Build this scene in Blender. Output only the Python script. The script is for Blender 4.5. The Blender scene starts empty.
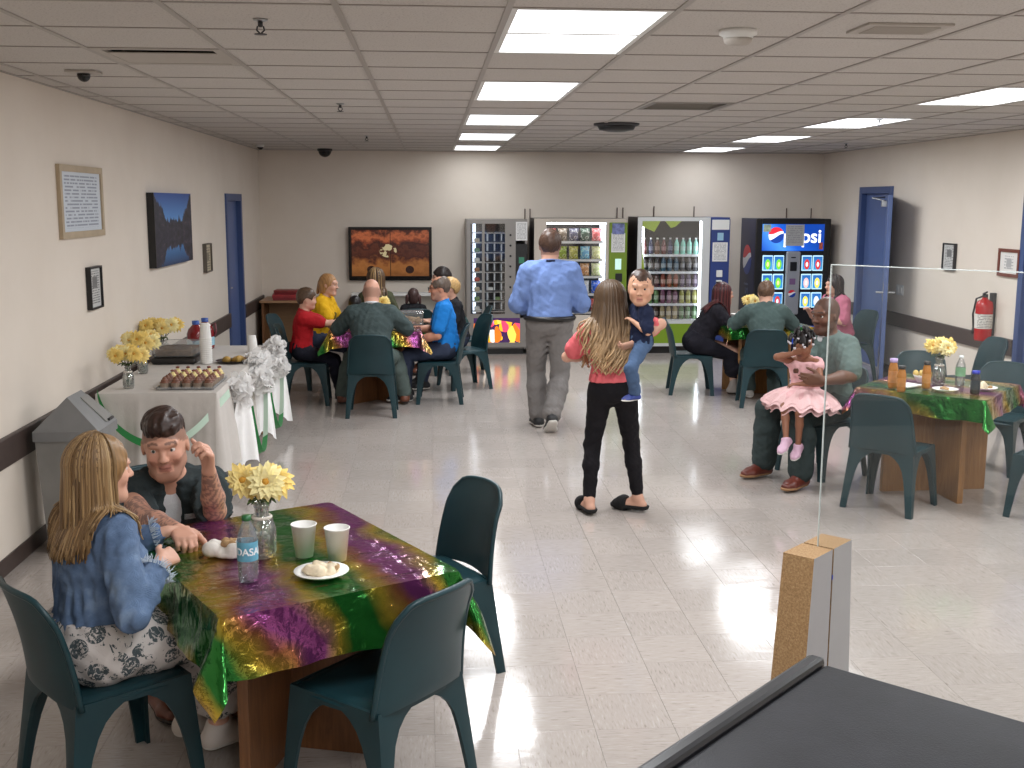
import bpy, bmesh, math, random
import numpy as np
from mathutils import Vector, Matrix

random.seed(7); RNG = np.random.default_rng(7)
SC = bpy.context.scene
COL = SC.collection
PI = math.pi

# ------------------------------------------------------------------ camera, world, exposure
CH = 1.98                      # eye height above the floor
CEIL = CH + .6806
XL, XR, YB, YF = -2.29, 5.42, 15.4, -1.8
T2 = .6096                     # ceiling module
GX0, GY0 = .2817, 4.1181       # a ceiling-grid crossing
F_PX, PITCH, YAW, ROLL = 1119.05, .1606, .0722, .0039
fw = Vector((math.sin(YAW) * math.cos(PITCH), math.cos(YAW) * math.cos(PITCH), -math.sin(PITCH)))
rt0 = Vector((math.cos(YAW), -math.sin(YAW), 0)); up0 = rt0.cross(fw)
rt = rt0 * math.cos(ROLL) + up0 * math.sin(ROLL); up = up0 * math.cos(ROLL) - rt0 * math.sin(ROLL)
cam_d = bpy.data.cameras.new('camera'); cam = bpy.data.objects.new('camera', cam_d); COL.objects.link(cam)
cam_d.sensor_width = 36; cam_d.lens = F_PX / 1024 * 36; cam_d.clip_start = .05; cam_d.clip_end = 60
mw = Matrix.Identity(4)
for r in range(3):
    mw[r][0], mw[r][1], mw[r][2] = rt[r], up[r], -fw[r]
mw.translation = Vector((0, 0, CH)); cam.matrix_world = mw
SC.camera = cam
wd = bpy.data.worlds.new('world'); SC.world = wd; wd.use_nodes = True
wd.node_tree.nodes['Background'].inputs[0].default_value = (.5, .52, .55, 1)
wd.node_tree.nodes['Background'].inputs[1].default_value = .05
SC.view_settings.view_transform = 'Standard'; SC.view_settings.look = 'None'
SC.view_settings.exposure = 0.0; SC.view_settings.gamma = 1; SC.view_settings.use_curve_mapping = False
LAMP_W = 42.0                  # power of each fluorescent panel, watts

# ------------------------------------------------------------------ materials
MATS = {}
def srgb(r, g, b):
    f = lambda c: (c / 12.92 if c <= .04045 else ((c + .055) / 1.055) ** 2.4)
    return (f(r / 255), f(g / 255), f(b / 255), 1)
class NT:
    """small node-tree helper"""
    def __init__(s, name):
        s.m = bpy.data.materials.new(name); s.m.use_nodes = True; s.t = s.m.node_tree
        s.b = s.t.nodes['Principled BSDF']; s.out = s.t.nodes['Material Output']
    def n(s, typ, **kw):
        nd = s.t.nodes.new(typ)
        for k, v in kw.items():
            setattr(nd, k, v)
        return nd
    def l(s, a, b): s.t.links.new(a, b)
    def set(s, **kw):
        for k, v in kw.items(): s.b.inputs[k.replace('_', ' ')].default_value = v
    def coord(s, kind='Object', scale=None, rot=None):
        tc = s.n('ShaderNodeTexCoord'); o = tc.outputs[kind]
        if scale is not None or rot is not None:
            mp = s.n('ShaderNodeMapping'); s.l(o, mp.inputs[0])
            if scale is not None: mp.inputs['Scale'].default_value = scale
            if rot is not None: mp.inputs['Rotation'].default_value = rot
            o = mp.outputs[0]
        return o
    def pos(s): return s.n('ShaderNodeNewGeometry').outputs['Position']
    def noise(s, vec, scale=5, detail=3, rough=.5, dist=0):
        nd = s.n('ShaderNodeTexNoise'); nd.inputs['Scale'].default_value = scale; nd.inputs['Detail'].default_value = detail
        nd.inputs['Roughness'].default_value = rough; nd.inputs['Distortion'].default_value = dist
        if vec is not None: s.l(vec, nd.inputs['Vector'])
        return nd.outputs['Fac']
    def ramp(s, fac, stops, interp='LINEAR'):
        nd = s.n('ShaderNodeValToRGB'); cr = nd.color_ramp; cr.interpolation = interp
        while len(cr.elements) < len(stops): cr.elements.new(.5)
        for e, (p, c) in zip(cr.elements, stops): e.position = p; e.color = c
        s.l(fac, nd.inputs[0]); return nd.outputs[0]
    def math(s, op, a, b=None):
        nd = s.n('ShaderNodeMath', operation=op)
        for i, v in enumerate((a, b)):
            if v is None: continue
            if isinstance(v, (int, float)): nd.inputs[i].default_value = v
            else: s.l(v, nd.inputs[i])
        return nd.outputs[0]
    def mix(s, fac, a, b):
        nd = s.n('ShaderNodeMix', data_type='RGBA')
        for i, v in ((0, fac), (6, a), (7, b)):
            if isinstance(v, (int, float, tuple)): nd.inputs[i].default_value = v
            else: s.l(v, nd.inputs[i])
        return nd.outputs[2]
    def bump(s, h, strength=.3, dist=.01):
        nd = s.n('ShaderNodeBump'); nd.inputs['Strength'].default_value = strength; nd.inputs['Distance'].default_value = dist
        s.l(h, nd.inputs['Height']); s.l(nd.outputs[0], s.b.inputs['Normal'])
    def sep(s, vec):
        nd = s.n('ShaderNodeSeparateXYZ'); s.l(vec, nd.inputs[0]); return nd.outputs
def mat(name, col, rough=.5, metal=0, var=0, vscale=8, bump=0, bscale=60, spec=None, emit=None, estr=0, kind='Object', stretch=None):
    if name in MATS: return MATS[name]
    t = NT(name); c = srgb(*col) if max(col[:3]) > 1.0 else (col[0], col[1], col[2], 1)
    t.set(Base_Color=c, Roughness=rough, Metallic=metal)
    if spec is not None: t.b.inputs['Specular IOR Level'].default_value = spec
    if var:
        v = t.coord(kind, stretch); f = t.noise(v, vscale, 4)
        lo = tuple(x * (1 - var) for x in c[:3]) + (1,); hi = tuple(min(1, x * (1 + var)) for x in c[:3]) + (1,)
        t.l(t.ramp(f, [(.3, lo), (.7, hi)]), t.b.inputs['Base Color'])
    if bump:
        v = t.coord(kind, stretch); t.bump(t.noise(v, bscale, 3), bump, .005)
    if emit is not None:
        t.b.inputs['Emission Color'].default_value = srgb(*emit); t.b.inputs['Emission Strength'].default_value = estr
    MATS[name] = t.m; return t.m
def glassy(name, tint=(1, 1, 1), refl=.08, rough=.03, opacity=0.0, ocol=(.8, .8, .8), fres=.7):
    """a thin clear sheet: straight transmission plus a mirror reflection"""
    if name in MATS: return MATS[name]
    m = bpy.data.materials.new(name); m.use_nodes = True; t = m.node_tree; t.nodes.remove(t.nodes['Principled BSDF'])
    tr = t.nodes.new('ShaderNodeBsdfTransparent'); tr.inputs[0].default_value = (*tint, 1)
    gl = t.nodes.new('ShaderNodeBsdfGlossy'); gl.inputs['Roughness'].default_value = rough
    lw = t.nodes.new('ShaderNodeLayerWeight'); lw.inputs[0].default_value = .35
    mul = t.nodes.new('ShaderNodeMath'); mul.operation = 'MULTIPLY_ADD'; t.links.new(lw.outputs['Fresnel'], mul.inputs[0]); mul.inputs[1].default_value = fres; mul.inputs[2].default_value = refl
    mx = t.nodes.new('ShaderNodeMixShader'); t.links.new(mul.outputs[0], mx.inputs[0]); t.links.new(tr.outputs[0], mx.inputs[1]); t.links.new(gl.outputs[0], mx.inputs[2])
    last = mx
    if opacity:
        df = t.nodes.new('ShaderNodeBsdfDiffuse'); df.inputs[0].default_value = (*ocol, 1)
        m2 = t.nodes.new('ShaderNodeMixShader'); m2.inputs[0].default_value = opacity
        t.links.new(mx.outputs[0], m2.inputs[1]); t.links.new(df.outputs[0], m2.inputs[2]); last = m2
    t.links.new(last.outputs[0], t.nodes['Material Output'].inputs[0])
    MATS[name] = m; return m

# ------------------------------------------------------------------ mesh building
class MB:
    """collects shapes; build() links them as one mesh object"""
    def __init__(s): s.v = []; s.f = []; s.mi = []; s.cur = 0; s.smooth = []; s.sm = False
    def add(s, vs, fs):
        o = len(s.v); s.v += [tuple(p) for p in vs]
        for f in fs: s.f.append(tuple(i + o for i in f)); s.mi.append(s.cur); s.smooth.append(s.sm)
        return s
    def box(s, x0, x1, y0, y1, z0, z1, bev=0):
        if bev:
            b = min(bev, (x1 - x0) / 2.01, (y1 - y0) / 2.01, (z1 - z0) / 2.01)
            bm = bmesh.new(); bmesh.ops.create_cube(bm, size=1)
            for v in bm.verts: v.co = Vector(((x0 + x1) / 2 + v.co.x * (x1 - x0), (y0 + y1) / 2 + v.co.y * (y1 - y0), (z0 + z1) / 2 + v.co.z * (z1 - z0)))
            bmesh.ops.bevel(bm, geom=bm.edges[:], offset=b, segments=2, affect='EDGES', profile=.5)
            bm.verts.index_update(); s.add([v.co[:] for v in bm.verts], [[v.index for v in f.verts] for f in bm.faces]); bm.free(); return s
        vs = [(x, y, z) for x in (x0, x1) for y in (y0, y1) for z in (z0, z1)]
        return s.add(vs, [(0, 1, 3, 2), (4, 6, 7, 5), (0, 4, 5, 1), (2, 3, 7, 6), (0, 2, 6, 4), (1, 5, 7, 3)])
    def tube(s, pts, r, n=8, cap=True, flat=1.0):
        pts = [Vector(p) for p in pts]; m = len(pts); rr = r if isinstance(r, (list, tuple)) else [r] * m
        ref = None; rings = []
        for i, p in enumerate(pts):
            d = (pts[min(i + 1, m - 1)] - pts[max(i - 1, 0)])
            d = d.normalized() if d.length > 1e-9 else Vector((0, 0, 1))
            if ref is None: ref = Vector((1, 0, 0)) if abs(d.x) < .8 else Vector((0, 1, 0))
            a = (ref - d * ref.dot(d)).normalized(); ref = a; b = d.cross(a)
            rings.append([p + (a * math.cos(2 * PI * k / n) + b * math.sin(2 * PI * k / n) * flat) * rr[i] for k in range(n)])
        vs = [v for ring in rings for v in ring]; fs = []
        for i in range(m - 1):
            for k in range(n):
                fs.append((i * n + k, i * n + (k + 1) % n, (i + 1) * n + (k + 1) % n, (i + 1) * n + k))
        if cap: fs += [tuple(range(n - 1, -1, -1)), tuple((m - 1) * n + k for k in range(n))]
        return s.add(vs, fs)
    def lathe(s, prof, n=20, c=(0, 0, 0), cap=True):
        vs = []; fs = []
        for (r, z) in prof:
            for k in range(n): vs.append((c[0] + r * math.cos(2 * PI * k / n), c[1] + r * math.sin(2 * PI * k / n), c[2] + z))
        for i in range(len(prof) - 1):
            for k in range(n): fs.append((i * n + k, i * n + (k + 1) % n, (i + 1) * n + (k + 1) % n, (i + 1) * n + k))
        if cap: fs += [tuple(range(n - 1, -1, -1)), tuple((len(prof) - 1) * n + k for k in range(n))]
        return s.add(vs, fs)
    def grid(s, P):
        """P[i][j] -> point"""
        n = len(P); m = len(P[0]); vs = [tuple(q) for row in P for q in row]
        return s.add(vs, [(i * m + j, i * m + j + 1, (i + 1) * m + j + 1, (i + 1) * m + j) for i in range(n - 1) for j in range(m - 1)])
    def slab(s, P, off):
        """grid surface given thickness by the offset function off(i,j)->vector"""
        n = len(P); m = len(P[0]); Q = [[Vector(P[i][j]) + Vector(off(i, j)) for j in range(m)] for i in range(n)]
        s.grid(P); s.grid([list(reversed(r)) for r in Q])
        bd = [(i, 0) for i in range(n)] + [(n - 1, j) for j in range(1, m)] + [(i, m - 1) for i in range(n - 2, -1, -1)] + [(0, j) for j in range(m - 2, 0, -1)]
        vs = [tuple(P[i][j]) for i, j in bd] + [tuple(Q[i][j]) for i, j in bd]; k = len(bd)
        return s.add(vs, [(q, (q + 1) % k, k + (q + 1) % k, k + q) for q in range(k)])
    def prism(s, poly, z0, z1, axis='z'):
        k = len(poly)
        mp = {'z': lambda a, b, c: (a, b, c), 'y': lambda a, b, c: (a, c, b), 'x': lambda a, b, c: (c, a, b)}[axis]
        vs = [mp(a, b, z0) for a, b in poly] + [mp(a, b, z1) for a, b in poly]
        return s.add(vs, [tuple(range(k - 1, -1, -1)), tuple(range(k, 2 * k))] + [(q, (q + 1) % k, k + (q + 1) % k, k + q) for q in range(k)])
    def ico(s, c, r, sub=1):
        bm = bmesh.new(); bmesh.ops.create_icosphere(bm, subdivisions=sub, radius=1)
        rx, ry, rz = r if isinstance(r, tuple) else (r, r, r)
        bm.verts.index_update()
        s.add([(c[0] + v.co.x * rx, c[1] + v.co.y * ry, c[2] + v.co.z * rz) for v in bm.verts], [[v.index for v in f.verts] for f in bm.faces]); bm.free(); return s
    def mesh(s, name, mats):
        me = bpy.data.meshes.new(name); me.from_pydata(s.v, [], s.f)
        for m in (mats if isinstance(mats, (list, tuple)) else [mats]): me.materials.append(m)
        me.polygons.foreach_set('material_index', s.mi); me.polygons.foreach_set('use_smooth', s.smooth)
        me.update(); return me
    def build(s, name, mats, parent=None, smooth=None, fix=True):
        if smooth is not None: s.smooth = [smooth] * len(s.f)
        me = s.mesh(name, mats)
        if fix:
            bm = bmesh.new(); bm.from_mesh(me); bmesh.ops.recalc_face_normals(bm, faces=bm.faces[:]); bm.to_mesh(me); bm.free()
        return link(name, me, parent)
def link(name, me, parent=None):
    o = bpy.data.objects.new(name, me); COL.objects.link(o)
    if parent is not None: o.parent = parent
    return o
def tag(o, label=None, cat=None, group=None, kind=None):
    for k, v in (('label', label), ('category', cat), ('group', group), ('kind', kind)):
        if v: o[k] = v
    return o
def thing(name, label, cat, loc=(0, 0, 0), rz=0, group=None):
    o = bpy.data.objects.new(name, None); COL.objects.link(o); o.empty_display_size = .05
    o.location = loc; o.rotation_euler = (0, 0, rz); tag(o, label, cat, group); return o
def kids(o): return [c for c in bpy.data.objects if c.parent == o]
def dup(root, loc=None, rz=None, label=None, group=None):
    r = root.copy(); COL.objects.link(r)
    if loc is not None: r.location = loc
    if rz is not None: r.rotation_euler = (0, 0, rz)
    if label: r['label'] = label
    if group: r['group'] = group
    for ch in root.children:
        c = ch.copy(); COL.objects.link(c); c.parent = r
        for g in ch.children:
            d = g.copy(); COL.objects.link(d); d.parent = c
    return r
def smooth_angle(o, deg=40):
    me = o.data
    me.polygons.foreach_set('use_smooth', [True] * len(me.polygons)); me.set_sharp_from_angle(angle=math.radians(deg)); return o
def text_mesh(txt, size, depth=.001, spacing=1.0, bold=0.0):
    cu = bpy.data.curves.new('lettering', 'FONT'); cu.body = txt; cu.size = size; cu.extrude = depth; cu.align_x = 'CENTER'; cu.align_y = 'CENTER'; cu.space_character = spacing; cu.offset = bold
    o = bpy.data.objects.new('lettering', cu); COL.objects.link(o); dg = bpy.context.evaluated_depsgraph_get(); dg.update()
    me = bpy.data.meshes.new_from_object(o.evaluated_get(dg)); bpy.data.objects.remove(o); bpy.data.curves.remove(cu); return me
ORD = ['first', 'second', 'third', 'fourth', 'fifth', 'sixth', 'seventh', 'eighth', 'ninth', 'tenth']
# ------------------------------------------------------------------ the room
def wall_paint():
    t = NT('wall_paint'); p = t.pos(); f = t.noise(p, 1.3, 4, .6)
    t.l(t.ramp(f, [(.3, srgb(222, 211, 198)), (.7, srgb(229, 219, 207))]), t.b.inputs['Base Color'])
    t.set(Roughness=.55); t.bump(t.noise(p, 90, 3), .12, .004); return t.m
M_WALL = wall_paint()
M_RAIL = mat('rail_brown', (70, 58, 54), .45, var=.15)
M_BLUE = mat('door_blue', (80, 100, 148), .45, var=.06, vscale=3)
M_BLUE_D = mat('door_blue_dark', (60, 80, 126), .45, var=.06, vscale=3)
M_STEEL = mat('brushed_steel', (170, 172, 174), .3, .9)
M_BLACK = mat('black_plastic', (18, 18, 20), .4)
M_DKGREY = mat('dark_grey_plastic', (52, 52, 55), .5)
M_WHITE = mat('white_plastic', (225, 225, 222), .45)
M_PAPER = mat('paper_white', (232, 232, 228), .8)

def floor_mat():
    t = NT('vinyl_tile'); p = t.pos(); x, y, z = t.sep(p)
    ix = t.math('FLOOR', t.math('DIVIDE', x, .3048)); iy = t.math('FLOOR', t.math('DIVIDE', y, .3048))
    par = t.math('MODULO', t.math('ABSOLUTE', t.math('ADD', ix, iy)), 2.0)
    def streak(sc):
        mp = t.n('ShaderNodeMapping'); mp.inputs['Scale'].default_value = sc; t.l(p, mp.inputs[0]); return t.noise(mp.outputs[0], 1, 3, .6, .4)
    a = streak((16, 105, 1)); b = streak((105, 16, 1))
    s = t.n('ShaderNodeMix'); t.l(par, s.inputs[0]); t.l(a, s.inputs[2]); t.l(b, s.inputs[3]); s = s.outputs[0]
    c = t.ramp(s, [(.28, srgb(146, 136, 129)), (.40, srgb(172, 163, 156)), (.60, srgb(178, 169, 163)), (.76, srgb(191, 184, 179))])
    wn = t.n('ShaderNodeTexWhiteNoise'); wn.noise_dimensions = '2D'; cb = t.n('ShaderNodeCombineXYZ'); t.l(ix, cb.inputs[0]); t.l(iy, cb.inputs[1]); t.l(cb.outputs[0], wn.inputs['Vector'])
    tone = t.math('ADD', t.math('MULTIPLY', wn.outputs[0], .09), .91)
    tn = t.n('ShaderNodeMix', data_type='RGBA', blend_type='MULTIPLY'); tn.inputs[0].default_value = 1; t.l(c, tn.inputs[6]); t.l(tone, tn.inputs[7])
    t.l(tn.outputs[2], t.b.inputs['Base Color'])
    t.l(t.ramp(t.noise(p, 3.2, 4, .6), [(.3, (.07,) * 3 + (1,)), (.75, (.17,) * 3 + (1,))]), t.b.inputs['Roughness'])
    t.b.inputs['Specular IOR Level'].default_value = .42
    h = t.math('ADD', t.math('MULTIPLY', t.noise(p, 14, 2), 1.0), t.math('MULTIPLY', s, .35)); t.bump(h, .10, .004); return t.m
M_FLOOR = floor_mat()
M_GROUT = mat('floor_joint', (160, 151, 144), .6)
fl = tag(MB().box(XL - .2, XR + .2, YF - .2, YB + .2, -.2, -.0035).build('floor', M_GROUT), kind='structure')
TS = .3048
def tile_mesh():
    g = .0005; b = .0004; h = TS / 2 - g
    m = MB(); vs = [(sx * h, sy * h, -.003) for sx, sy in ((-1, -1), (1, -1), (1, 1), (-1, 1))] + [(sx * h, sy * h, -b) for sx, sy in ((-1, -1), (1, -1), (1, 1), (-1, 1))] + [(sx * (h - b), sy * (h - b), 0) for sx, sy in ((-1, -1), (1, -1), (1, 1), (-1, 1))]
    fs = [(8, 9, 10, 11)] + [(k, (k + 1) % 4, 4 + (k + 1) % 4, 4 + k) for k in range(4)] + [(4 + k, 4 + (k + 1) % 4, 8 + (k + 1) % 4, 8 + k) for k in range(4)]
    return m.add(vs, fs)
tm = tile_mesh(); TILE_ME = tm.mesh('floor_tile', M_FLOOR)
cells = []
for i in range(math.ceil(XL / TS), math.floor(XR / TS)):
    for j in range(math.floor(YF / TS), math.floor(YB / TS) + 1):
        cx, cy = (i + .5) * TS, (j + .5) * TS; d = Vector((cx, cy, -CH)); zc = d.dot(fw)
        vis = False; sz = 0
        if zc > .5:
            u, v = 512 + F_PX * d.dot(rt) / zc, 384 - F_PX * d.dot(up) / zc
            vis = -20 < u < 1044 and v < 790; sz = 1 / zc ** 3
            # floor under the near table and the desk is covered
        cells.append((-sz if vis else 0, i, j, cx, cy))
cells.sort(); rest = MB()
for k, (s_, i, j, cx, cy) in enumerate(cells):
    if k < 300: o = link('floor_tile', TILE_ME, fl); o.location = (cx, cy, 0)
    else: rest.add([(x + cx, y + cy, z) for x, y, z in tm.v], tm.f)
i0 = math.ceil(XL / TS) * TS; i1 = math.floor(XR / TS) * TS          # cut tiles along the side walls
rest.box(XL, i0 - .001, YF, YB, -.003, 0); rest.box(i1 + .001, XR, YF, YB, -.003, 0)
tag(rest.build('floor_tiling', M_FLOOR, fl), kind='stuff')

# walls with their door openings
def wall(name, boxes):
    m = MB()
    for b in boxes: m.box(*b)
    return tag(m.build(name, M_WALL), kind='structure')
LD = (12.9, 13.8, 2.0); RD = (13.04, 13.92, 2.12); RD2 = (8.95, 9.93, 2.12); WT = .2
wall('wall_left', [(XL - WT, XL, YF, LD[0], 0, CEIL + .15), (XL - WT, XL, LD[1], YB, 0, CEIL + .15), (XL - WT, XL, LD[0], LD[1], LD[2], CEIL + .15)])
wall('wall_right', [(XR, XR + WT, YF, RD2[0], 0, CEIL + .15), (XR, XR + WT, RD2[1], RD[0], 0, CEIL + .15), (XR, XR + WT, RD[1], YB, 0, CEIL + .15),
                    (XR, XR + WT, RD2[0], RD2[1], RD2[2], CEIL + .15), (XR, XR + WT, RD[0], RD[1], RD[2], CEIL + .15)])
wall('wall_back', [(XL - WT, XR + WT, YB, YB + WT, 0, CEIL + .15)])
wall('wall_front', [(XL - WT, XR + WT, YF - WT, YF, 0, CEIL + .15)])
def rail(name, segs, x0, x1, z0, z1, bev=.008):
    m = MB()
    for a, b in segs: m.box(x0, x1, a, b, z0, z1, bev)
    return tag(m.build(name, M_RAIL), kind='structure')
rail('trim_1', [(YF, LD[0] - .07), (LD[1] + .07, YB)], XL, XL + .03, .575, .735)
rail('trim_2', [(YF, RD2[0] - .07), (RD2[1] + .07, 10.2), (10.42, RD[0] - .07), (RD[1] + .07, YB)], XR - .03, XR, .575, .735)
rail('baseboard_left', [(YF, LD[0] - .07), (LD[1] + .07, YB)], XL, XL + .012, 0, .095, .003)
rail('baseboard_right', [(YF, RD2[0] - .07), (RD2[1] + .07, RD[0] - .07), (RD[1] + .07, YB)], XR - .012, XR, 0, .095, .003)
tag(MB().box(XL, XR, YB - .012, YB, 0, .095, .003).build('baseboard_back', M_RAIL), kind='structure')

def door(name, x_in, sgn, y0, y1, h, leaf_open=None):
    """sgn=+1: wall lies towards +x"""
    r = bpy.data.objects.new(name, None); COL.objects.link(r); tag(r, kind='structure')
    m = MB(); a, b = sorted((x_in - sgn * .02, x_in + sgn * .14))
    m.box(a, b, y0 - .07, y0 + .012, 0, h + .07, .004); m.box(a, b, y1 - .012, y1 + .07, 0, h + .07, .004); m.box(a, b, y0 + .012, y1 - .012, h - .012, h + .07, .004)
    m.build('door_frame', M_BLUE_D, r)
    a, b = sorted((x_in + sgn * .04, x_in + sgn * .085))
    if leaf_open is None:
        lf = MB().box(a, b, y0 + .014, y1 - .014, .008, h - .014).build('door_leaf', M_BLUE, r)
        k = MB(); xx = x_in + sgn * .0; k.tube([(x_in + sgn * .04, y0 + .09, 1.0), (xx, y0 + .09, 1.0), (xx, y0 + .2, 1.0)], .011); k.build('door_handle', M_STEEL, lf)
    return r
door('door_1', XL, -1, *LD)
d2 = door('door_2', XR, 1, *RD, leaf_open=True)
door('door_3', XR, 1, *RD2)
# blue panel added inside the open doorway, set forward to catch more light
MB().box(XR + .05, XR + .08, RD[0] + .014, RD[1] - .014, 0, RD[2] - .014).build('doorway_panel', M_BLUE, d2)
# open leaf of door_2
lf = bpy.data.objects.new('door_leaf', MB().box(0, .045, -.89, 0, .01, 2.08, .002).mesh('door_leaf', M_BLUE)); COL.objects.link(lf); lf.parent = d2
lf.location = (XR - .055, RD[0] - .01, 0); lf.rotation_euler = (0, 0, math.radians(-21))
m = MB(); m.tube([(-.07, -.82, 1.0), (.115, -.82, 1.0)], .012); m.tube([(-.07, -.82, 1.0), (-.07, -.69, .995)], .010); m.tube([(.115, -.82, 1.0), (.115, -.69, .995)], .010)
m.box(-.006, .051, -.85, -.79, .9, 1.1); m.build('door_handle', M_STEEL, lf)
m = MB(); m.box(-.06, 0, -.36, -.06, 1.95, 2.02, .006); m.tube([(-.03, -.2, 2.02), (-.16, -.03, 2.05), (-.02, .12, 2.06)], .009); m.build('door_closer', M_STEEL, lf)
MB().box(-.003, 0, -.85, -.04, .05, .3).build('kick_plate', M_STEEL, lf)

# ------------------------------------------------------------------ suspended ceiling
def tile_mat():
    t = NT('ceiling_tile'); p = t.pos(); f = t.noise(p, 110, 2, .6); g = t.noise(p, .8, 3)
    c = t.ramp(f, [(.32, srgb(170, 164, 159)), (.45, srgb(200, 195, 190))]); c2 = t.mix(t.math('MULTIPLY', g, .25), c, srgb(188, 182, 177)); t.l(c2, t.b.inputs['Base Color'])
    t.set(Roughness=.9); t.bump(f, .35, .004); return t.m
M_CT = tile_mat(); M_TEE = mat('ceiling_tee', (166, 160, 154), .5); M_SEAM = mat('ceiling_cross_tee', (160, 153, 147), .6)
ce = tag(MB().box(XL - .2, XR + .2, YF - .2, YB + .2, CEIL + .12, CEIL + .2).build('ceiling', M_CT), kind='structure')
LCELL = {(c, r + d) for c in (0, 5) for r in range(-8, 17, 4) for d in (0, 1)}
SPECIAL = {(-3, 2), (2, 6)}
def ctile(w, d):
    g = .0025; e = .006; m = MB(); hx, hy = w / 2 - g, d / 2 - g
    lo = [(sx * (hx - e), sy * (hy - e), 0) for sx, sy in ((-1, -1), (1, -1), (1, 1), (-1, 1))]; hi = [(sx * hx, sy * hy, .005) for sx, sy in ((-1, -1), (1, -1), (1, 1), (-1, 1))]; tp = [(x, y, .016) for x, y, _ in hi]
    return m.add(lo + hi + tp, [(3, 2, 1, 0), (8, 9, 10, 11)] + [(k, (k + 1) % 4, 4 + (k + 1) % 4, 4 + k) for k in range(4)] + [(4 + k, 4 + (k + 1) % 4, 8 + (k + 1) % 4, 8 + k) for k in range(4)])
CT_ME = {}; back = MB()
for i in range(-5, 9):
    xa, xb = max(XL, GX0 + i * T2), min(XR, GX0 + (i + 1) * T2)
    if xb - xa < .02: continue
    for j in range(-10, 19):
        ya, yb = max(YF, GY0 + j * T2), min(YB, GY0 + (j + 1) * T2)
        if yb - ya < .02 or (i, j) in LCELL or (i, j) in SPECIAL: continue
        w, d = round(xb - xa, 3), round(yb - ya, 3)
        if (w, d) not in CT_ME: b = ctile(w, d); CT_ME[(w, d)] = (b, b.mesh('ceiling_tile', M_CT))
        b, me = CT_ME[(w, d)]; c = ((xa + xb) / 2, (ya + yb) / 2, CEIL + .004)
        if j >= -1: o = link('ceiling_tile', me, ce); o.location = c
        else: back.add([(x + c[0], y + c[1], z + c[2]) for x, y, z in b.v], b.f)
tag(back.build('ceiling_tiling', M_CT, ce), kind='stuff')
me = MB().box(-.012, .012, YF, YB, CEIL - .001, CEIL + .018).mesh('ceiling_runner', M_TEE)
for i in range(-4, 9): o = link('ceiling_runner', me, ce); o.location = (GX0 + i * T2, 0, 0)
me = MB().box(XL, XR, -.008, .008, CEIL + .0005, CEIL + .018).mesh('ceiling_cross_runner', M_SEAM)
for j in range(-9, 19): o = link('ceiling_cross_runner', me, ce); o.location = (0, GY0 + j * T2, 0)
m = MB(); m.box(XL, XL + .02, YF, YB, CEIL - .001, CEIL + .02); m.box(XR - .02, XR, YF, YB, CEIL - .001, CEIL + .02); m.box(XL, XR, YB - .02, YB, CEIL - .001, CEIL + .02)
m.build('ceiling_edge_angle', M_TEE, ce)

# fluorescent troffers
def lamp_mat():
    t = NT('lamp_diffuser'); t.set(Base_Color=(.9, .9, .9, 1), Roughness=.5); t.b.inputs['Emission Color'].default_value = (.93, .97, 1, 1); t.b.inputs['Emission Strength'].default_value = 2.6; return t.m
M_LAMP = lamp_mat()
row_word = {-2: 'seventh', -1: 'sixth', 0: 'nearest', 1: 'second', 2: 'third', 3: 'fourth', 4: 'farthest'}
def troffer(c, r):
    x0, y0 = GX0 + c * T2, GY0 + r * T2; k = r // 4
    side = 'middle' if c == 0 else 'right-hand'
    where = {0: 'nearest in view', 1: 'second from the front', 2: 'third from the front', 3: 'fourth from the front', 4: 'farthest, next to the back wall'}.get(k, ('just above the camera' if k == -1 else 'behind the camera'))
    t = thing('ceiling_light', 'long white fluorescent panel of the %s ceiling row, %s' % (side, where), 'ceiling light', (x0 + T2 / 2, y0 + T2, CEIL), 0, 'fluorescent panels')
    w, d = T2 / 2 - .013, T2 - .01
    m = MB(); e = .022
    m.box(-w, -w + e, -d, d, 0, .03); m.box(w - e, w, -d, d, 0, .03); m.box(-w + e, w - e, -d, -d + e, 0, .03); m.box(-w + e, w - e, d - e, d, 0, .03); m.build('frame', M_WHITE, t)
    MB().box(-w + e, w - e, -d + e, d - e, .004, .012).build('diffuser', M_LAMP, t)
    ld = bpy.data.lights.new('tube_light', 'AREA'); ld.shape = 'RECTANGLE'; ld.size = 2 * (w - e); ld.size_y = 2 * (d - e); ld.energy = LAMP_W * (.16 if k == 4 else 1); ld.color = (.95, .975, 1)
    lo = bpy.data.objects.new('tube_light', ld); COL.objects.link(lo); lo.parent = t; lo.location = (0, 0, -.002)
for c in (0, 5):
    for r in range(-8, 17, 4): troffer(c, r)
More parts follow.
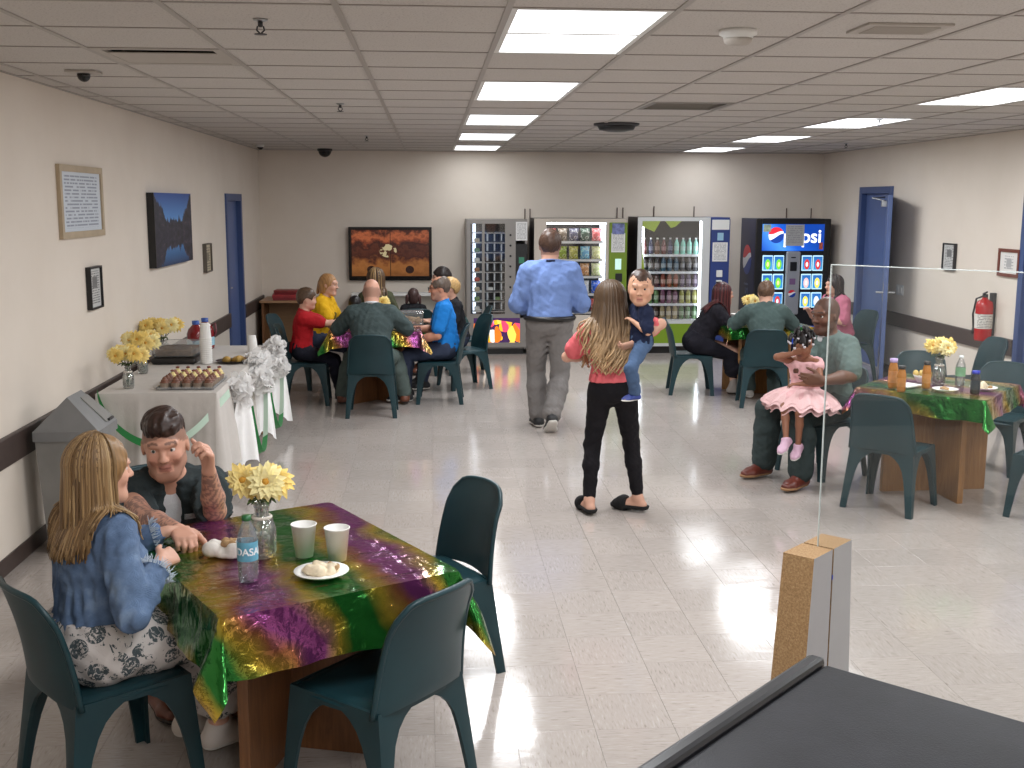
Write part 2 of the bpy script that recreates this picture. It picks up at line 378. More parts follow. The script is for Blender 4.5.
# ceiling fittings
def cthing(name, label, cat, x, y, group=None): return thing(name, label, cat, (x, y, CEIL), 0, group)
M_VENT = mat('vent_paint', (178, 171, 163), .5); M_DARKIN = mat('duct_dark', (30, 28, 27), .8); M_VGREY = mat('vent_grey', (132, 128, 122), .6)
def louvre_vent(label, cell, matv, n, ang, deep):
    x, y = GX0 + (cell[0] + .5) * T2, GY0 + (cell[1] + .5) * T2; t = cthing('air_vent', label, 'air vent', x, y); h = T2 / 2 - .012
    m = MB(); e = .045
    m.box(-h, -h + e, -h, h, 0, .02); m.box(h - e, h, -h, h, 0, .02); m.box(-h + e, h - e, -h, -h + e, 0, .02); m.box(-h + e, h - e, h - e, h, 0, .02); m.build('frame', matv, t)
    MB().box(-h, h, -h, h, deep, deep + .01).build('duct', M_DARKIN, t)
    for k in range(n):
        yy = -h + e + (2 * h - 2 * e) * (k + .5) / n; l = MB().box(-h + e, h - e, -.5 * (2 * h - 2 * e) / n * .95, .5 * (2 * h - 2 * e) / n * .95, -.002, .002).build('slat', matv, t); l.location = (0, yy, .018); l.rotation_euler = (math.radians(ang), 0, 0)
t = cthing('air_vent', 'beige square ceiling diffuser with a dark slot, above the framed certificate', 'air vent', GX0 - 2.5 * T2, GY0 + 2.5 * T2); h = T2 / 2 - .012
m = MB(); e = .04
m.box(-h, -h + e, -h, h, 0, .02); m.box(h - e, h, -h, h, 0, .02); m.box(-h + e, h - e, -h, -h + e, 0, .02); m.box(-h + e, h - e, h - e, h, 0, .02); m.build('frame', M_VENT, t)
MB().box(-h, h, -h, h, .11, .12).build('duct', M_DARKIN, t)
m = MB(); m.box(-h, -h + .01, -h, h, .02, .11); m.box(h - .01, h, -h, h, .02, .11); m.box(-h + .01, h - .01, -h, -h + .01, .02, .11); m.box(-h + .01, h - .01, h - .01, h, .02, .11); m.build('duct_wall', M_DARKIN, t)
MB().box(-h + e, h - e, -h + .17, h - e, .002, .008, .002).build('deflector_plate', M_VENT, t)
for k in range(2): o = MB().box(-h + e, h - e, -.02, .02, -.002, .002).build('slat', M_VENT, t); o.location = (0, -h + .075 + k * .055, .03); o.rotation_euler = (math.radians(60), 0, 0)
louvre_vent('grey flat return grille in the ceiling right of the middle lights', (2, 6), M_VGREY, 14, 12, .06)
t = cthing('ceiling_grille', 'small pale rectangular grille in the ceiling at upper right', 'air vent', 1.84, 4.44)
m = MB().box(-.17, .17, -.12, .12, -.006, .004, .003); m.build('frame', M_VENT, t)
for k in range(9): MB().box(-.13, .13, -.004, .004, -.010, -.005).build('slat', M_VENT, t).location = (0, -.08 + k * .02, 0)
t = cthing('smoke_detector', 'round off-white smoke detector on the ceiling near the nearest light', 'detector', 1.23, 4.56)
MB().lathe([(.075, .004), (.075, -.015), (.06, -.022), (.058, -.03)], 24).build('base', M_WHITE, t, True)
MB().lathe([(.058, -.028), (.055, -.045), (.04, -.055), (.0, -.057)], 24).build('cover', M_VENT, t, True)
def sprinkler(x, y, label):
    t = cthing('sprinkler_head', label, 'sprinkler', x, y, 'sprinkler heads')
    MB().lathe([(.035, .004), (.033, -.004), (.014, -.008)], 16).build('escutcheon', M_STEEL, t, True)
    m = MB().lathe([(.012, -.004), (.012, -.03), (.006, -.035)], 10); m.tube([(-.014, 0, -.03), (-.018, 0, -.05), (0, 0, -.068)], .004, 6); m.tube([(.014, 0, -.03), (.018, 0, -.05), (0, 0, -.068)], .004, 6); m.build('body', M_DKGREY, t, True)
    MB().lathe([(.03, -.068), (.03, -.071)], 14).build('deflector', M_DKGREY, t); t.scale = (.8, .8, .75)
sprinkler(-.64, 4.47, 'dark sprinkler head nearest the camera, above the left tables'); sprinkler(-.63, 8.15, 'sprinkler head midway down the left part of the ceiling')
sprinkler(-.66, 12.0, 'sprinkler head farthest down the left part of the ceiling'); sprinkler(3.65, 9.1, 'sprinkler head below the right-hand row of lights')
sprinkler(4.72, 12.7, 'sprinkler head close to the right wall')
def dome(x, y, r, label, base):
    t = cthing('dome_camera', label, 'camera', x, y)
    if base == 'square': MB().box(-.08, .08, -.07, .07, -.010, .003, .003).build('base', M_VENT, t)
    else: MB().lathe([(r * 1.15, .004), (r * 1.15, -.02), (r, -.03)], 24).build('base', M_BLACK if base == 'black' else M_WHITE, t, True)
    MB().lathe([(r, -.012)] + [(r * math.cos(a), -.02 - r * math.sin(a)) for a in [k * PI / 14 for k in range(0, 8)]], 24).build('dome', mat('smoked_dome', (14, 13, 13), .12), t, True)
dome(-1.84, 6.3, .034, 'small black dome camera on a pale square plate by the left wall', 'square')
dome(-1.37, 15.0, .085, 'black dome camera on the ceiling above the television', 'black')
dome(-2.05, 14.0, .04, 'tiny black camera in the far left ceiling corner', 'white')
t = cthing('ceiling_speaker', 'flat black round fitting on the ceiling beside the third light', 'fitting', 1.62, 9.9)
MB().lathe([(.2, .004), (.2, -.01), (.17, -.02)], 28).build('base', M_DKGREY, t, True); MB().lathe([(.17, -.015), (.15, -.05), (.08, -.065), (0, -.068)], 28).build('cover', M_BLACK, t, True)

# ------------------------------------------------------------------ things on the walls
def print_lines(name, bg, ink, rows, pic=None, margin=.1, coord='Generated', ax=('y', 'z')):
    """rows of unreadable print, as on a small notice"""
    if name in MATS: return MATS[name]
    t = NT(name); g = t.sep(t.coord('Generated')); u = {'x': g[0], 'y': g[1], 'z': g[2]}[ax[0]]; v = {'x': g[0], 'y': g[1], 'z': g[2]}[ax[1]]
    ln = t.math('GREATER_THAN', t.math('FRACT', t.math('MULTIPLY', v, rows)), .52)
    cb = t.n('ShaderNodeCombineXYZ'); t.l(t.math('MULTIPLY', u, 9), cb.inputs[0]); t.l(t.math('MULTIPLY', t.math('FLOOR', t.math('MULTIPLY', v, rows)), 7.3), cb.inputs[1])
    wd_ = t.math('GREATER_THAN', t.noise(cb.outputs[0], 2.2, 2), .42)
    def inside(a, lo, hi): return t.math('MULTIPLY', t.math('GREATER_THAN', a, lo), t.math('LESS_THAN', a, hi))
    msk = t.math('MULTIPLY', t.math('MULTIPLY', ln, wd_), t.math('MULTIPLY', inside(u, margin, 1 - margin), inside(v, margin * .7, 1 - margin * .7)))
    if pic:
        (u0, u1, v0, v1) = pic; pm = t.math('MULTIPLY', inside(u, u0, u1), inside(v, v0, v1)); msk = t.math('MAXIMUM', t.math('MULTIPLY', msk, t.math('SUBTRACT', 1.0, pm)), pm)
    t.l(t.mix(t.math('MULTIPLY', msk, .75), srgb(*bg), srgb(*ink)), t.b.inputs['Base Color']); t.set(Roughness=.4); MATS[name] = t.m; return t.m
def frame_on_wall(name, label, cat, x, y0, y1, z0, z1, sgn, fmat, fw_, depth, content, mount=None):
    """sgn=+1: hangs on the left wall and faces +x"""
    t = thing(name, label, cat, (x, (y0 + y1) / 2, (z0 + z1) / 2)); hy, hz = (y1 - y0) / 2, (z1 - z0) / 2; X = lambda a, b: sorted((sgn * a, sgn * b))
    m = MB()
    for (a, b, c, d) in ((-hy, -hy + fw_, -hz, hz), (hy - fw_, hy, -hz, hz), (-hy + fw_, hy - fw_, -hz, -hz + fw_), (-hy + fw_, hy - fw_, hz - fw_, hz)): m.box(*X(0.001, depth), a, b, c, d)
    m.build('frame', fmat, t)
    MB().box(*X(.002, depth * .55), -hy + fw_, hy - fw_, -hz + fw_, hz - fw_).build('sheet', content, t)
    return t
cert = print_lines('certificate_print', (204, 212, 222), (108, 118, 140), 17, None, .08)
frame_on_wall('framed_certificate', 'framed printed certificate with a tan wooden frame, high on the left wall', 'frame', XL, 7.15, 8.06, 1.745, 2.205, 1, mat('tan_wood', (176, 158, 132), .5, var=.1), .042, .025, cert)
sm = print_lines('notice_print', (205, 205, 203), (40, 40, 44), 16, (.28, .72, .5, .78), .1)
frame_on_wall('small_framed_notice', 'small black-framed notice below the certificate on the left wall', 'frame', XL, 7.63, 7.9, 1.26, 1.545, 1, M_BLACK, .012, .035, sm)
frame_on_wall('small_framed_notice', 'small narrow notice between the mountain picture and the blue door', 'frame', XL, 11.5, 11.8, 1.27, 1.56, 1, mat('grey_frame', (92, 84, 76), .5), .012, .04, print_lines('notice_print_b', (196, 184, 160), (60, 56, 50), 10, (.3, .7, .4, .7), .1))
frame_on_wall('small_framed_notice', 'small grey-framed notice on the right wall beside the open door', 'frame', XR, 11.27, 11.54, 1.3, 1.58, -1, M_DKGREY, .012, .035, sm)
frame_on_wall('framed_sketch', 'red-brown wooden frame with a faint sketch above the fire extinguisher', 'frame', XR, 9.99, 10.38, 1.31, 1.57, -1, mat('red_wood', (112, 58, 44), .4), .03, .025, print_lines('sketch_print', (224, 222, 218), (150, 150, 152), 7, (.36, .64, .3, .7), .25))
def canvas_mat():
    t = NT('mountain_print'); g = t.sep(t.coord('Generated')); u, v = g[1], g[2]
    hz = .43; av = t.math('ABSOLUTE', t.math('SUBTRACT', v, hz))                       # the lake mirrors the peaks
    cb = t.n('ShaderNodeCombineXYZ'); t.l(u, cb.inputs[0])
    ridge = t.noise(cb.outputs[0], 9, 6, .7)
    side = t.math('MULTIPLY', t.math('POWER', t.math('MULTIPLY', t.math('ABSOLUTE', t.math('SUBTRACT', u, .5)), 2.0), 1.25), .50)
    peak = t.math('MULTIPLY', t.math('SUBTRACT', 1.0, t.math('MINIMUM', t.math('MULTIPLY', t.math('ABSOLUTE', t.math('SUBTRACT', u, .5)), 5.5), 1.0)), .17)
    h = t.math('ADD', t.math('ADD', side, peak), t.math('MULTIPLY', t.math('SUBTRACT', ridge, .42), .62))
    mnt = t.math('LESS_THAN', av, h)
    sky = t.ramp(v, [(.0, srgb(20, 50, 90)), (.30, srgb(70, 130, 190)), (.36, srgb(150, 190, 220)), (.60, srgb(90, 150, 215)), (1, srgb(25, 70, 150))])
    cb2 = t.n('ShaderNodeCombineXYZ'); t.l(u, cb2.inputs[0]); t.l(av, cb2.inputs[1])
    rock = t.ramp(t.noise(cb2.outputs[0], 11, 5, .65), [(.35, srgb(10, 12, 22)), (.52, srgb(38, 38, 56)), (.62, srgb(60, 54, 70)), (.74, srgb(120, 96, 96))])
    t.l(t.mix(mnt, sky, rock), t.b.inputs['Base Color']); t.set(Roughness=.5); return t.m
t = thing('canvas_picture', 'canvas print of blue mountains mirrored in a lake on the left wall', 'picture', (XL, 10.05, 1.745))
MB().box(.001, .06, -.70, .70, -.305, .305).build('canvas', canvas_mat(), t); MB().box(.001, .0595, -.715, -.70, -.305, .305).build('canvas_edge', M_BLACK, t)
# fire extinguisher on the right wall
t = thing('fire_extinguisher', 'red fire extinguisher hanging on the right wall', 'extinguisher', (XR - .1, 10.42, .68))
M_RED = mat('extinguisher_red', (176, 20, 24), .25)
m = MB(); m.lathe([(.01, 0), (.075, .0), (.08, .02), (.08, .33), (.07, .375), (.03, .40), (.022, .42)], 24); m.build('cylinder', M_RED, t, True)
MB().lathe([(.0815, .12), (.0815, .26)], 24, cap=False).build('label_band', print_lines('ext_label', (226, 222, 214), (60, 50, 48), 9, None, .03, ax=('x', 'z')), t)
m = MB(); m.box(-.02, .02, -.02, .02, .41, .45, .004); m.tube([(-.01, .02, .45), (-.03, -.09, .475)], .009, 6); m.tube([(-.01, .02, .43), (-.03, -.09, .44)], .007, 6); m.build('valve', M_BLACK, t)
m = MB(); m.tube([(0, .02, .43), (-.05, .07, .40), (-.07, .08, .25), (-.06, .075, .12)], .010, 8); m.tube([(-.06, .075, .12), (-.06, .075, .06)], [.012, .02], 8); m.build('hose', M_BLACK, t, True)
MB().box(.06, .098, -.03, .03, .05, .46).build('bracket', M_DKGREY, t)
t = thing('wall_switch', 'white double switch plate right of the open blue door', 'switch', (XR, 12.62, 1.0))
MB().box(-.008, -.001, -.1, .1, -.06, .06, .003).build('plate', M_WHITE, t)
for yy in (-.045, .045): MB().box(-.014, -.006, yy - .017, yy + .017, -.033, .033, .002).build('rocker', M_WHITE, t)
# ------------------------------------------------------------------ moulded plastic chairs
def chair_mat():
    t = NT('teal_plastic'); p = t.coord('Object'); t.l(t.ramp(t.noise(p, 4, 3), [(.3, srgb(19, 47, 53)), (.7, srgb(25, 56, 62))]), t.b.inputs['Base Color'])
    t.set(Roughness=.40, Specular_IOR_Level=.38); t.bump(t.noise(p, 260, 2), .04, .001); return t.m
M_CHAIR = chair_mat()
SEAT_Z = .43
def chair_meshes():
    W, D = .215, .208
    out = {}
    # seat: dished pan with a rolled edge
    n = 17; P = []
    for i in range(n):
        row = []
        for j in range(n):
            a, b = -1 + 2 * i / (n - 1), -1 + 2 * j / (n - 1)
            x, y = a * math.sqrt(1 - b * b * .16) , b * math.sqrt(1 - a * a * .12)
            e = max(abs(a), abs(b)); z = SEAT_Z - .016 * (1 - e ** 4)
            if e > .99: z -= .03; x *= 1.01; y *= 1.01
            elif e > .87: z -= .004
            wx = W * (1 - .05 * (b < 0) * -b); row.append((x * wx, y * D + .005, z - .012 * max(0, b) ** 3))
        P.append(row)
    m = MB(); m.slab(P, lambda i, j: (0, 0, -.014)); out['seat'] = m
    # backrest: one curved sheet narrowing a little, round upper corners, turned rim
    n, k = 17, 15; P = []
    for j in range(k):
        v = j / (k - 1); row = []
        hw = (.218 - .036 * v) * (1 if v < .86 else (1 - ((v - .86) / .14) ** 3 * .07))
        for i in range(n):
            u = -1 + 2 * i / (n - 1)
            z = .395 + .385 * v - (.030 * abs(u) ** 9 + .012 * u * u if v > .7 else .0) * ((v - .7) / .3 if v > .7 else 0) - .0
            z += .0 if v > 0 else .02 * (1 - u * u)
            y = -.178 - .085 * v - .038 * (1 - u * u) + .014 * math.sin(v * PI) + (.006 * abs(u) ** 8)
            row.append((u * hw, y, z))
        P.append(row)
    m = MB(); m.slab(P, lambda i, j: (0, -.013, 0)); out['backrest'] = m
    rim = [Vector(P[j][0]) for j in range(0, k)] + [Vector(P[-1][i]) for i in range(1, n - 1)] + [Vector(P[j][-1]) for j in range(k - 1, -1, -1)]
    m = MB(); m.tube([p + Vector((0, -.008, 0)) for p in rim], .0105, 6); out['back_rim'] = m
    # legs: two tapered flanges that meet in an arch under the seat
    zs = [0, .08, .16, .23, .29, .335, .365, .385, .40, .412]
    def leg(sx, sy):
        m = MB()
        tx, ty = .030, (.028 if sy > 0 else .052)
        def corner(z):
            q = 1 - z / .41
            return sx * (W - .006 + tx * q), sy * (D - .012 + ty * q)
        wA = [.040, .045, .052, .062, .078, .100, .128, .160, .195, D - .012]
        wB = [.040, .044, .050, .058, .070, .092, .122, .158, .198, W - .006]
        for axis, ww in (('y', wA), ('x', wB)):
            P = []
            for z, w in zip(zs, ww):
                cx, cy = corner(z); row = []
                for q in (0, .25, .5, .75, 1):
                    bulge = .006 * math.sin(q * PI)
                    if axis == 'y': row.append((cx + sx * bulge * .3, cy - sy * w * q, z))
                    else: row.append((cx - sx * w * q, cy + sy * bulge * .3, z))
                P.append(row)
            m.slab(P, (lambda i, j: (-sx * .013, 0, 0)) if axis == 'y' else (lambda i, j: (0, -sy * .013, 0)))
        return m
    out['legs'] = [leg(sx, sy) for sx in (-1, 1) for sy in (-1, 1)]
    return out
def build_chair():
    cm = chair_meshes(); t = thing('plastic_chair', '', 'chair')
    smooth_angle(cm['seat'].build('seat', M_CHAIR, t), 45); b = smooth_angle(cm['backrest'].build('backrest', M_CHAIR, t), 45); cm['back_rim'].build('back_rim', M_CHAIR, b, True)
    for l in cm['legs']: smooth_angle(l.build('leg', M_CHAIR, t), 45)
    return t
CHAIR0 = build_chair(); CH_N = [0]
def chair(x, y, face, label):
    rz = math.radians(face - 90)
    if CH_N[0] == 0:
        CHAIR0.location = (x, y, 0); CHAIR0.rotation_euler = (0, 0, rz); CHAIR0['label'] = label; CHAIR0['group'] = 'dark teal plastic chairs'; r = CHAIR0
    else: r = dup(CHAIR0, (x, y, 0), rz, label)
    CH_N[0] += 1; return r
CHAIRS = dict(
 t1_near=(-.19, 3.56, 140, 'empty dark teal chair nearest the camera, pushed up to the near foil-covered table'),
 t1_far=(-.03, 4.60, 210, 'empty dark teal chair on the far right side of the near table'),
 t1_woman=(-1.10, 3.67, 39, 'dark teal chair under the woman in the denim jacket'),
 t1_man=(-1.15, 4.86, 302, 'dark teal chair under the young man with tattooed arms'),
 t2_back=(-.565, 10.50, 90, 'dark teal chair under the bald man seen from behind'),
 t2_boy=(-1.24, 11.16, 2, 'dark teal chair under the boy in red'),
 t2_left=(-1.45, 12.12, -12, 'dark teal chair behind the boy in red, under the woman in yellow'),
 t2_blue=(.07, 11.18, 178, 'dark teal chair under the man in the bright blue T-shirt'),
 t2_blond=(.34, 12.02, 200, 'dark teal chair under the blond child in black'),
 t2_dark=(.40, 13.05, 185, 'dark teal chair in front of the food machine, under the dark-haired man'),
 t2_child=(-.17, 13.02, 90, 'dark teal chair facing the television, with a small child on it'),
 t2_long=(-.68, 12.55, 90, 'dark teal chair under the long-haired woman below the television'),
 t3_red=(2.74, 11.57, 352, 'dark teal chair under the woman with dark red hair'),
 t3_back=(3.28, 10.80, 80, 'dark teal chair under the man seen from behind before the blue soda machine'),
 t3_pink=(4.72, 12.35, 195, 'dark teal chair under the woman in the pink top'),
 t4_bald=(2.88, 7.96, 206, 'dark teal chair under the man holding the little girl'),
 t4_front=(3.03, 7.03, 46, 'empty dark teal chair in front of the right-hand table with the wooden base'),
 t4_backl=(3.92, 8.62, 250, 'empty dark teal chair behind the flowers of the right-hand table'),
 t4_back=(4.22, 8.02, 225, 'empty dark teal chair behind the right-hand table, nearest the extinguisher'),
 t4_wall=(4.86, 9.75, 185, 'empty dark teal chair standing by the right wall below the rail'),
 t4_right=(3.98, 6.72, 132, 'dark teal chair cut off by the right edge of the picture'),
)
for k, (x, y, f, l) in CHAIRS.items(): chair(x, y, f, l)

# ------------------------------------------------------------------ tables and foil cloths
def wood_mat(name, a, b, sc=(1.2, 1.2, 14), rough=.42):
    t = NT(name); v = t.coord('Object', sc); f = t.noise(v, 4, 5, .6, 1.2); t.l(t.ramp(f, [(.3, srgb(*a)), (.7, srgb(*b))]), t.b.inputs['Base Color']); t.set(Roughness=rough); t.bump(f, .08, .003); return t.m
M_OAK = wood_mat('oak_veneer', (128, 88, 48), (160, 116, 70), (14, 14, 1.2)); M_OAKD = wood_mat('oak_veneer_dark', (98, 62, 36), (126, 84, 50), (14, 14, 1.2))
def foil_mat(name, ang, phase, period=.60):
    t = NT(name); p = t.coord('Object'); mp = t.n('ShaderNodeMapping'); mp.inputs['Rotation'].default_value = (0, 0, ang); t.l(p, mp.inputs[0]); x, y, z = t.sep(mp.outputs[0])
    w = t.math('MULTIPLY', t.math('SUBTRACT', t.noise(p, 3.5, 3), .5), .28)
    u = t.math('FRACT', t.math('ADD', t.math('DIVIDE', t.math('ADD', t.math('ADD', x, w), t.math('MULTIPLY', z, .6)), period), phase))
    G, Y, P, Rr = srgb(38, 112, 44), srgb(176, 150, 52), srgb(132, 62, 120), srgb(150, 92, 62)
    t.l(t.ramp(u, [(0, G), (.26, G), (.40, Y), (.52, Rr), (.62, P), (.76, P), (.90, Y), (1, G)]), t.b.inputs['Base Color'])
    t.set(Metallic=.75, Roughness=.17); t.b.inputs['Specular IOR Level'].default_value = .7
    vo = t.n('ShaderNodeTexVoronoi', feature='DISTANCE_TO_EDGE'); vo.inputs['Scale'].default_value = 5.5; t.l(p, vo.inputs['Vector'])
    cr = t.math('MINIMUM', t.math('MULTIPLY', vo.outputs[0], 6.0), 1.0)
    gx = t.math('ABSOLUTE', t.math('SUBTRACT', t.math('FRACT', t.math('MULTIPLY', x, 4.3)), .5)); gy = t.math('ABSOLUTE', t.math('SUBTRACT', t.math('FRACT', t.math('MULTIPLY', y, 3.7)), .5))
    fold = t.math('ADD', t.math('MINIMUM', t.math('MULTIPLY', gx, 16.0), 1.0), t.math('MINIMUM', t.math('MULTIPLY', gy, 16.0), 1.0))
    h = t.math('ADD', t.math('ADD', t.math('MULTIPLY', t.noise(p, 5, 3, .5, .3), 1.5), t.math('MULTIPLY', t.noise(p, 22, 3, .6, .5), .22)), t.math('ADD', t.math('MULTIPLY', cr, .10), t.math('MULTIPLY', fold, .07))); t.bump(h, .7, .028); return t.m
def smooth_noise(seed):
    r = np.random.default_rng(seed); K = r.normal(size=(10, 3)) * 9; ph = r.uniform(0, 6.28, 10)
    return lambda x, y, z=0: float(np.mean(np.sin(K[:, 0] * x + K[:, 1] * y + K[:, 2] * z + ph))) * 1.6
def table(x, y, ang, wood, label, size=(.86, .86), h=.735):
    t = thing('wooden_table', label, 'table', (x, y, 0), math.radians(ang), 'wooden tables'); sx, sy = size[0] / 2, size[1] / 2
    MB().box(-sx, sx, -sy, sy, h - .035, h, .006).build('table_top', wood, t)
    for a in (45, 135):
        o = MB().box(-.38, .38, -.02, .02, .0, h - .035, .003).build('base_panel', wood, t); o.rotation_euler = (0, 0, math.radians(a))
    return t
def foil(x, y, ang, label, fm, size=(.86, .86), h=.735, over=.2, seed=1, stretch=(0, 0), rag=.02):
    N = 72; s = size[0] / 2 + .004; s2 = size[1] / 2 + .004; L = s + over; L2 = s2 + over; nz = smooth_noise(seed); nz2 = smooth_noise(seed + 50); P = []
    for i in range(N + 1):
        row = []
        for j in range(N + 1):
            a, b = -L + 2 * L * i / N + stretch[0], -L2 + 2 * L2 * j / N + stretch[1]
            du, dv = max(abs(a) - s, 0), max(abs(b) - s2, 0); sa, sb = math.copysign(1, a), math.copysign(1, b)
            px, py = max(-s, min(s, a)), max(-s2, min(s2, b)); z = h + .004 + .0045 * max(0, nz(a * 2, b * 2)) ** 1.0
            if du or dv:
                r = math.hypot(du, dv); th = math.atan2(dv, du) if (du and dv) else None
                rr = max(0, r - .008); z = h + .004 - rr * .965 + .002
                al = b if du else a
                out = .012 + r * (.16 + .10 * nz(al * 2.2, r * 2 + (3 if du else 7)))
                if th is not None:
                    fold = math.sin(2 * th); out2 = .012 + r * (.18 + .42 * fold + .10 * nz(a, b)) * .75
                    px = sa * (s + out2 * (.25 + .75 * math.cos(th))); py = sb * (s2 + out2 * (.25 + .75 * math.sin(th)))
                    tw = .055 * r / .3 * math.sin(4 * th + seed); px += -sa * tw * .7; py += sb * tw * .7
                elif du: px = sa * (s + out); py += .012 * r / over * nz2(b * 3, 1)
                else: py = sb * (s2 + out); px += .012 * r / over * nz2(a * 3, 5)
                z += rag * nz2(a * 1.3, b * 1.3) * min(1, r / over)
            row.append((px, py, z))
        P.append(row)
    m = MB(); m.slab(P, lambda i, j: (0, 0, -.0012)); o = m.build('foil_tablecloth', fm)
    smooth_angle(o, 60); o.location = (x, y, 0); o.rotation_euler = (0, 0, math.radians(ang)); tag(o, label, 'tablecloth', 'rainbow foil tablecloths'); return o
T1 = (-.535, 3.925, 29.5); T2T = (-.56, 11.28, 2); T3 = (3.42, 11.52, 3); T4 = (3.50, 7.42, 48)
table(*T1, M_OAKD, 'wooden table nearest the camera, hidden under a foil cloth', (.80, 1.02)); table(*T2T, M_OAKD, 'wooden table in front of the television'); table(*T3, M_OAK, 'wooden table in front of the blue soda machine', ); table(*T4, M_OAK, 'wooden cross-base table on the right behind the clear screen', (.82, .82))
foil(*T1, 'green, gold and purple foil cloth on the near table', foil_mat('foil_a', .155, .10, .475), (.80, 1.02), over=.21, seed=4)
foil(*T2T, 'purple and gold foil cloth on the table in front of the television', foil_mat('foil_b', .4, .1), over=.17, seed=9)
foil(*T3, 'green and gold foil cloth on the table before the soda machine', foil_mat('foil_c', .2, .85), over=.13, seed=12)
foil(*T4, 'pink, green and gold foil cloth on the right-hand table', foil_mat('foil_d', .3, .98), (.82, .82), over=.15, seed=15)

# ------------------------------------------------------------------ vending machines along the back wall
VY = 14.62; VD = .74
M_VGRAY = mat('machine_grey', (140, 136, 132), .4, .25); M_VDARK = mat('machine_dark', (44, 38, 38), .45); M_VGREEN = mat('machine_green', (112, 140, 30), .4)
M_VBLUE = mat('machine_blue', (36, 58, 122), .4); M_LINER = mat('machine_liner', (215, 220, 224), .5); M_LINERD = mat('machine_liner_dark', (42, 44, 48), .6)
M_PANE = glassy('machine_glass', refl=.03)
M_TUBE = mat('machine_lamp', (255, 255, 255), .5, emit=(235, 245, 255), estr=9)
def notice(parent, x, z, w, h, y, name='notice_a'):
    o = MB().box(-w / 2, w / 2, -.0015, 0, -h / 2, h / 2).build('paper_notice', print_lines(name, (226, 226, 224), (120, 122, 128), 15, None, .09, ax=('x', 'z')), parent); o.location = (x, y, z); return o
def cabinet(t, w, h, matb, x0=0, win=None, back=M_LINER, depth=VD):
    """shell with a window opening win=(x0,x1,z0,z1)"""
    m = MB(); m.box(x0, w, .55, depth, .08, h); m.box(x0, x0 + .03, .02, .55, .08, h); m.box(w - .03, w, .02, .55, .08, h); m.box(x0 + .03, w - .03, .02, .55, h - .03, h); m.box(x0 + .03, w - .03, .02, .55, .08, .12); m.build('cabinet', matb, t)
    MB().box(x0 + .04, w - .04, .06, depth, 0, .08).build('plinth', M_BLACK, t)
# 1 refrigerated food machine
t = thing('food_vending_machine', 'grey food vending machine with small glass compartments and a fruit picture', 'vending machine', (.46, VY, 0))
w, h = .79, 1.765; cabinet(t, w, h, M_VGRAY)
m = MB(); m.box(0, .05, 0, .03, .10, h); m.box(.05, w, 0, .03, h - .055, h); m.box(.05, w, 0, .03, .10, .16); m.box(.05, w, 0, .03, .485, .535); m.box(.20, .235, 0, .03, .535, h - .055); m.box(.50, .64, 0, .03, .535, h - .055); m.box(.70, w, 0, .03, .16, .535); m.box(.05, .09, 0, .03, .16, .485); m.build('door_panel', M_VGRAY, t)
MB().box(.03, .65, .30, .32, .5, h - .03).build('drum_liner', M_LINERD, t)
MB().box(.088, .125, .2, .29, .53, h - .06).build('light_column', mat('column_glow', (220, 230, 240), .5, emit=(205, 220, 240), estr=2.2), t)
for k in range(9):
    z = .56 + k * .128; s_ = MB().box(.085, .5, .05, .3, z, z + .012).build('shelf', M_WHITE, t)
    MB().box(.24, .5, .035, .04, z + .012, z + .03).build('price_rail', M_DKGREY, s_)
for k in range(8):
    z = .575 + k * .128; f_ = MB()
    for a, b in ((.27, .285), (.36, .375), (.45, .465)): f_.box(a, b, .06, .28, z, z + .105)
    f_.build('divider', M_LINER, t)
MB().box(.05, .2, .008, .012, .535, h - .055).build('glass_pane', M_PANE, t); MB().box(.235, .5, .008, .012, .535, h - .055).build('glass_pane', M_PANE, t)
for k in range(8): MB().lathe([(.014, 0), (.014, .012)], 12).build('door_button', M_BLACK, t).matrix_local = Matrix.Translation((.57, 0, .62 + k * .135)) @ Matrix.Rotation(PI / 2, 4, 'X')
MB().box(.64, w, -.012, .03, .54, 1.45, .004).build('control_column', M_BLACK, t)
MB().box(.68, .75, -.016, -.010, 1.2, 1.28).build('display', mat('display_green', (20, 50, 40), .3, emit=(60, 140, 110), estr=.5), t)
notice(t, .715, 1.615, .15, .24, -.003)
def fruit_mat():
    t_ = NT('fruit_picture'); g = t_.sep(t_.coord('Generated')); cb = t_.n('ShaderNodeCombineXYZ'); t_.l(t_.math('MULTIPLY', g[0], 2.6), cb.inputs[0]); t_.l(g[2], cb.inputs[1])
    vo = t_.n('ShaderNodeTexVoronoi'); vo.inputs['Scale'].default_value = 2.6; vo.inputs['Randomness'].default_value = .85; t_.l(cb.outputs[0], vo.inputs['Vector'])
    rnd = t_.sep(vo.outputs['Color'])[0]
    c = t_.ramp(rnd, [(0, srgb(250, 190, 30)), (.3, srgb(240, 120, 30)), (.5, srgb(235, 70, 110)), (.7, srgb(250, 220, 90)), (.85, srgb(245, 235, 225)), (1, srgb(200, 60, 60))], 'CONSTANT')
    edge = t_.math('LESS_THAN', vo.outputs['Distance'], .72); low = t_.math('LESS_THAN', t_.math('ADD', g[2], t_.math('MULTIPLY', t_.math('ABSOLUTE', t_.math('SUBTRACT', g[0], .5)), .3)), .92)
    c = t_.mix(t_.math('MULTIPLY', edge, low), srgb(58, 30, 78), c); t_.l(c, t_.b.inputs['Base Color']); t_.l(c, t_.b.inputs['Emission Color']); t_.b.inputs['Emission Strength'].default_value = .8; t_.set(Roughness=.25); return t_.m
MB().box(.09, .70, .004, .012, .16, .485).build('fruit_panel', fruit_mat(), t)
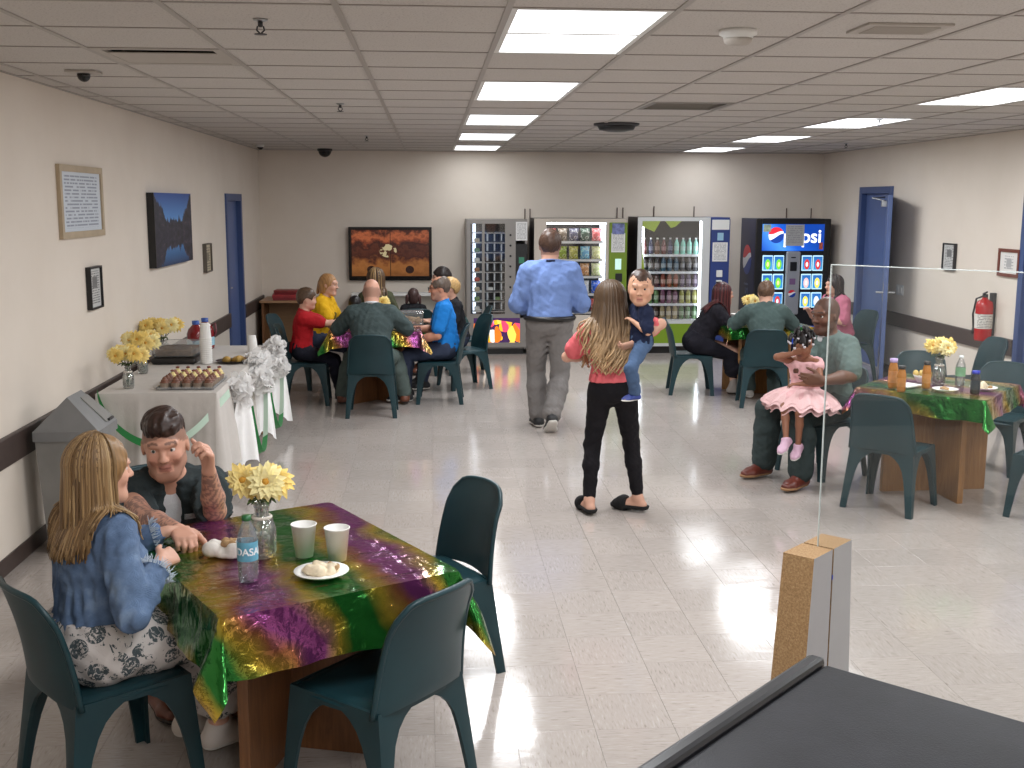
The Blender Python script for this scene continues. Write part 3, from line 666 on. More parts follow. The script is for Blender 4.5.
o = link('lettering', text_mesh('fresh', .11, .001), t); o.data.materials.append(mat('sign_lilac', (210, 190, 235), .4, emit=(190, 170, 230), estr=.5)); o.matrix_local = Matrix.Translation((.25, .002, .435)) @ Matrix.Rotation(PI / 2, 4, 'X')
# food packs in the compartments
M_FOOD = [mat('pack_%d' % k, c, .5) for k, c in enumerate([(225, 225, 220), (205, 190, 160), (170, 120, 80), (120, 150, 90), (200, 90, 70)])]
def food_pack(x, z, k):
    o = MB().box(-.035, .035, -.05, .05, 0, .05, .012).build('food_pack', M_FOOD[k % 5]); o.location = (.46 + x, VY + .16, z)
    tag(o, 'wrapped %s snack on compartment shelf %s, %s column of the grey food machine' % (['white', 'cream', 'brown', 'green', 'red'][k % 5], ['one', 'two', 'three', 'four', 'five', 'six', 'seven', 'eight'][int((z - .57) / .128)], 'left' if x < .2 else 'right'), 'food', 'packs in the food machine'); return o
for k in range(8):
    z = .573 + k * .128; food_pack(.14, z, (k * 3) % 5); food_pack((.32, .41)[k % 2], z, (k * 2 + 1) % 5) if k < 3 else None

# 2 snack machine
SX = 1.34; t = thing('snack_vending_machine', 'black snack machine with rows of bags and a lime green control panel', 'vending machine', (SX, VY, 0)); w, h = 1.22, 1.78
cabinet(t, w, h, M_VDARK)
m = MB(); m.box(0, .16, 0, .03, .10, h); m.box(.16, w, 0, .03, h - .05, h); m.box(.16, .95, 0, .03, .10, .52); m.box(.95, .985, 0, .03, .10, h - .05); m.build('door_panel', mat('machine_cream', (200, 190, 178), .45), t)
MB().box(.985, w, -.02, .03, .10, h - .05, .004).build('control_panel', M_VGREEN, t)
MB().box(1.02, 1.18, -.024, -.018, 1.58, h - .06).build('payment_sticker', mat('sticker_blue', (110, 120, 170), .5, var=.5, vscale=22), t)
MB().box(1.065, 1.145, -.024, -.018, 1.12, 1.26).build('display', mat('display_lime', (180, 220, 210), .3, emit=(190, 220, 210), estr=.7), t)
m = MB(); m.box(1.07, 1.16, -.035, -.018, .96, 1.07, .006); m.build('coin_slot', M_BLACK, t); MB().box(1.06, 1.16, -.024, -.018, .76, .79).build('label_strip', M_DKGREY, t)
notice(t, 1.10, 1.47, .18, .25, -.022)
MB().box(.12, .95, .5, .52, .5, h - .04).build('back_liner', M_LINERD, t)
MB().box(.915, .945, .05, .4, .55, h - .06).build('light_column', mat('column_glow_b', (220, 230, 240), .5, emit=(225, 235, 250), estr=2.2), t)
MB().box(.16, .95, .06, .10, h - .075, h - .055).build('light_tube', M_TUBE, t)
SHELF = [.56, .80, 1.03, 1.25, 1.485]
for z in SHELF:
    s_ = MB().box(.12, .95, .07, .5, z - .012, z).build('shelf', M_DKGREY, t); MB().box(.12, .95, .06, .07, z - .03, z).build('price_rail', M_WHITE, s_)
MB().box(.16, .95, .008, .012, .52, h - .05).build('glass_pane', M_PANE, t)
BAGC = [[(60, 40, 30), (70, 60, 30), (225, 180, 40), (60, 90, 160), (190, 60, 50)], [(70, 40, 110), (150, 40, 40), (170, 180, 190), (225, 225, 225), (30, 90, 210)], [(150, 60, 40), (205, 120, 40), (60, 120, 200), (190, 110, 80), (200, 140, 90), (205, 215, 150)][1:], [(190, 205, 150), (150, 170, 60), (175, 170, 60), (120, 180, 220), (210, 210, 140)], [(150, 30, 36), (110, 90, 70), (70, 66, 90), (40, 70, 50), (215, 90, 90)]]
CW = lambda c: 'blue' if c[2] > c[0] + 30 else ('green' if c[1] > c[0] + 15 else ('red' if c[0] > c[1] + 60 else ('pale' if min(c) > 150 else ('dark' if max(c) < 100 else ('yellow' if c[2] < 110 else 'grey')))))
def bag_mat(c):
    nm = 'bag_%d_%d_%d' % c
    if nm in MATS: return MATS[nm]
    t_ = NT(nm); g = t_.coord('Generated'); f = t_.noise(g, 3.2, 2); t_.l(t_.ramp(f, [(.42, srgb(*c)), (.5, srgb(*[min(255, int(v * 1.2 + 26)) for v in c])), (.57, srgb(235, 228, 215)), (.62, srgb(*c))]), t_.b.inputs['Base Color']); t_.set(Roughness=.35); t_.bump(t_.noise(g, 6, 2), .3, .01); MATS[nm] = t_.m; return t_.m
def bag_mesh():
    m = MB(); n, k = 7, 9; F = []; B = []
    for j in range(k):
        v = j / (k - 1); fr = []; br = []
        for i in range(n):
            u = -1 + 2 * i / (n - 1); x = u * .062 * (1 - .10 * math.sin(v * PI)); d = .035 * math.sin(v * PI) ** .6 * (1 - u * u) ** .6
            fr.append((x, -d, v * .165)); br.append((-x, d, v * .165))
        F.append(fr); B.append(br)
    m.grid(F); m.grid(B); return m
BAG = bag_mesh()
for r, z in enumerate(SHELF):
    for c in range(5):
        col = BAGC[r][c]; o = BAG.build('snack_bag', bag_mat(col), None, True); o.location = (SX + .235 + c * .15, VY + .13, z + .001); o.rotation_euler = (math.radians(-4), 0, math.radians((c * 37 + r * 11) % 9 - 4))
        tag(o, '%s snack bag, %s from the left on the %s shelf of the snack machine' % (CW(col), ORD[c], ['bottom', 'fourth', 'third', 'second', 'top'][r]), 'snack bag', 'bags in the snack machine')

# 3 bottled drinks machine
DX = 2.70; t = thing('drinks_vending_machine', 'glass-front drinks machine with five rows of bottles and a blue control panel', 'vending machine', (DX, VY, 0)); w, h = 1.235, 1.80
cabinet(t, .965, h, M_VDARK)
m = MB(); m.box(0, .06, 0, .03, .10, h); m.box(.06, .965, 0, .03, h - .05, h); m.box(.86, .965, 0, .03, .10, h - .05); m.box(.06, .86, 0, .03, .10, .14); m.build('door_frame', mat('machine_silver', (205, 208, 208), .35, .2), t)
MB().box(.06, .86, .003, .03, .40, .445).build('window_sill', mat('machine_silver', (205, 208, 208)), t)
MB().box(.06, .86, .004, .03, .14, .40).build('lower_panel', mat('panel_green', (120, 150, 30), .4), t)
MB().box(.965, w, .05, VD, .08, h).build('side_cabinet', M_VBLUE, t); MB().box(.975, w - .005, 0, .05, .10, h - .02, .004).build('control_panel', M_VBLUE, t)
MB().box(.985, 1.215, -.006, 0, h - .16, h - .03).build('pay_sign', M_WHITE, t); MB().box(1.06, 1.14, -.01, -.004, 1.50, 1.6).build('card_reader', mat('sticker_c', (150, 190, 215), .4), t)
m = MB(); m.box(1.06, 1.14, -.02, 0, 1.02, 1.11, .006); m.box(1.06, 1.14, -.02, 0, .88, .98, .006); m.build('coin_slot', M_WHITE, t)
MB().box(1.06, 1.13, -.021, -.017, .90, .96).build('display', M_BLACK, t); notice(t, 1.10, 1.35, .20, .25, -.004)
MB().box(.03, .90, .42, .45, .40, h - .03).build('back_liner', M_LINERD, t)
m = MB(); m.prism([(.06, h - .05), (.30, h - .05), (.22, h - .19), (.06, h - .12)], .004, .007, 'y'); m.prism([(.36, h - .05), (.58, h - .05), (.50, h - .12), (.44, h - .14)], .004, .007, 'y'); m.prism([(.06, .9), (.11, 1.0), (.08, 1.3), (.06, 1.5)], .004, .007, 'y'); m.build('lime_decal', mat('decal_lime', (150, 175, 40), .4, emit=(150, 175, 40), estr=.15), t)
for xx in (.07, .835): MB().box(xx, xx + .02, .03, .05, .45, h - .05).build('light_tube', M_TUBE, t)
MB().box(.06, .86, .001, .003, .445, h - .05).build('glass_pane', M_PANE, t)
def bottle_proto():
    m = MB(); m.sm = True; m.cur = 0; m.lathe([(.0, 0), (.030, .0), (.033, .008), (.033, .125), (.028, .15), (.014, .185), (.0125, .2)], 12, cap=False)
    return m
BOT = bottle_proto(); DZ = [.455, .665, .88, 1.09, 1.315]
DC = [[(60, 46, 38), (160, 146, 110), (84, 116, 76), (120, 40, 30)], [(150, 150, 80), (84, 118, 74), (110, 70, 96), (60, 60, 80)], [(130, 66, 50), (70, 56, 84), (66, 38, 36), (170, 90, 60)], [(60, 60, 66), (60, 90, 110), (80, 80, 84), (70, 110, 120)], [(90, 20, 24), (30, 40, 80), (90, 50, 30), (150, 215, 200)]]
BM = {}
for r, z in enumerate(DZ):
    s_ = MB().box(.06, .86, .06, .42, z - .014, z).build('shelf', M_WHITE, t); MB().box(.06, .86, .05, .06, z - .03, z).build('price_rail', M_LINER, s_)
    for c in range(9):
        ci = 3 if (r == 4 and c > 4) else ((c // 3 + r) % 3 if r < 4 else c % 3); col = DC[r][ci]
        o = thing('drink_bottle', 'bottle %s from the left on the %s shelf of the drinks machine' % (ORD[c], ['bottom', 'fourth', 'third', 'second', 'top'][r]), 'bottle', (DX + .115 + c * .086, VY + .115, z), 0, 'bottles in the drinks machine')
        key = col
        if key not in BM:
            BM[key] = (BOT.mesh('bottle_body', mat('drink_%d_%d_%d' % col, col, .15)), MB().lathe([(.0335, .05), (.0335, .105)], 12, cap=False).mesh('bottle_label', mat('drinklab_%d_%d_%d' % col, tuple(min(255, int(v * .6) + 92) for v in col), .4)), MB().lathe([(.0145, .195), (.0145, .216)], 10).mesh('bottle_cap', mat('drinkcap_%d_%d_%d' % col, (235, 235, 235) if r % 2 == 0 else col, .4)))
        for nm, me in zip(('body', 'label_wrap', 'cap'), BM[key]): link(nm, me, o)
# 4 soda machine
PX = 4.285; t = thing('soda_vending_machine', 'black and blue soda machine with a lit blue sign and picture buttons', 'vending machine', (PX, VY, 0)); w, h = 1.0, 1.785; d0 = .74
MB().box(0, w, .06, d0, .06, h).build('cabinet', mat('soda_navy', (32, 40, 76), .4), t); MB().box(.03, w - .03, .08, d0, 0, .06).build('plinth', M_BLACK, t)
m = MB(); m.box(0, .075, 0, .06, .06, h, .006); m.box(.92, w, 0, .06, .06, h, .006); m.box(.075, .92, 0, .06, h - .06, h); m.box(.075, .92, .012, .06, .38, h - .06); m.build('door_panel', M_BLACK, t)
def sign_mat():
    t_ = NT('soda_sign'); g = t_.sep(t_.coord('Generated')); c = t_.ramp(t_.math('ADD', g[0], t_.math('MULTIPLY', g[2], .35)), [(0, srgb(20, 70, 170)), (.35, srgb(70, 140, 225)), (.6, srgb(25, 85, 190)), (1.1, srgb(15, 60, 150))]); t_.l(c, t_.b.inputs['Base Color']); t_.l(c, t_.b.inputs['Emission Color']); t_.b.inputs['Emission Strength'].default_value = 1.1; t_.set(Roughness=.25); return t_.m
sg = MB().box(.08, .915, 0, .012, h - .42, h - .07).build('lit_sign', sign_mat(), t)
def globe(parent, x, z, r, y, emit):
    cols = {'r': (214, 40, 56), 'w': (240, 240, 244), 'b': (24, 62, 150)}; n = 40
    up_ = lambda u: .30 + .16 * u + .10 * math.sin(u * 3); lo_ = lambda u: -.12 + .30 * u + .18 * math.sin(u * 2.2)
    for key, (fa, fb) in {'r': (lambda u, c: max(-c, min(c, up_(u))), lambda u, c: c), 'w': (lambda u, c: max(-c, min(c, lo_(u) - .1)), lambda u, c: max(-c, min(c, up_(u)))), 'b': (lambda u, c: -c, lambda u, c: max(-c, min(c, lo_(u) - .1)))}.items():
        P = [[], []]
        for i in range(n + 1):
            u = -1 + 2 * i / n; c = math.sqrt(max(0, 1 - u * u)); P[0].append((x + u * r, y, z + r * fa(u, c))); P[1].append((x + u * r, y, z + r * max(fb(u, c), fa(u, c))))
        mb = MB(); mb.slab(P, lambda i, j: (0, .0008, 0)); mb.build('logo_' + {'r': 'top', 'w': 'wave', 'b': 'bottom'}[key], mat('logo_%s%d' % (key, emit), cols[key], .35, emit=cols[key] if emit else None, estr=1.0 if emit else 0), parent)
globe(sg, .265, h - .215, .105, -.0015, 1)
o = link('lettering', text_mesh('pepsi', .25, .001, 1.0, .004), sg); o.data.materials.append(mat('sign_white', (245, 248, 252), .4, emit=(240, 245, 252), estr=1.2)); o.matrix_local = Matrix.Translation((.62, -.001, h - .235)) @ Matrix.Rotation(PI / 2, 4, 'X')
nt = MB().box(-.125, .125, -.002, 0, -.14, .14).build('paper_notice', print_lines('notice_b', (176, 176, 176), (130, 130, 134), 12, None, .1, ax=('x', 'z')), t); nt.location = (.515, -.004, h - .215)
MB().box(.09, .19, -.003, 0, h - .17, h - .075).build('price_sticker', mat('sticker_d', (190, 205, 180), .5, var=.3, vscale=25), t); MB().box(.85, .90, -.003, 0, h - .40, h - .31).build('warning_sticker', mat('sticker_e', (190, 90, 70), .5, var=.4, vscale=30), t)
MB().box(.405, .60, -.03, .012, .52, 1.36, .02).build('selection_column', mat('machine_silver_b', (176, 178, 182), .35, .5), t)
m = MB(); m.box(.46, .55, -.036, -.028, 1.10, 1.22, .004); m.box(.47, .53, -.036, -.028, 1.27, 1.285); m.build('coin_slot', M_BLACK, t); MB().box(.46, .54, -.034, -.029, .92, 1.0, .003).build('bill_slot', mat('slot_violet', (120, 90, 130), .4), t)
globe(t, .50, .80, .05, -.0315, 0)
BTN = [(.095, 'g'), (.245, 'g'), (.625, 'd'), (.775, 'd')]
def btn_mat(k):
    nm = 'button_%d' % k
    if nm in MATS: return MATS[nm]
    fg = [(120, 210, 60), (120, 210, 60), (200, 60, 60), (230, 190, 190), (240, 220, 90), (230, 230, 235)][k % 6]
    t_ = NT(nm); g = t_.sep(t_.coord('Generated')); r_ = t_.math('ADD', t_.math('POWER', t_.math('MULTIPLY', t_.math('SUBTRACT', g[0], .5), 3.4), 2.0), t_.math('POWER', t_.math('MULTIPLY', t_.math('SUBTRACT', g[2], .42), 2.6), 2.0))
    edge = t_.math('GREATER_THAN', t_.math('MAXIMUM', t_.math('ABSOLUTE', t_.math('SUBTRACT', g[0], .5)), t_.math('ABSOLUTE', t_.math('SUBTRACT', g[2], .5))), .42)
    base = t_.ramp(g[2], [(0, srgb(60, 150, 200)), (1, srgb(40, 90, 170))]); c = t_.mix(t_.math('LESS_THAN', r_, .75), base, srgb(*fg)); c = t_.mix(t_.math('LESS_THAN', r_, .16), c, srgb(225, 235, 150 if k < 2 else 240)); c = t_.mix(edge, c, srgb(180, 220, 240))
    t_.l(c, t_.b.inputs['Base Color']); t_.l(c, t_.b.inputs['Emission Color']); t_.b.inputs['Emission Strength'].default_value = .95; t_.set(Roughness=.25); MATS[nm] = t_.m; return t_.m
for r in range(3):
    for c, (bx, _) in enumerate(BTN):
        k = (0 if r < 2 else 2) if c < 2 else (2, 3, 4)[r] + (1 if (c == 3 and r) else 0)
        MB().box(bx, bx + .14, -.004, .014, 1.10 - r * .245, 1.10 - r * .245 + .205, .012).build('picture_button', btn_mat(k), t)
MB().box(.16, .90, .003, .05, .12, .36, .01).build('delivery_bay', mat('bay_blue', (30, 70, 180), .35, emit=(30, 80, 210), estr=.35), t)
# markings on its left flank
def flank(o): o.matrix_local = Matrix.Translation((-.002, .40, 0)) @ Matrix.Rotation(-PI / 2, 4, 'Z')
fg = bpy.data.objects.new('flank_logo', None); COL.objects.link(fg); fg.parent = t; flank(fg); globe(fg, 0, 1.23, .2, -.001, 0)
o = link('lettering', text_mesh('pepsi', .3, .001), fg); o.data.materials.append(mat('flank_grey', (110, 120, 150), .5)); o.matrix_local = Matrix.Translation((0, -.001, .62)) @ Matrix.Rotation(PI / 2, 4, 'X') @ Matrix.Rotation(PI / 2, 4, 'Z')
# supply cables up the wall behind the machines
for k, (x, z0) in enumerate([(1.28, 1.76), (1.35, 1.76), (2.55, 1.78), (2.63, 1.78), (3.06, 1.8), (3.62, 1.8), (4.92, 1.78), (5.27, 1.78)]):
    o = MB().tube([(x, YB - .012, z0 - .3), (x, YB - .012, z0 + .14)], .007, 6).build('supply_cable', mat('cable_brown', (84, 62, 58), .5)); tag(o, 'thin dark cable on the back wall above the machines, %s from the left' % ORD[k], 'cable', 'cables above the machines')

# ------------------------------------------------------------------ television, corner desk
def tv_mat():
    t_ = NT('tv_picture'); g = t_.sep(t_.coord('Generated')); u, v = g[0], g[2]; uu = t_.math('FRACT', t_.math('MULTIPLY', u, 2.0)); cb = t_.n('ShaderNodeCombineXYZ'); t_.l(t_.math('MULTIPLY', u, 3.0), cb.inputs[0]); t_.l(t_.math('MULTIPLY', v, 2.0), cb.inputs[1])
    nz = t_.noise(cb.outputs[0], 2.6, 5, .6); c = t_.ramp(t_.math('ADD', v, t_.math('MULTIPLY', t_.math('SUBTRACT', nz, .5), .75)), [(0, srgb(150, 92, 44)), (.22, srgb(186, 118, 60)), (.34, srgb(140, 78, 40)), (.42, srgb(76, 34, 24)), (.56, srgb(104, 50, 32)), (.66, srgb(60, 24, 18)), (.76, srgb(150, 70, 42)), (.86, srgb(216, 116, 70)), (1.0, srgb(80, 30, 20))])
    c = t_.mix(t_.math('LESS_THAN', t_.math('ABSOLUTE', t_.math('SUBTRACT', u, .5)), .004), c, (.01, .008, .006, 1))
    d = t_.math('ADD', t_.math('POWER', t_.math('MULTIPLY', t_.math('SUBTRACT', u, .47), 9.0), 2.0), t_.math('POWER', t_.math('MULTIPLY', t_.math('SUBTRACT', v, .55), 7.0), 2.0)); c = t_.mix(t_.math('MULTIPLY', t_.math('LESS_THAN', d, 1.0), t_.math('GREATER_THAN', nz, .5)), c, srgb(240, 220, 170))
    d2_ = t_.math('ADD', t_.math('POWER', t_.math('MULTIPLY', t_.math('SUBTRACT', uu, .5), 9.0), 2.0), t_.math('POWER', t_.math('MULTIPLY', t_.math('SUBTRACT', v, .14), 12.0), 2.0)); c = t_.mix(t_.math('LESS_THAN', d2_, 1.0), c, srgb(50, 22, 14))
    t_.l(c, t_.b.inputs['Emission Color']); t_.set(Base_Color=(.01, .01, .01, 1), Roughness=.2); t_.b.inputs['Emission Strength'].default_value = .5; return t_.m
t = thing('television', 'black flat television showing an orange racing game on the back wall', 'television', (-.55, YB - .09, 1.29))
m = MB(); e = .04
m.box(-.56, .56, 0, .05, -.36, -.36 + .06, .004); m.box(-.56, .56, 0, .05, .36 - e, .36, .004); m.box(-.56, -.56 + e, 0, .05, -.30, .36 - e); m.box(.56 - e, .56, 0, .05, -.30, .36 - e); m.build('bezel', mat('tv_black', (14, 13, 14), .2), t)
MB().box(-.52, .52, .008, .03, -.30, .32).build('screen', tv_mat(), t); MB().box(-.2, .2, .05, .09, -.15, .15).build('wall_mount', M_BLACK, t); MB().box(-.5, .5, .03, .07, -.32, .33).build('housing', M_BLACK, t)
t = thing('low_bookcase', 'low white bookcase below the television', 'bookcase', (-.45, YB - .33, 0))
MB().box(-.62, .62, 0, .3, .74, .77, .003).build('top', M_WHITE, t)
for x in (-.62, .60): MB().box(x, x + .02, .01, .3, 0, .74).build('side', M_WHITE, t)
for z in (.05, .40): MB().box(-.6, .6, .01, .3, z, z + .02).build('shelf', M_WHITE, t)
MB().box(-.6, .6, .285, .3, .07, .74).build('back_panel', mat('bookcase_back', (200, 194, 184), .6), t)
t = thing('corner_desk', 'small brown wooden desk in the far left corner', 'desk', (-1.86, 14.95, 0))
MB().box(-.36, .40, -.30, .40, .685, .715, .004).build('top', wood_mat('desk_top', (150, 112, 82), (172, 134, 100)), t)
MB().box(-.34, -.31, -.27, .38, 0, .685).build('side', M_OAKD, t); MB().box(.35, .38, -.27, .38, 0, .685).build('side', M_OAKD, t); MB().box(-.31, .35, .2, .22, .12, .685).build('modesty_panel', wood_mat('desk_panel', (150, 116, 80), (168, 132, 94)), t)
t = thing('board_game_box', 'flat red game box lying on the corner desk', 'box', (-1.83, 14.86, .716), .1)
MB().box(-.24, .24, -.16, .16, 0, .05, .004).build('tray', mat('box_red_dark', (120, 30, 36), .5), t); MB().box(-.245, .245, -.165, .165, .03, .075, .004).build('lid', mat('box_red', (150, 40, 44), .45, var=.3, vscale=9), t)
t = thing('board_game_box', 'smaller red game box on top of the pile on the corner desk', 'box', (-1.86, 14.88, .792), -.05)
MB().box(-.18, .18, -.12, .12, 0, .035, .003).build('tray', mat('box_red_dark', (120, 30, 36)), t); MB().box(-.184, .184, -.124, .124, .02, .05, .003).build('lid', mat('box_maroon', (134, 50, 48), .45, var=.3, vscale=12), t)

# ------------------------------------------------------------------ clear screen, its post, the guard desk
def rectz(o, x, y, a): o.location = (x, y, 0); o.rotation_euler = (0, 0, a)
M_OSB = None
def osb():
    t_ = NT('particle_board'); v = t_.coord('Object'); f = t_.noise(v, 150, 4, .7); g = t_.noise(v, 9, 3); c = t_.ramp(f, [(.3, srgb(122, 94, 64)), (.5, srgb(154, 122, 84)), (.68, srgb(178, 148, 108))]); t_.l(t_.mix(t_.math('MULTIPLY', g, .4), c, srgb(150, 112, 70)), t_.b.inputs['Base Color']); t_.set(Roughness=.85); t_.bump(f, .3, .004); return t_.m
M_OSB = osb(); M_LAM = mat('grey_laminate', (158, 156, 158), .4, var=.03)
PA = math.radians(45)
t = thing('screen_post', 'particle-board post with grey laminate sides that holds the clear screen', 'post', (1.228, 3.372, 0), PA)
def block(x0t, x1t, x0b, x1b):
    y0, y1, zt = -.052, .052, .9
    v = [(x0b, y0, 0), (x1b, y0, 0), (x1b, y1 + .02, 0), (x0b, y1 + .02, 0), (x0t, y0, zt), (x1t, y0, zt), (x1t, y1, zt), (x0t, y1, zt)]
    m = MB(); m.add(v, [(3, 2, 1, 0)]); m.add(v, [(4, 5, 6, 7)]); m.add(v, [(1, 2, 6, 5)]); m.add(v, [(3, 0, 4, 7)]); m.cur = 1; m.add(v, [(0, 1, 5, 4)]); m.add(v, [(2, 3, 7, 6)]); return m
block(-.135, -.005, -.20, -.005).build('block', [M_OSB, M_LAM], t); block(.005, .135, .005, .20).build('block', [M_OSB, M_LAM], t)
o = MB().box(-.002, .002, -.0545, -.052, .80, .815).build('tape_mark', mat('tape_blue', (40, 60, 170), .5), t)
t = thing('clear_screen', 'clear upright acrylic sneeze-guard screen on the right', 'screen', (1.228, 3.372, 0), PA)
m = MB().box(-.003, .003, -1.35, .0, .05, 1.795); m.build('acrylic_sheet', glassy('acrylic', (.985, .992, .99), .006, .02, .010, (.8, .84, .84), .3), t)
m = MB(); m.box(-.0035, .0035, .0, .0025, .05, 1.7975); m.box(-.0035, .0035, -1.35, .0, 1.795, 1.7975); m.build('polished_edge', mat('acrylic_edge', (200, 208, 206), .25, emit=None), t)
t = thing('guard_desk', 'black-topped desk with a raised rim in the near right corner', 'desk', (.87, 2.385, 0), math.radians(-45))
# local: corner at origin, +x runs right-near, -y runs left-near
M_DTOP = NT('desk_black'); _v = M_DTOP.coord('Object'); _f = M_DTOP.noise(_v, 7, 5, .65); M_DTOP.l(M_DTOP.ramp(_f, [(.35, srgb(24, 24, 27)), (.7, srgb(34, 34, 38))]), M_DTOP.b.inputs['Base Color']); M_DTOP.set(Roughness=.45, Specular_IOR_Level=.22); M_DTOP.bump(M_DTOP.noise(_v, 300, 2), .25, .002); M_DTOP = M_DTOP.m
MB().box(.03, 1.3, -.85, 0, .90, .945, .012).build('desk_top', M_DTOP, t); MB().box(-.012, .03, -.85, .006, .88, .958, .012).build('edge_rim', mat('rim_black', (26, 26, 29), .35), t)
MB().box(.05, 1.25, -.8, -.04, 0, .9).build('desk_body', mat('desk_body_grey', (70, 70, 74), .6), t)
# ------------------------------------------------------------------ figures: implicit solids meshed by surface nets
V3 = lambda *a: np.array(a, float)
def nrm(v): v = np.asarray(v, float); return v / (np.linalg.norm(v) + 1e-12)
class Solid:
    def __init__(s): s.ops = []; s.disp = None
    def rc(s, a, b, ra, rb=None, k=.02, flat=None): s.ops.append(('u', 'rc', (V3(*a), V3(*b), ra, ra if rb is None else rb), k)); return s
    def ell(s, c, r, ax=None, k=.02, mode='u'): s.ops.append((mode, 'ell', (V3(*c), V3(*r), np.eye(3) if ax is None else np.asarray(ax, float)), k)); return s
    def sub_rc(s, a, b, ra, rb=None, k=.01): s.ops.append(('s', 'rc', (V3(*a), V3(*b), ra, ra if rb is None else rb), k)); return s
    def cut(s, p, n, k=.0): s.ops.append(('c', 'pl', (V3(*p), nrm(n)), k)); return s
    @staticmethod
    def bb(kind, q):
        if kind == 'rc': a, b, ra, rb = q; return np.minimum(a - ra, b - rb), np.maximum(a + ra, b + rb)
        c, r, ax = q; e = np.sqrt(((ax * r[:, None]) ** 2).sum(0)); return c - e, c + e
    @staticmethod
    def ev(kind, q, X):
        if kind == 'rc':
            a, b, ra, rb = q; d = b - a; L = d @ d + 1e-12; t = np.clip(((X - a) @ d) / L, 0, 1); return np.sqrt(((X - a - t[..., None] * d) ** 2).sum(-1)) - (ra + (rb - ra) * t)
        if kind == 'ell':
            c, r, ax = q; u = (X - c) @ ax.T; k0 = np.sqrt(((u / r) ** 2).sum(-1)); k1 = np.sqrt(((u / r ** 2) ** 2).sum(-1)) + 1e-9; return k0 * (k0 - 1) / k1
        p, n = q; return (X - p) @ n
    def value(s, X):
        D = np.full(X.shape[:-1], 10.)
        for mode, kind, q, k in s.ops:
            d = s.ev(kind, q, X)
            if mode == 'u': D = smin(D, d, k)
            elif mode == 's': D = -smin(-D, d, k)
            else: D = np.maximum(D, d)
        return D
    def mesh(s, h):
        lo = np.full(3, 1e9); hi = -lo
        for mode, kind, q, k in s.ops:
            if mode == 'u': a, b = s.bb(kind, q); lo = np.minimum(lo, a); hi = np.maximum(hi, b)
        for mode, kind, q, k in s.ops:
            if mode == 'c':
                p, n = q
                for i in range(3):
                    if n[i] > .999: hi[i] = min(hi[i], p[i])
                    if n[i] < -.999: lo[i] = max(lo[i], p[i])
        lo -= 4 * h; hi += 4 * h; N = np.ceil((hi - lo) / h).astype(int) + 1
        g = [lo[i] + h * np.arange(N[i]) for i in range(3)]; D = np.full(N, 10., np.float32)
        for mode, kind, q, k in s.ops:
            if mode == 'c':
                continue
            a, b = s.bb(kind, q); m = k + 3 * h
            sl = []
            for i in range(3):
                i0 = max(0, int((a[i] - m - lo[i]) / h)); i1 = min(N[i], int((b[i] + m - lo[i]) / h) + 2); sl.append(slice(i0, max(i0, i1)))
            sl = tuple(sl)
            if any(x.stop <= x.start for x in sl): continue
            X = np.stack(np.meshgrid(g[0][sl[0]], g[1][sl[1]], g[2][sl[2]], indexing='ij'), -1); d = s.ev(kind, q, X)
            D[sl] = smin(D[sl], d, k) if mode == 'u' else -smin(-D[sl], d, k)
        if s.disp:
            amp, fr, seed, st = s.disp; r = np.random.default_rng(seed); band = np.argwhere(np.abs(D) < amp * 3 + 2 * h); X = lo + band * h; w = np.zeros(len(X))
            for o in range(9):
                K = r.normal(size=3) * fr * st * (1 + .35 * o); w += np.sin(X @ K + 1.6 * np.sin(X @ (r.normal(size=3) * fr * .5) + r.uniform(0, 6)) + r.uniform(0, 6)) / (1 + .3 * o)
            D[tuple(band.T)] += (amp * np.tanh(w * .55)).astype(np.float32)
        for mode, kind, q, k in s.ops:
            if mode == 'c': p, n = q; d = ((g[0] - p[0]) * n[0])[:, None, None] + ((g[1] - p[1]) * n[1])[None, :, None] + ((g[2] - p[2]) * n[2])[None, None, :]; np.maximum(D, d, out=D)
        return surfnets(D, h, lo)
def smin(a, b, k):
    if k <= 0: return np.minimum(a, b)
    h = np.maximum(k - np.abs(a - b), 0) / k; return np.minimum(a, b) - h * h * k * .25
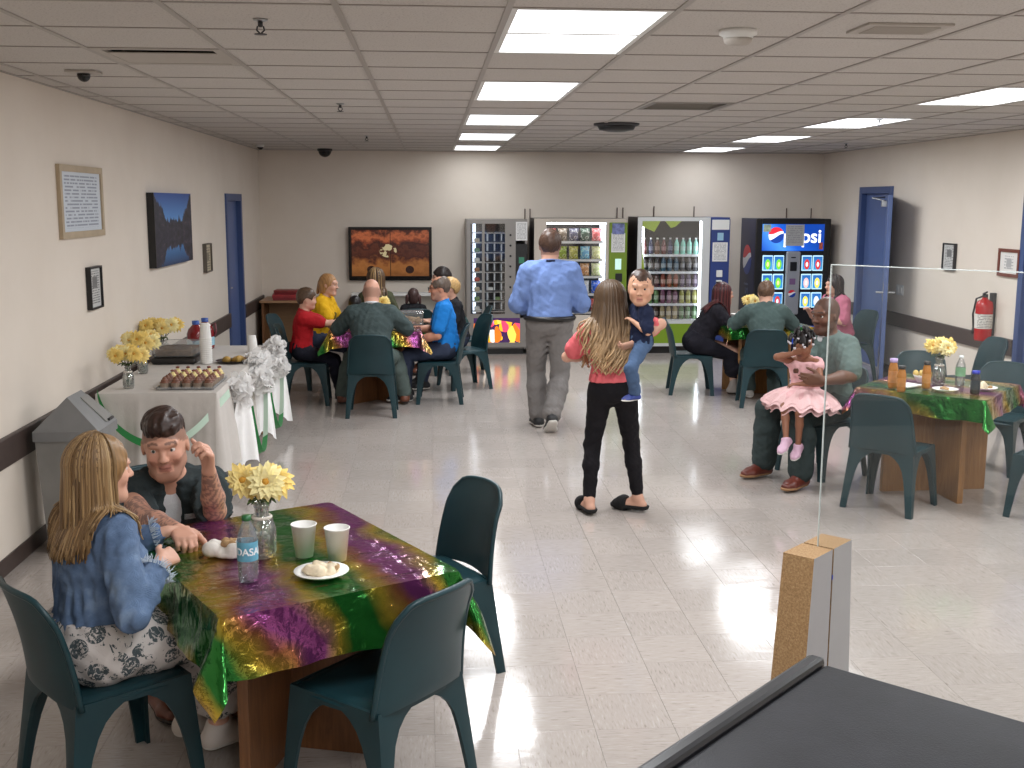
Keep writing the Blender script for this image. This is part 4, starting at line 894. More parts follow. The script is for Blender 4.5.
def surfnets(D, h, org):
    S = D < 0; c = np.zeros(tuple(n - 1 for n in D.shape), np.int8)
    offs = [(i, j, k) for i in (0, 1) for j in (0, 1) for k in (0, 1)]
    for i, j, k in offs: c += S[i:S.shape[0] - 1 + i, j:S.shape[1] - 1 + j, k:S.shape[2] - 1 + k]
    act = (c > 0) & (c < 8); idx = np.argwhere(act); n = len(idx); acc = np.zeros((n, 3)); cnt = np.zeros(n); ids = np.full(act.shape, -1, np.int32); ids[act] = np.arange(n)
    cor = {o: D[idx[:, 0] + o[0], idx[:, 1] + o[1], idx[:, 2] + o[2]] for o in offs}
    for a in offs:
        for ax in range(3):
            if a[ax]: continue
            b = tuple(v + (1 if q == ax else 0) for q, v in enumerate(a)); da, db = cor[a], cor[b]; m = (da < 0) != (db < 0); t = np.where(m, da / np.where(m, da - db, 1), 0)
            acc[m] += np.array(a) ; acc[m, ax] += t[m]; cnt[m] += 1
    V = org + h * (idx + acc / cnt[:, None]); F = []
    for ax in range(3):
        s0 = [slice(None)] * 3; s1 = [slice(None)] * 3; s0[ax] = slice(0, -1); s1[ax] = slice(1, None); A, B = S[tuple(s0)], S[tuple(s1)]; e = np.argwhere(A != B); u, v = (ax + 1) % 3, (ax + 2) % 3
        ok = (e[:, u] > 0) & (e[:, v] > 0) & (e[:, u] < D.shape[u] - 1) & (e[:, v] < D.shape[v] - 1); e = e[ok]; fl = A[tuple(e.T)]
        def cell(du, dv): q = e.copy(); q[:, u] += du; q[:, v] += dv; return ids[tuple(q.T)]
        Q = np.stack([cell(-1, -1), cell(0, -1), cell(0, 0), cell(-1, 0)], 1); Q[~fl] = Q[~fl][:, ::-1]; F.append(Q)
    return V, np.concatenate(F)
def np_mesh(name, V, F, mats, parent, col=None, origin=(0, 0, 0)):
    me = bpy.data.meshes.new(name); V = np.asarray(V, np.float32) - np.asarray(origin, np.float32); F = np.asarray(F, np.int32)
    me.vertices.add(len(V)); me.vertices.foreach_set('co', V.ravel()); me.loops.add(F.size); me.loops.foreach_set('vertex_index', F.ravel()); me.polygons.add(len(F)); me.polygons.foreach_set('loop_start', np.arange(0, F.size, F.shape[1], dtype=np.int32))
    me.polygons.foreach_set('use_smooth', np.ones(len(F), bool))
    for m in (mats if isinstance(mats, (list, tuple)) else [mats]): me.materials.append(m)
    me.update(calc_edges=True)
    if col is not None:
        at = me.attributes.new('Col', 'FLOAT_COLOR', 'POINT'); at.data.foreach_set('color', np.concatenate([col, np.ones((len(V), 1))], 1).astype(np.float32).ravel())
    return link(name, me, parent)
def attr_mat(name, rough=.5, tattoo=False, sss=0.0, bump=0, bscale=200, spec=.4):
    if name in MATS: return MATS[name]
    t = NT(name); a = t.n('ShaderNodeAttribute', attribute_name='Col'); t.l(a.outputs['Color'], t.b.inputs['Base Color']); t.set(Roughness=rough); t.b.inputs['Specular IOR Level'].default_value = spec
    if bump: t.bump(t.noise(t.coord('Object'), bscale, 3), bump, .003)
    MATS[name] = t.m; return t.m
M_SKIN = attr_mat('skin', .5, bump=.08); M_HAIR = attr_mat('hair', .42, bump=.0, spec=.35)
def fabric(name, col, rough=.85, var=.05, bscale=26, bump=.35, fine=420):
    if name in MATS: return MATS[name]
    t = NT(name); v = t.coord('Object'); c = srgb(*col); f = t.noise(v, 9, 4, .6); t.l(t.ramp(f, [(.3, tuple(x * (1 - var) for x in c[:3]) + (1,)), (.7, tuple(min(1, x * (1 + var)) for x in c[:3]) + (1,))]), t.b.inputs['Base Color'])
    t.set(Roughness=rough); t.b.inputs['Specular IOR Level'].default_value = .25; h = t.math('ADD', t.noise(v, bscale, 4, .55, .9), t.math('MULTIPLY', t.noise(v, fine, 2), .25)); t.bump(h, bump, .012); MATS[name] = t.m; return t.m
def ik(a, t, l1, l2, hint):
    d = t - a; L = np.linalg.norm(d)
    if L > (l1 + l2) * .995: t = a + d / L * (l1 + l2) * .995; d = t - a; L = np.linalg.norm(d)
    L = max(L, abs(l1 - l2) * 1.05 + .01); u = nrm(d); x = (l1 * l1 - l2 * l2 + L * L) / (2 * L); hgt = math.sqrt(max(1e-6, l1 * l1 - x * x)); hv = np.asarray(hint, float); hv = hv - u * (hv @ u); return a + u * x + nrm(hv) * hgt, t
def rot(v, ax, ang): ax = nrm(ax); c, s_ = math.cos(ang), math.sin(ang); return v * c + np.cross(ax, v) * s_ + ax * (ax @ v) * (1 - c)

class Fig:
    """skeleton of one person in world space"""
    def __init__(s, P, yaw, H=1.75, fem=False, fat=1.0, lean=8, side=0, twist=0, head=None, hs=1.06, hpitch=0, hroll=0, armk=1.0, neckf=.25):
        k = H / 1.75; s.k = k; s.fem = fem; s.fat = fat; s.hs = hs; s.P = V3(*P); a = math.radians(yaw); s.f = V3(math.cos(a), math.sin(a), 0); s.l = V3(-math.sin(a), math.cos(a), 0); s.z = V3(0, 0, 1)
        u = rot(s.z, s.l, math.radians(lean)); u = rot(u, s.f, -math.radians(side)); s.u = nrm(u)
        s.sl = nrm(rot(s.l - s.u * (s.l @ s.u), s.u, math.radians(twist))); s.sf = nrm(np.cross(s.sl, s.u))
        s.waist = s.P + s.z * .10 * k * .6 + s.u * .08 * k; s.chest = s.P + s.u * .31 * k; s.neck = s.P + s.u * .475 * k
        sw = (.142 if fem else .162) * k * (1 + .25 * (fat - 1)); s.sw = sw
        s.shl = s.neck - s.u * .048 * k + s.sl * sw; s.shr = s.neck - s.u * .048 * k - s.sl * sw
        hy = math.radians(yaw if head is None else head); hf = V3(math.cos(hy), math.sin(hy), 0); hl = V3(-math.sin(hy), math.cos(hy), 0); hf = rot(hf, hl, math.radians(hpitch)); hu = np.cross(hf, hl); hl = rot(hl, hf, math.radians(hroll)); hu = np.cross(hf, hl)
        s.hf, s.hl, s.hu = nrm(hf), nrm(hl), nrm(hu); hk = k * hs; s.hk = hk
        nk = nrm(s.u * (1 - neckf) + s.z * neckf); s.nbase = s.neck - s.u * .01 * k; s.ntop = s.neck + nk * .075 * k + s.sf * .012 * k; s.hc = s.ntop + s.hu * .085 * hk + s.hf * .018 * hk
        s.ua, s.fa = .275 * k * armk, .245 * k * armk; s.th, s.sh = .425 * k, .40 * k
        s.hipl = s.P + s.l * .088 * k; s.hipr = s.P - s.l * .088 * k
    def rel(s, f, l, z): return s.P * V3(1, 1, 0) + s.f * f + s.l * l + V3(0, 0, z)
    def arms(s, L, R, eL=(-.3, .6, -.8), eR=(-.3, -.6, -.8)):
        vec = lambda h: s.f * h[0] + s.l * h[1] + s.z * h[2]
        s.ell_, s.wrl = (V3(*L[0]), V3(*L[1])) if isinstance(L[0], (tuple, np.ndarray)) else ik(s.shl, V3(*L), s.ua, s.fa, vec(eL))
        s.elr_, s.wrr = (V3(*R[0]), V3(*R[1])) if isinstance(R[0], (tuple, np.ndarray)) else ik(s.shr, V3(*R), s.ua, s.fa, vec(eR)); return s
    def legs(s, L, R, kL=(1, .15, .6), kR=(1, -.15, .6), tl=None, tr=None, tp=(0, 0)):
        vec = lambda h: s.f * h[0] + s.l * h[1] + s.z * h[2]
        s.knl, s.anl = ik(s.hipl, V3(*L), s.th, s.sh, vec(kL)); s.knr, s.anr = ik(s.hipr, V3(*R), s.th, s.sh, vec(kR)); yaw = math.degrees(math.atan2(s.f[1], s.f[0]))
        def d(t, p): a = math.radians(yaw if t is None else t); p = math.radians(p); return V3(math.cos(a) * math.cos(p), math.sin(a) * math.cos(p), -math.sin(p))
        s.tdl, s.tdr = d(tl, tp[0]), d(tr, tp[1]); return s
    # ---- shapes
    def torso(s, S, g=0.0, belly=1.0):
        k = s.k; w = s.fat; ax = np.stack([s.sl, s.sf, s.u]); axp = np.stack([s.l, s.f, nrm(np.cross(s.l, s.f))]); fm = s.fem
        S.ell(s.P + s.z * .025 * k - s.f * .012 * k, V3((.165 if fm else .158) * k * (1 + .7 * (w - 1)), .118 * k * w, .115 * k) + g, axp, k=.05 * k)
        S.ell(s.waist, V3((.128 if fm else .14) * k * w, .10 * k * (w * belly), .14 * k) + g, ax, k=.06 * k)
        S.ell(s.chest, V3((.145 if fm else .165) * k * (1 + .8 * (w - 1)), .105 * k * (1 + .7 * (w - 1)), .165 * k) + g, ax, k=.06 * k)
        S.rc(s.shl - s.sl * .03 * k, s.shr + s.sl * .03 * k, .050 * k + g, k=.06 * k)
        S.rc(s.neck + s.u * .038 * k, s.shl - s.sl * .02 * k, .042 * k + g, .048 * k + g, k=.04 * k); S.rc(s.neck + s.u * .038 * k, s.shr + s.sl * .02 * k, .042 * k + g, .048 * k + g, k=.04 * k)
        if fm:
            for q in (-1, 1): S.ell(s.chest + s.sl * q * .068 * k + s.sf * .085 * k - s.u * .0 * k, V3(.062, .06, .065) * k * (1 + .6 * (w - 1)) + g, ax, k=.04 * k)
        return S
    def arm(s, S, side, g=0.0, f0=0., f1=2., fatk=1.0):
        """f: 0 shoulder, 1 elbow, 2 wrist"""
        k = s.k * (.88 if s.fem else 1) * fatk * (1 + .45 * (s.fat - 1)); sh, e, w = (s.shl, s.ell_, s.wrl) if side > 0 else (s.shr, s.elr_, s.wrr); R = [.054 * k, .041 * k, .027 * k]; mid = .043 * k
        if f1 > 0: q = min(1, f1); S.rc(sh, sh + (e - sh) * q, R[0] + g, R[0] + (R[1] - R[0]) * q + g, k=.03 * s.k)
        if f1 > 1: q = f1 - 1; S.rc(e, e + (w - e) * min(q, .35), R[1] + g, mid + g, k=.015 * s.k);
        if f1 > 1.35: q = f1 - 1; S.rc(e + (w - e) * .35, e + (w - e) * q, mid + g, mid + (R[2] - mid) * (q - .35) / .65 + g, k=.015 * s.k)
        return S
    def leg(s, S, side, g=0.0, f1=2., loose=0.0):
        k = s.k * (1 + .4 * (s.fat - 1)); h, n, a = (s.hipl, s.knl, s.anl) if side > 0 else (s.hipr, s.knr, s.anr); R0, R1, R2 = .086 * k, .056 * k, .036 * k
        q = min(1, f1); S.rc(h, h + (n - h) * q, R0 + g, R0 + (R1 - R0) * q + g + loose * .3 * q, k=.04 * s.k)
        if f1 > 1:
            q = f1 - 1; cb = nrm(np.cross(np.cross(a - n, n - h + V3(0, 0, .001)), a - n)); back = -s.f * .012 * k
            S.rc(n, n + (a - n) * min(.35, q) + back, R1 + g, .054 * k + g + loose * .6, k=.02 * s.k)
            if q > .35: S.rc(n + (a - n) * .35 + back, n + (a - n) * q, .054 * k + g + loose * .6, .054 * k + (R2 - .054 * k) * (q - .35) / .65 + g + loose, k=.02 * s.k)
        return S
    def foot(s, S, side, g=0.0):
        k = s.k; a, d = (s.anl, s.tdl) if side > 0 else (s.anr, s.tdr); dn = nrm(np.cross(np.cross(d, V3(0, 0, -1)), d)); dn = V3(0, 0, -1) - d * (V3(0, 0, -1) @ d); dn = nrm(dn)
        heel = a + dn * .045 * k - d * .035 * k; ball = a + dn * .055 * k + d * .115 * k; toe = a + dn * .06 * k + d * .165 * k; lat = nrm(np.cross(d, dn))
        S.rc(a + V3(0, 0, .01), heel, .034 * k + g, .031 * k + g, k=.02 * k); S.rc(a, ball, .036 * k + g, .026 * k + g, k=.03 * k)
        for q in (-1, 1): S.rc(heel + lat * q * .008 * k, ball + lat * q * .022 * k, .028 * k + g, .024 * k + g, k=.02 * k); S.rc(ball + lat * q * .022 * k, toe + lat * q * .012 * k, .024 * k + g, .018 * k + g, k=.015 * k)
        return heel, ball, toe, lat, dn
    def hand(s, S, side, d=None, palm=None, curl=.35, spread=.12, scale=1.0, thumb=.6):
        e, w = (s.ell_, s.wrl) if side > 0 else (s.elr_, s.wrr); d = nrm(w - e) if d is None else nrm(d); k = s.k * (.9 if s.fem else 1) * scale
        n = V3(0, 0, -1) if palm is None else V3(*palm); n = nrm(n - d * (n @ d)); lat = nrm(np.cross(n, d)) * (1 if side > 0 else -1)   # towards the thumb
        kn = []; L = [.070, .078, .072, .056]; X = [.030, .010, -.011, -.030]; base = [.092, .095, .090, .082]
        for x, b, fl in zip(X, base, L):
            kc = w + d * b * k + lat * x * k; kn.append(kc); S.rc(w + lat * x * .55 * k + d * .01 * k, kc, .0155 * k, .0125 * k, k=.014 * k)
            dd = rot(d, n, -(x / .03) * spread * .5 * (1 if side > 0 else -1)); ax = nrm(np.cross(dd, n)); p = kc
            for seg, (fr, cu) in enumerate(((.45, .75), (.32, 1.0), (.23, .8))):
                dd = rot(dd, ax, curl * 1.5 * cu); q = p + dd * fl * fr * k; r = (.0098, .0088, .0078, .007)[seg:seg + 2]; S.rc(p, q, r[0] * k, r[1] * k, k=.003 * k); p = q
        t0 = w + d * .028 * k + lat * .022 * k; td = nrm(d * .62 + lat * .68 + n * .35 * thumb); t1 = t0 + td * .048 * k; td2 = nrm(d * .85 + lat * .22 + n * .5 * thumb); t2 = t1 + td2 * .032 * k; t3 = t2 + nrm(td2 + n * .25) * .026 * k
        S.rc(t0, t1, .017 * k, .0125 * k, k=.014 * k); S.rc(t1, t2, .0115 * k, .0105 * k, k=.004 * k); S.rc(t2, t3, .0105 * k, .008 * k, k=.003 * k); return S
    def H(s, f, l, u): return s.hc + (s.hf * f + s.hl * l + s.hu * u) * s.hk
    def headS(s, S, child=False, ears=True):
        k = s.hk; ax = np.stack([s.hf, s.hl, s.hu]); H = s.H; ch = child
        S.ell(H(-.012, 0, .028), V3(.098, .077 if not ch else .082, .096) * k, ax, k=.03 * k); S.ell(H(.025, 0, -.030), V3(.066, .057 if not ch else .066, .082 if not ch else .070) * k, ax, k=.03 * k)
        S.rc(H(.068, .012, -.096 if not ch else -.082), H(.068, -.012, -.096 if not ch else -.082), .021 * k, k=.03 * k)
        for q in (-1, 1):
            S.rc(H(.0, q * (.048 if not s.fem else .042), -.062), H(.058, q * .018, -.096 if not ch else -.08), .020 * k, .019 * k, k=.03 * k); S.ell(H(.062, q * .038, -.026), (V3(.020, .018, .022) if not ch else V3(.026, .027, .026)) * k, ax, k=.02 * k)
            S.rc(H(.080, q * .046, .030), H(.091, q * .012, .027), (.010 if not ch else .006) * k, (.012 if not ch else .007) * k, k=.018 * k)
            S.ell(H(.100, q * .031, .005), V3(.019, .0155, .0068 if not ch else .0085) * k, ax, k=.010 * k, mode='s')
            if ears: S.ell(H(-.008, q * .079, -.004), V3(.019, .007, .031) * k, ax, k=.008 * k)
        S.rc(H(.088, 0, .014), H(.111 if not ch else .101, 0, -.024), (.008 if not ch else .006) * k, (.0115 if not ch else .0095) * k, k=.012 * k)
        for q in (-1, 1): S.ell(H(.099, q * .011, -.028), V3(.011, .008, .008) * k, ax, k=.006 * k)
        S.ell(H(.088, 0, -.053), V3(.009, .020 if not ch else .015, .005) * k, ax, k=.008 * k); S.ell(H(.086, 0, -.066), V3(.010, .017 if not ch else .013, .006) * k, ax, k=.008 * k)
        nr = (.045 if s.fem else .056) * s.k * (1 + .2 * (s.fat - 1)); S.rc(s.H(-.022, 0, -.05), s.nbase, nr, nr * 1.12, k=.035 * s.k); return S
    def paint_head(s, V, base, lip=(.30, .10, .09), brow=None, stub=None, scalp=None):
        C = np.tile(np.array(srgb(*base)[:3]), (len(V), 1)); q = (V - s.hc) / s.hk; f, l, u = q @ s.hf, q @ s.hl, q @ s.hu; hd = (u > -.12) & (np.abs(l) < .1) & (f > -.13) & (f < .14)
        def put(m, c, a=1.): C[m] = C[m] * (1 - a) + np.array(c) * a
        if stub is not None: put(hd & (f > .0) & (u < -.03) & ((u < -.075) | (np.abs(l) > .03) | (u > -.05) & (np.abs(l) < .03) & (u < -.04)), stub, .45)
        cheek = np.exp(-(((np.abs(l) - .042) / .022) ** 2 + ((u + .03) / .025) ** 2)) * (f > .04) * hd; C += (np.array(srgb(*base)[:3]) * np.array([.06, -.04, -.04])) * cheek[:, None]
        lm = hd & (f > .07) & (np.abs(l) < .022) & (u < -.047) & (u > -.072); put(lm, lip, .6); put(hd & (f > .078) & (np.abs(l) < .021) & (np.abs(u + .0595) < .0028), np.array(lip) * .45, .8)
        if brow is not None: bu = .030 + .006 * np.cos((np.abs(l) - .03) / .02); put(hd & (f > .065) & (np.abs(l) > .013) & (np.abs(l) < .052) & (np.abs(u - bu) < .0045), brow, .7)
        put(hd & (f > .09) & (np.abs(np.abs(l) - .0085) < .004) & (np.abs(u + .033) < .004), np.array(srgb(*base)[:3]) * .35, .8)
        if scalp is not None:
            m, c, a = scalp(f, l, u); C = C * (1 - (hd * m * a)[:, None]) + np.array(c) * (hd * m * a)[:, None]
        return C
    def eyes(s, parent, iris=(70, 50, 36), look=(0, 0), org=(0, 0, 0), big=1.0):
        for q in (-1, 1):
            m = MB(); m.sm = True; r = .0122 * s.hk; c = s.H(.0722, q * .031, .006); dirv = nrm(s.hf + s.hl * look[0] + s.hu * look[1]); a = nrm(np.cross(dirv, s.hu)); b = np.cross(a, dirv); prof = []
            for i, th in enumerate((0, .24 * big, .50 * big, .68 * big, 1.1, 1.5)):
                prof.append((math.sin(th) * r, math.cos(th) * r))
            n = 14; base_i = 0; vs = []; fs = []
            for (rr, zz) in prof:
                for kk in range(n): ang = 2 * PI * kk / n; vs.append(tuple(c - np.array(org) + dirv * zz + (a * math.cos(ang) + b * math.sin(ang)) * rr))
            o = len(m.v); m.v += vs
            for i in range(len(prof) - 1):
                for kk in range(n): m.f.append((o + i * n + kk, o + i * n + (kk + 1) % n, o + (i + 1) * n + (kk + 1) % n, o + (i + 1) * n + kk)); m.mi.append(0 if i < 2 and i < 1 else (1 if i < 2 else 2)); m.smooth.append(True)
            m.build('eye', [mat('pupil', (10, 8, 8), .15), mat('iris_%d' % iris[0], iris, .2), mat('eye_white', (215, 208, 202), .25)], parent)
def short_hair(fg, style='short', grow=.012, seed=1):
    S = Solid(); ax = np.stack([fg.hf, fg.hl, fg.hu]); k = fg.hk
    if style == 'fade': S.ell(fg.H(.002, 0, .082), V3(.093, .0715, .062) * k, ax, k=.01); S.ell(fg.H(-.03, 0, .05), V3(.085, .074, .08) * k, ax, k=.02 * k)
    else: S.ell(fg.H(-.014, 0, .030), (V3(.098, .077, .096) + grow) * k, ax, k=.01)
    S.ell(fg.H(.105, 0, -.045), V3(.085, .10, .105) * k, ax, k=.012 * k, mode='s')
    S.sub_rc(fg.H(.01, .11, -.035), fg.H(.01, -.11, -.035), .052 * k, k=.01 * k)
    S.cut(fg.H(-.08, 0, -.060), -(fg.hu - fg.hf * .25)); S.disp = (.0045 * k, 60, seed, V3(1, 1, .6)); return S
def locks(fg, parent, name, n, length, cols, r=.010, az=(65, 360 - 65), wave=.0, wavef=6, seed=3, body=None, spread=.0, drop=(0, 0, 0), part=0, org=(0, 0, 0), taper=.25, curl_from=.4, top=.012, segs=14):
    """hair that leaves the parting, follows the skull and falls; locks are pushed outside the body"""
    rg = np.random.default_rng(seed); m = MB(); m.sm = True; cc = []; k = fg.hk
    a = np.radians(rg.uniform(*az, n)); layer = rg.uniform(0, 1, n)[:, None]; rad = V3(.098, .077, .096) + top + .012 * layer; s0 = rg.uniform(.05, .5, n)
    ca, sa = np.cos(a)[:, None], np.sin(a)[:, None]; pts = []
    for q in np.linspace(0, 1, 7):
        th = (s0 + (1.75 - s0) * q)[:, None]; pts.append(fg.hc + k * (fg.hf * (-.012 + rad[:, :1] * np.sin(th) * ca) + fg.hl * (rad[:, 1:2] * np.sin(th) * sa) + fg.hu * (.028 + rad[:, 2:] * np.cos(th))))
    L = length * k * rg.uniform(.82, 1.05, n)[:, None]; unit = lambda v: v / (np.linalg.norm(v, axis=1, keepdims=True) + 1e-12)
    outv = unit(fg.hf * ca * .9 + fg.hl * sa); dv = unit(fg.hu * -.5 + V3(0, 0, -.6) + outv * (.05 + spread * rg.uniform(.3, 1, n)[:, None]) + np.array(drop)); ph = rg.uniform(0, 6.28, n)[:, None]; wd_ = unit(np.cross(dv, outv)); base = pts[-1].copy()
    for i in range(1, segs + 1):
        t = i / segs; dv = unit(dv + V3(0, 0, -.12)); base = base + dv * L / segs
        if body is not None:
            for _ in range(2):
                d = body.value(base); hit = d < .012
                if hit.any():
                    b = base[hit]; e = .004; gr = np.stack([body.value(b + e * ax_) - d[hit] for ax_ in np.eye(3)], 1); base[hit] = b + unit(gr) * (.014 - d[hit])[:, None]
        am = wave * max(0, (t - curl_from) / (1 - curl_from)); pts.append(base + wd_ * am * np.sin(t * wavef + ph) + outv * am * .6 * np.cos(t * wavef + ph))
    pts = np.stack(pts, 1) - np.array(org); np_ = pts.shape[1]; R = []
    for i in range(np_):
        t = i / (np_ - 1); R.append(r * k * (.55 + .45 * min(1, t * 5)) * (1 - (1 - taper) * max(0, (t - .6) / .4)))
    for q in range(n):
        m.tube([tuple(p) for p in pts[q]], R, 5, True, .6); c0 = None if callable(cols) else np.array(cols[rg.integers(0, len(cols))]) * rg.uniform(.9, 1.1); lk = rg.uniform(.75, 1.1)
        for i in range(np_): cc += [c0 if c0 is not None else np.array(cols(i / (np_ - 1), lk))] * 5
    me = m.mesh(name, M_HAIR); at = me.attributes.new('Col', 'FLOAT_COLOR', 'POINT'); C = np.concatenate([np.array(cc), np.ones((len(cc), 1))], 1).astype(np.float32); at.data.foreach_set('color', C.ravel()); return link(name, me, parent)
def solid_part(S, name, m, parent, h, org, col=None):
    V, F = S.mesh(h)
    if col is not None and not callable(col): col = np.tile(np.array(col), (len(V), 1))
    elif callable(col): col = col(V)
    return np_mesh(name, V, F, m, parent, col, org)
def shoe(fg, side, parent, h, org, um, sm, g=.008, high=False, name='shoe', barefoot=False):
    S = Solid(); heel, ball, toe, lat, dn = fg.foot(S, side, g); a = fg.anl if side > 0 else fg.anr; kn = fg.knl if side > 0 else fg.knr; k = fg.k
    if high: S.rc(a, a + nrm(kn - a) * .10 * k, .044 * k, .046 * k, k=.02 * k)
    solep = heel + dn * .022 * k; S.cut(solep, dn); S.cut(a + nrm(kn - a) * (.10 if high else .025) * k, nrm(kn - a)); o = solid_part(S, name, um, parent, h, org)
    T = Solid(); T.rc(heel - fg.k * .0 * dn, ball, .046 * k, .052 * k, k=.03); T.rc(ball, toe, .052 * k, .040 * k, k=.03); T.cut(solep + dn * .014 * k, dn); T.cut(solep - dn * .006 * k, -dn); solid_part(T, 'sole', sm, o, h, org); return o
# ------------------------------------------------------------------ the people
def PX(px, py, Y):
    """point at depth Y on the sight line of a photo pixel"""
    d = fw + rt * ((px - 512) / F_PX) - up * ((py - 384) / F_PX); t = Y / d.y; return np.array([d.x * t, Y, CH + d.z * t])
SKIN_W = (205, 158, 136); SKIN_T = (196, 146, 120); SKIN_D = (104, 70, 54); SKIN_M = (168, 120, 94)
F_GREY = lambda: fabric('uniform_green', (72, 88, 86)); F_GREYT = lambda: fabric('uniform_trousers', (66, 78, 76))
M_BOOT = mat('boot_brown', (104, 58, 40), .45, var=.2, bump=.2); M_SOLE = mat('sole_dark', (48, 40, 36), .7); M_SOLEW = mat('sole_white', (214, 210, 204), .6); M_SNK = mat('sneaker_black', (34, 34, 36), .6, bump=.2)
def rgb(*c): return np.array(srgb(*c)[:3])
def figure(fg, label, h, skin=SKIN_W, hands=({}, {}), top=None, bottom=None, shoes=None, brow=(60, 44, 34), lip=(150, 84, 78), stub=None, scalp=None, child=False, eyes=None, tattoo=None, gripk=None, barearm=True):
    org = (float(fg.P[0]), float(fg.P[1]), 0.0); t = thing('person', label, 'person', org)
    B = Solid(); fg.torso(B, -.006); fg.headS(B, child)
    for s_ in (1, -1):
        fg.arm(B, s_); fg.hand(B, s_, **hands[0 if s_ > 0 else 1]); fg.leg(B, s_, -.004); fg.foot(B, s_, -.003)
    V, F = B.mesh(h); C = fg.paint_head(V, skin, rgb(*lip), rgb(*brow) if brow else None, rgb(*stub) if stub else None, scalp)
    if tattoo is not None: C = tattoo(V, C)
    np_mesh('body', V, F, M_SKIN, t, C, org); fg.bodyS = B
    if top:
        S = Solid(); g = top.get('g', .014); fg.torso(S, g, top.get('belly', 1.0)); sl = top.get('sleeve', .62)
        for s_ in (1, -1): fg.arm(S, s_, g + top.get('sg', .006), 0, sl)
        if top.get('extra'): top['extra'](S)
        S.cut(fg.P + fg.z * top.get('hem', -.02) * fg.k, -(fg.u if top.get('hemu') is None else V3(*top['hemu']))); S.cut(fg.neck + fg.u * top.get('nk', .045) * fg.k, fg.u * .93 + fg.sf * top.get('scoop', .30)); S.disp = (top.get('fold', .0055), top.get('ff', 38), top.get('seed', 3), V3(1, 1, .55))
        o = solid_part(S, top.get('name', 'shirt'), top['mat'], t, h, org); fg.topS = S
        if top.get('collar'):
            m = MB(); c = fg.neck + fg.u * .045 * fg.k; n = 16; r = .068 * fg.k; m.tube([tuple(c - np.array(org) + fg.sl * math.cos(2 * PI * i / n) * r + fg.sf * (math.sin(2 * PI * i / n) * r * 1.05 + .006) - fg.u * max(0, math.sin(2 * PI * i / n)) * .03) for i in range(n + 1)], .013 * fg.k, 6, False); m.build('collar', top.get('cmat', top['mat']), o, True)
    if bottom:
        S = Solid(); k = fg.k; g = bottom.get('g', .010); axp = np.stack([fg.l, fg.f, fg.z]); w = fg.fat
        S.ell(fg.P + fg.z * .03 * k - fg.f * .012 * k, V3((.165 if fg.fem else .158) * k * (1 + .7 * (w - 1)), .118 * k * w, .125 * k) + g, axp, k=.05 * k); S.ell(fg.waist, V3(.135 * k * w, .10 * k * w, .12 * k) + g, np.stack([fg.sl, fg.sf, fg.u]), k=.05 * k)
        for s_ in (1, -1): fg.leg(S, s_, g, bottom.get('f1', 1.93), bottom.get('loose', .0))
        if bottom.get('extra'): bottom['extra'](S)
        S.cut(fg.P + fg.u * bottom.get('rise', .12) * k, fg.u); S.disp = (bottom.get('fold', .005), bottom.get('ff', 32), 5, V3(1, 1, .6)); o = solid_part(S, bottom.get('name', 'trousers'), bottom['mat'], t, h, org)
    if shoes:
        for s_ in (1, -1): shoe(fg, s_, t, min(h, .007), org, **shoes)
    if eyes is not None: fg.eyes(t, org=org, **eyes)
    fg.t = t; fg.org = org; fg.h = h; return fg
def cap(fg, col, style='short', grow=.012, seed=1, name='hair', h=None):
    return solid_part(short_hair(fg, style, grow, seed), name, M_HAIR, fg.t, h or min(fg.h, .007), fg.org, lambda V: rgb(*col) * (1 + .18 * np.sin(V @ np.array([210., 170, 60]) + 3 * np.sin(V @ np.array([40., 90, 130])))[:, None]))
def longcap(fg, col, grow=.014, name='hair', seed=2, h=None):
    S = Solid(); ax = np.stack([fg.hf, fg.hl, fg.hu]); k = fg.hk; S.ell(fg.H(-.016, 0, .028), (V3(.098, .078, .096) + grow) * k, ax, k=.01); S.ell(fg.H(-.045, 0, -.04), V3(.07, .078, .09) * k, ax, k=.03 * k); S.ell(fg.H(.105, 0, -.052), V3(.085, .072, .115) * k, ax, k=.02 * k, mode='s'); S.disp = (.003, 70, seed, V3(1, 1, .3))
    return solid_part(S, name, M_HAIR, fg.t, h or min(fg.h, .007), fg.org, lambda V: rgb(*col) * (1 + .15 * np.sin(V @ np.array([260., 230, 30])))[:, None])

# --- woman in the denim jacket at the near table
def denim():
    t = NT('denim'); v = t.coord('Object'); f = t.noise(v, 7, 5, .65); c = t.ramp(f, [(.3, srgb(66, 86, 116)), (.55, srgb(92, 114, 146)), (.75, srgb(126, 146, 172))]); t.l(c, t.b.inputs['Base Color']); t.set(Roughness=.9)
    w = t.n('ShaderNodeTexWave'); w.inputs['Scale'].default_value = 160; w.inputs['Distortion'].default_value = 1; t.l(t.coord('Object', rot=(0, .6, .4)), w.inputs['Vector']); t.bump(t.math('ADD', t.math('MULTIPLY', w.outputs['Fac'], .12), t.noise(v, 22, 4, .6, 1)), .5, .012); return t.m
def toile():
    t = NT('toile_print'); v = t.coord('Object'); a = t.noise(v, 48, 5, .7, 1.5); vo = t.n('ShaderNodeTexVoronoi'); vo.inputs['Scale'].default_value = 12; t.l(v, vo.inputs['Vector']); near = t.math('LESS_THAN', vo.outputs['Distance'], .42); m = t.math('MULTIPLY', near, t.math('GREATER_THAN', a, .47)); st = t.math('GREATER_THAN', t.noise(v, 16, 2, .5, 3), .60); m = t.math('MAXIMUM', m, t.math('MULTIPLY', st, t.math('GREATER_THAN', a, .5)))
    t.l(t.mix(m, srgb(198, 190, 186), srgb(66, 76, 80)), t.b.inputs['Base Color']); t.set(Roughness=.85); t.bump(t.noise(v, 14, 3, .5, 1), .4, .015); return t.m
hd = PX(108, 487, 3.72)
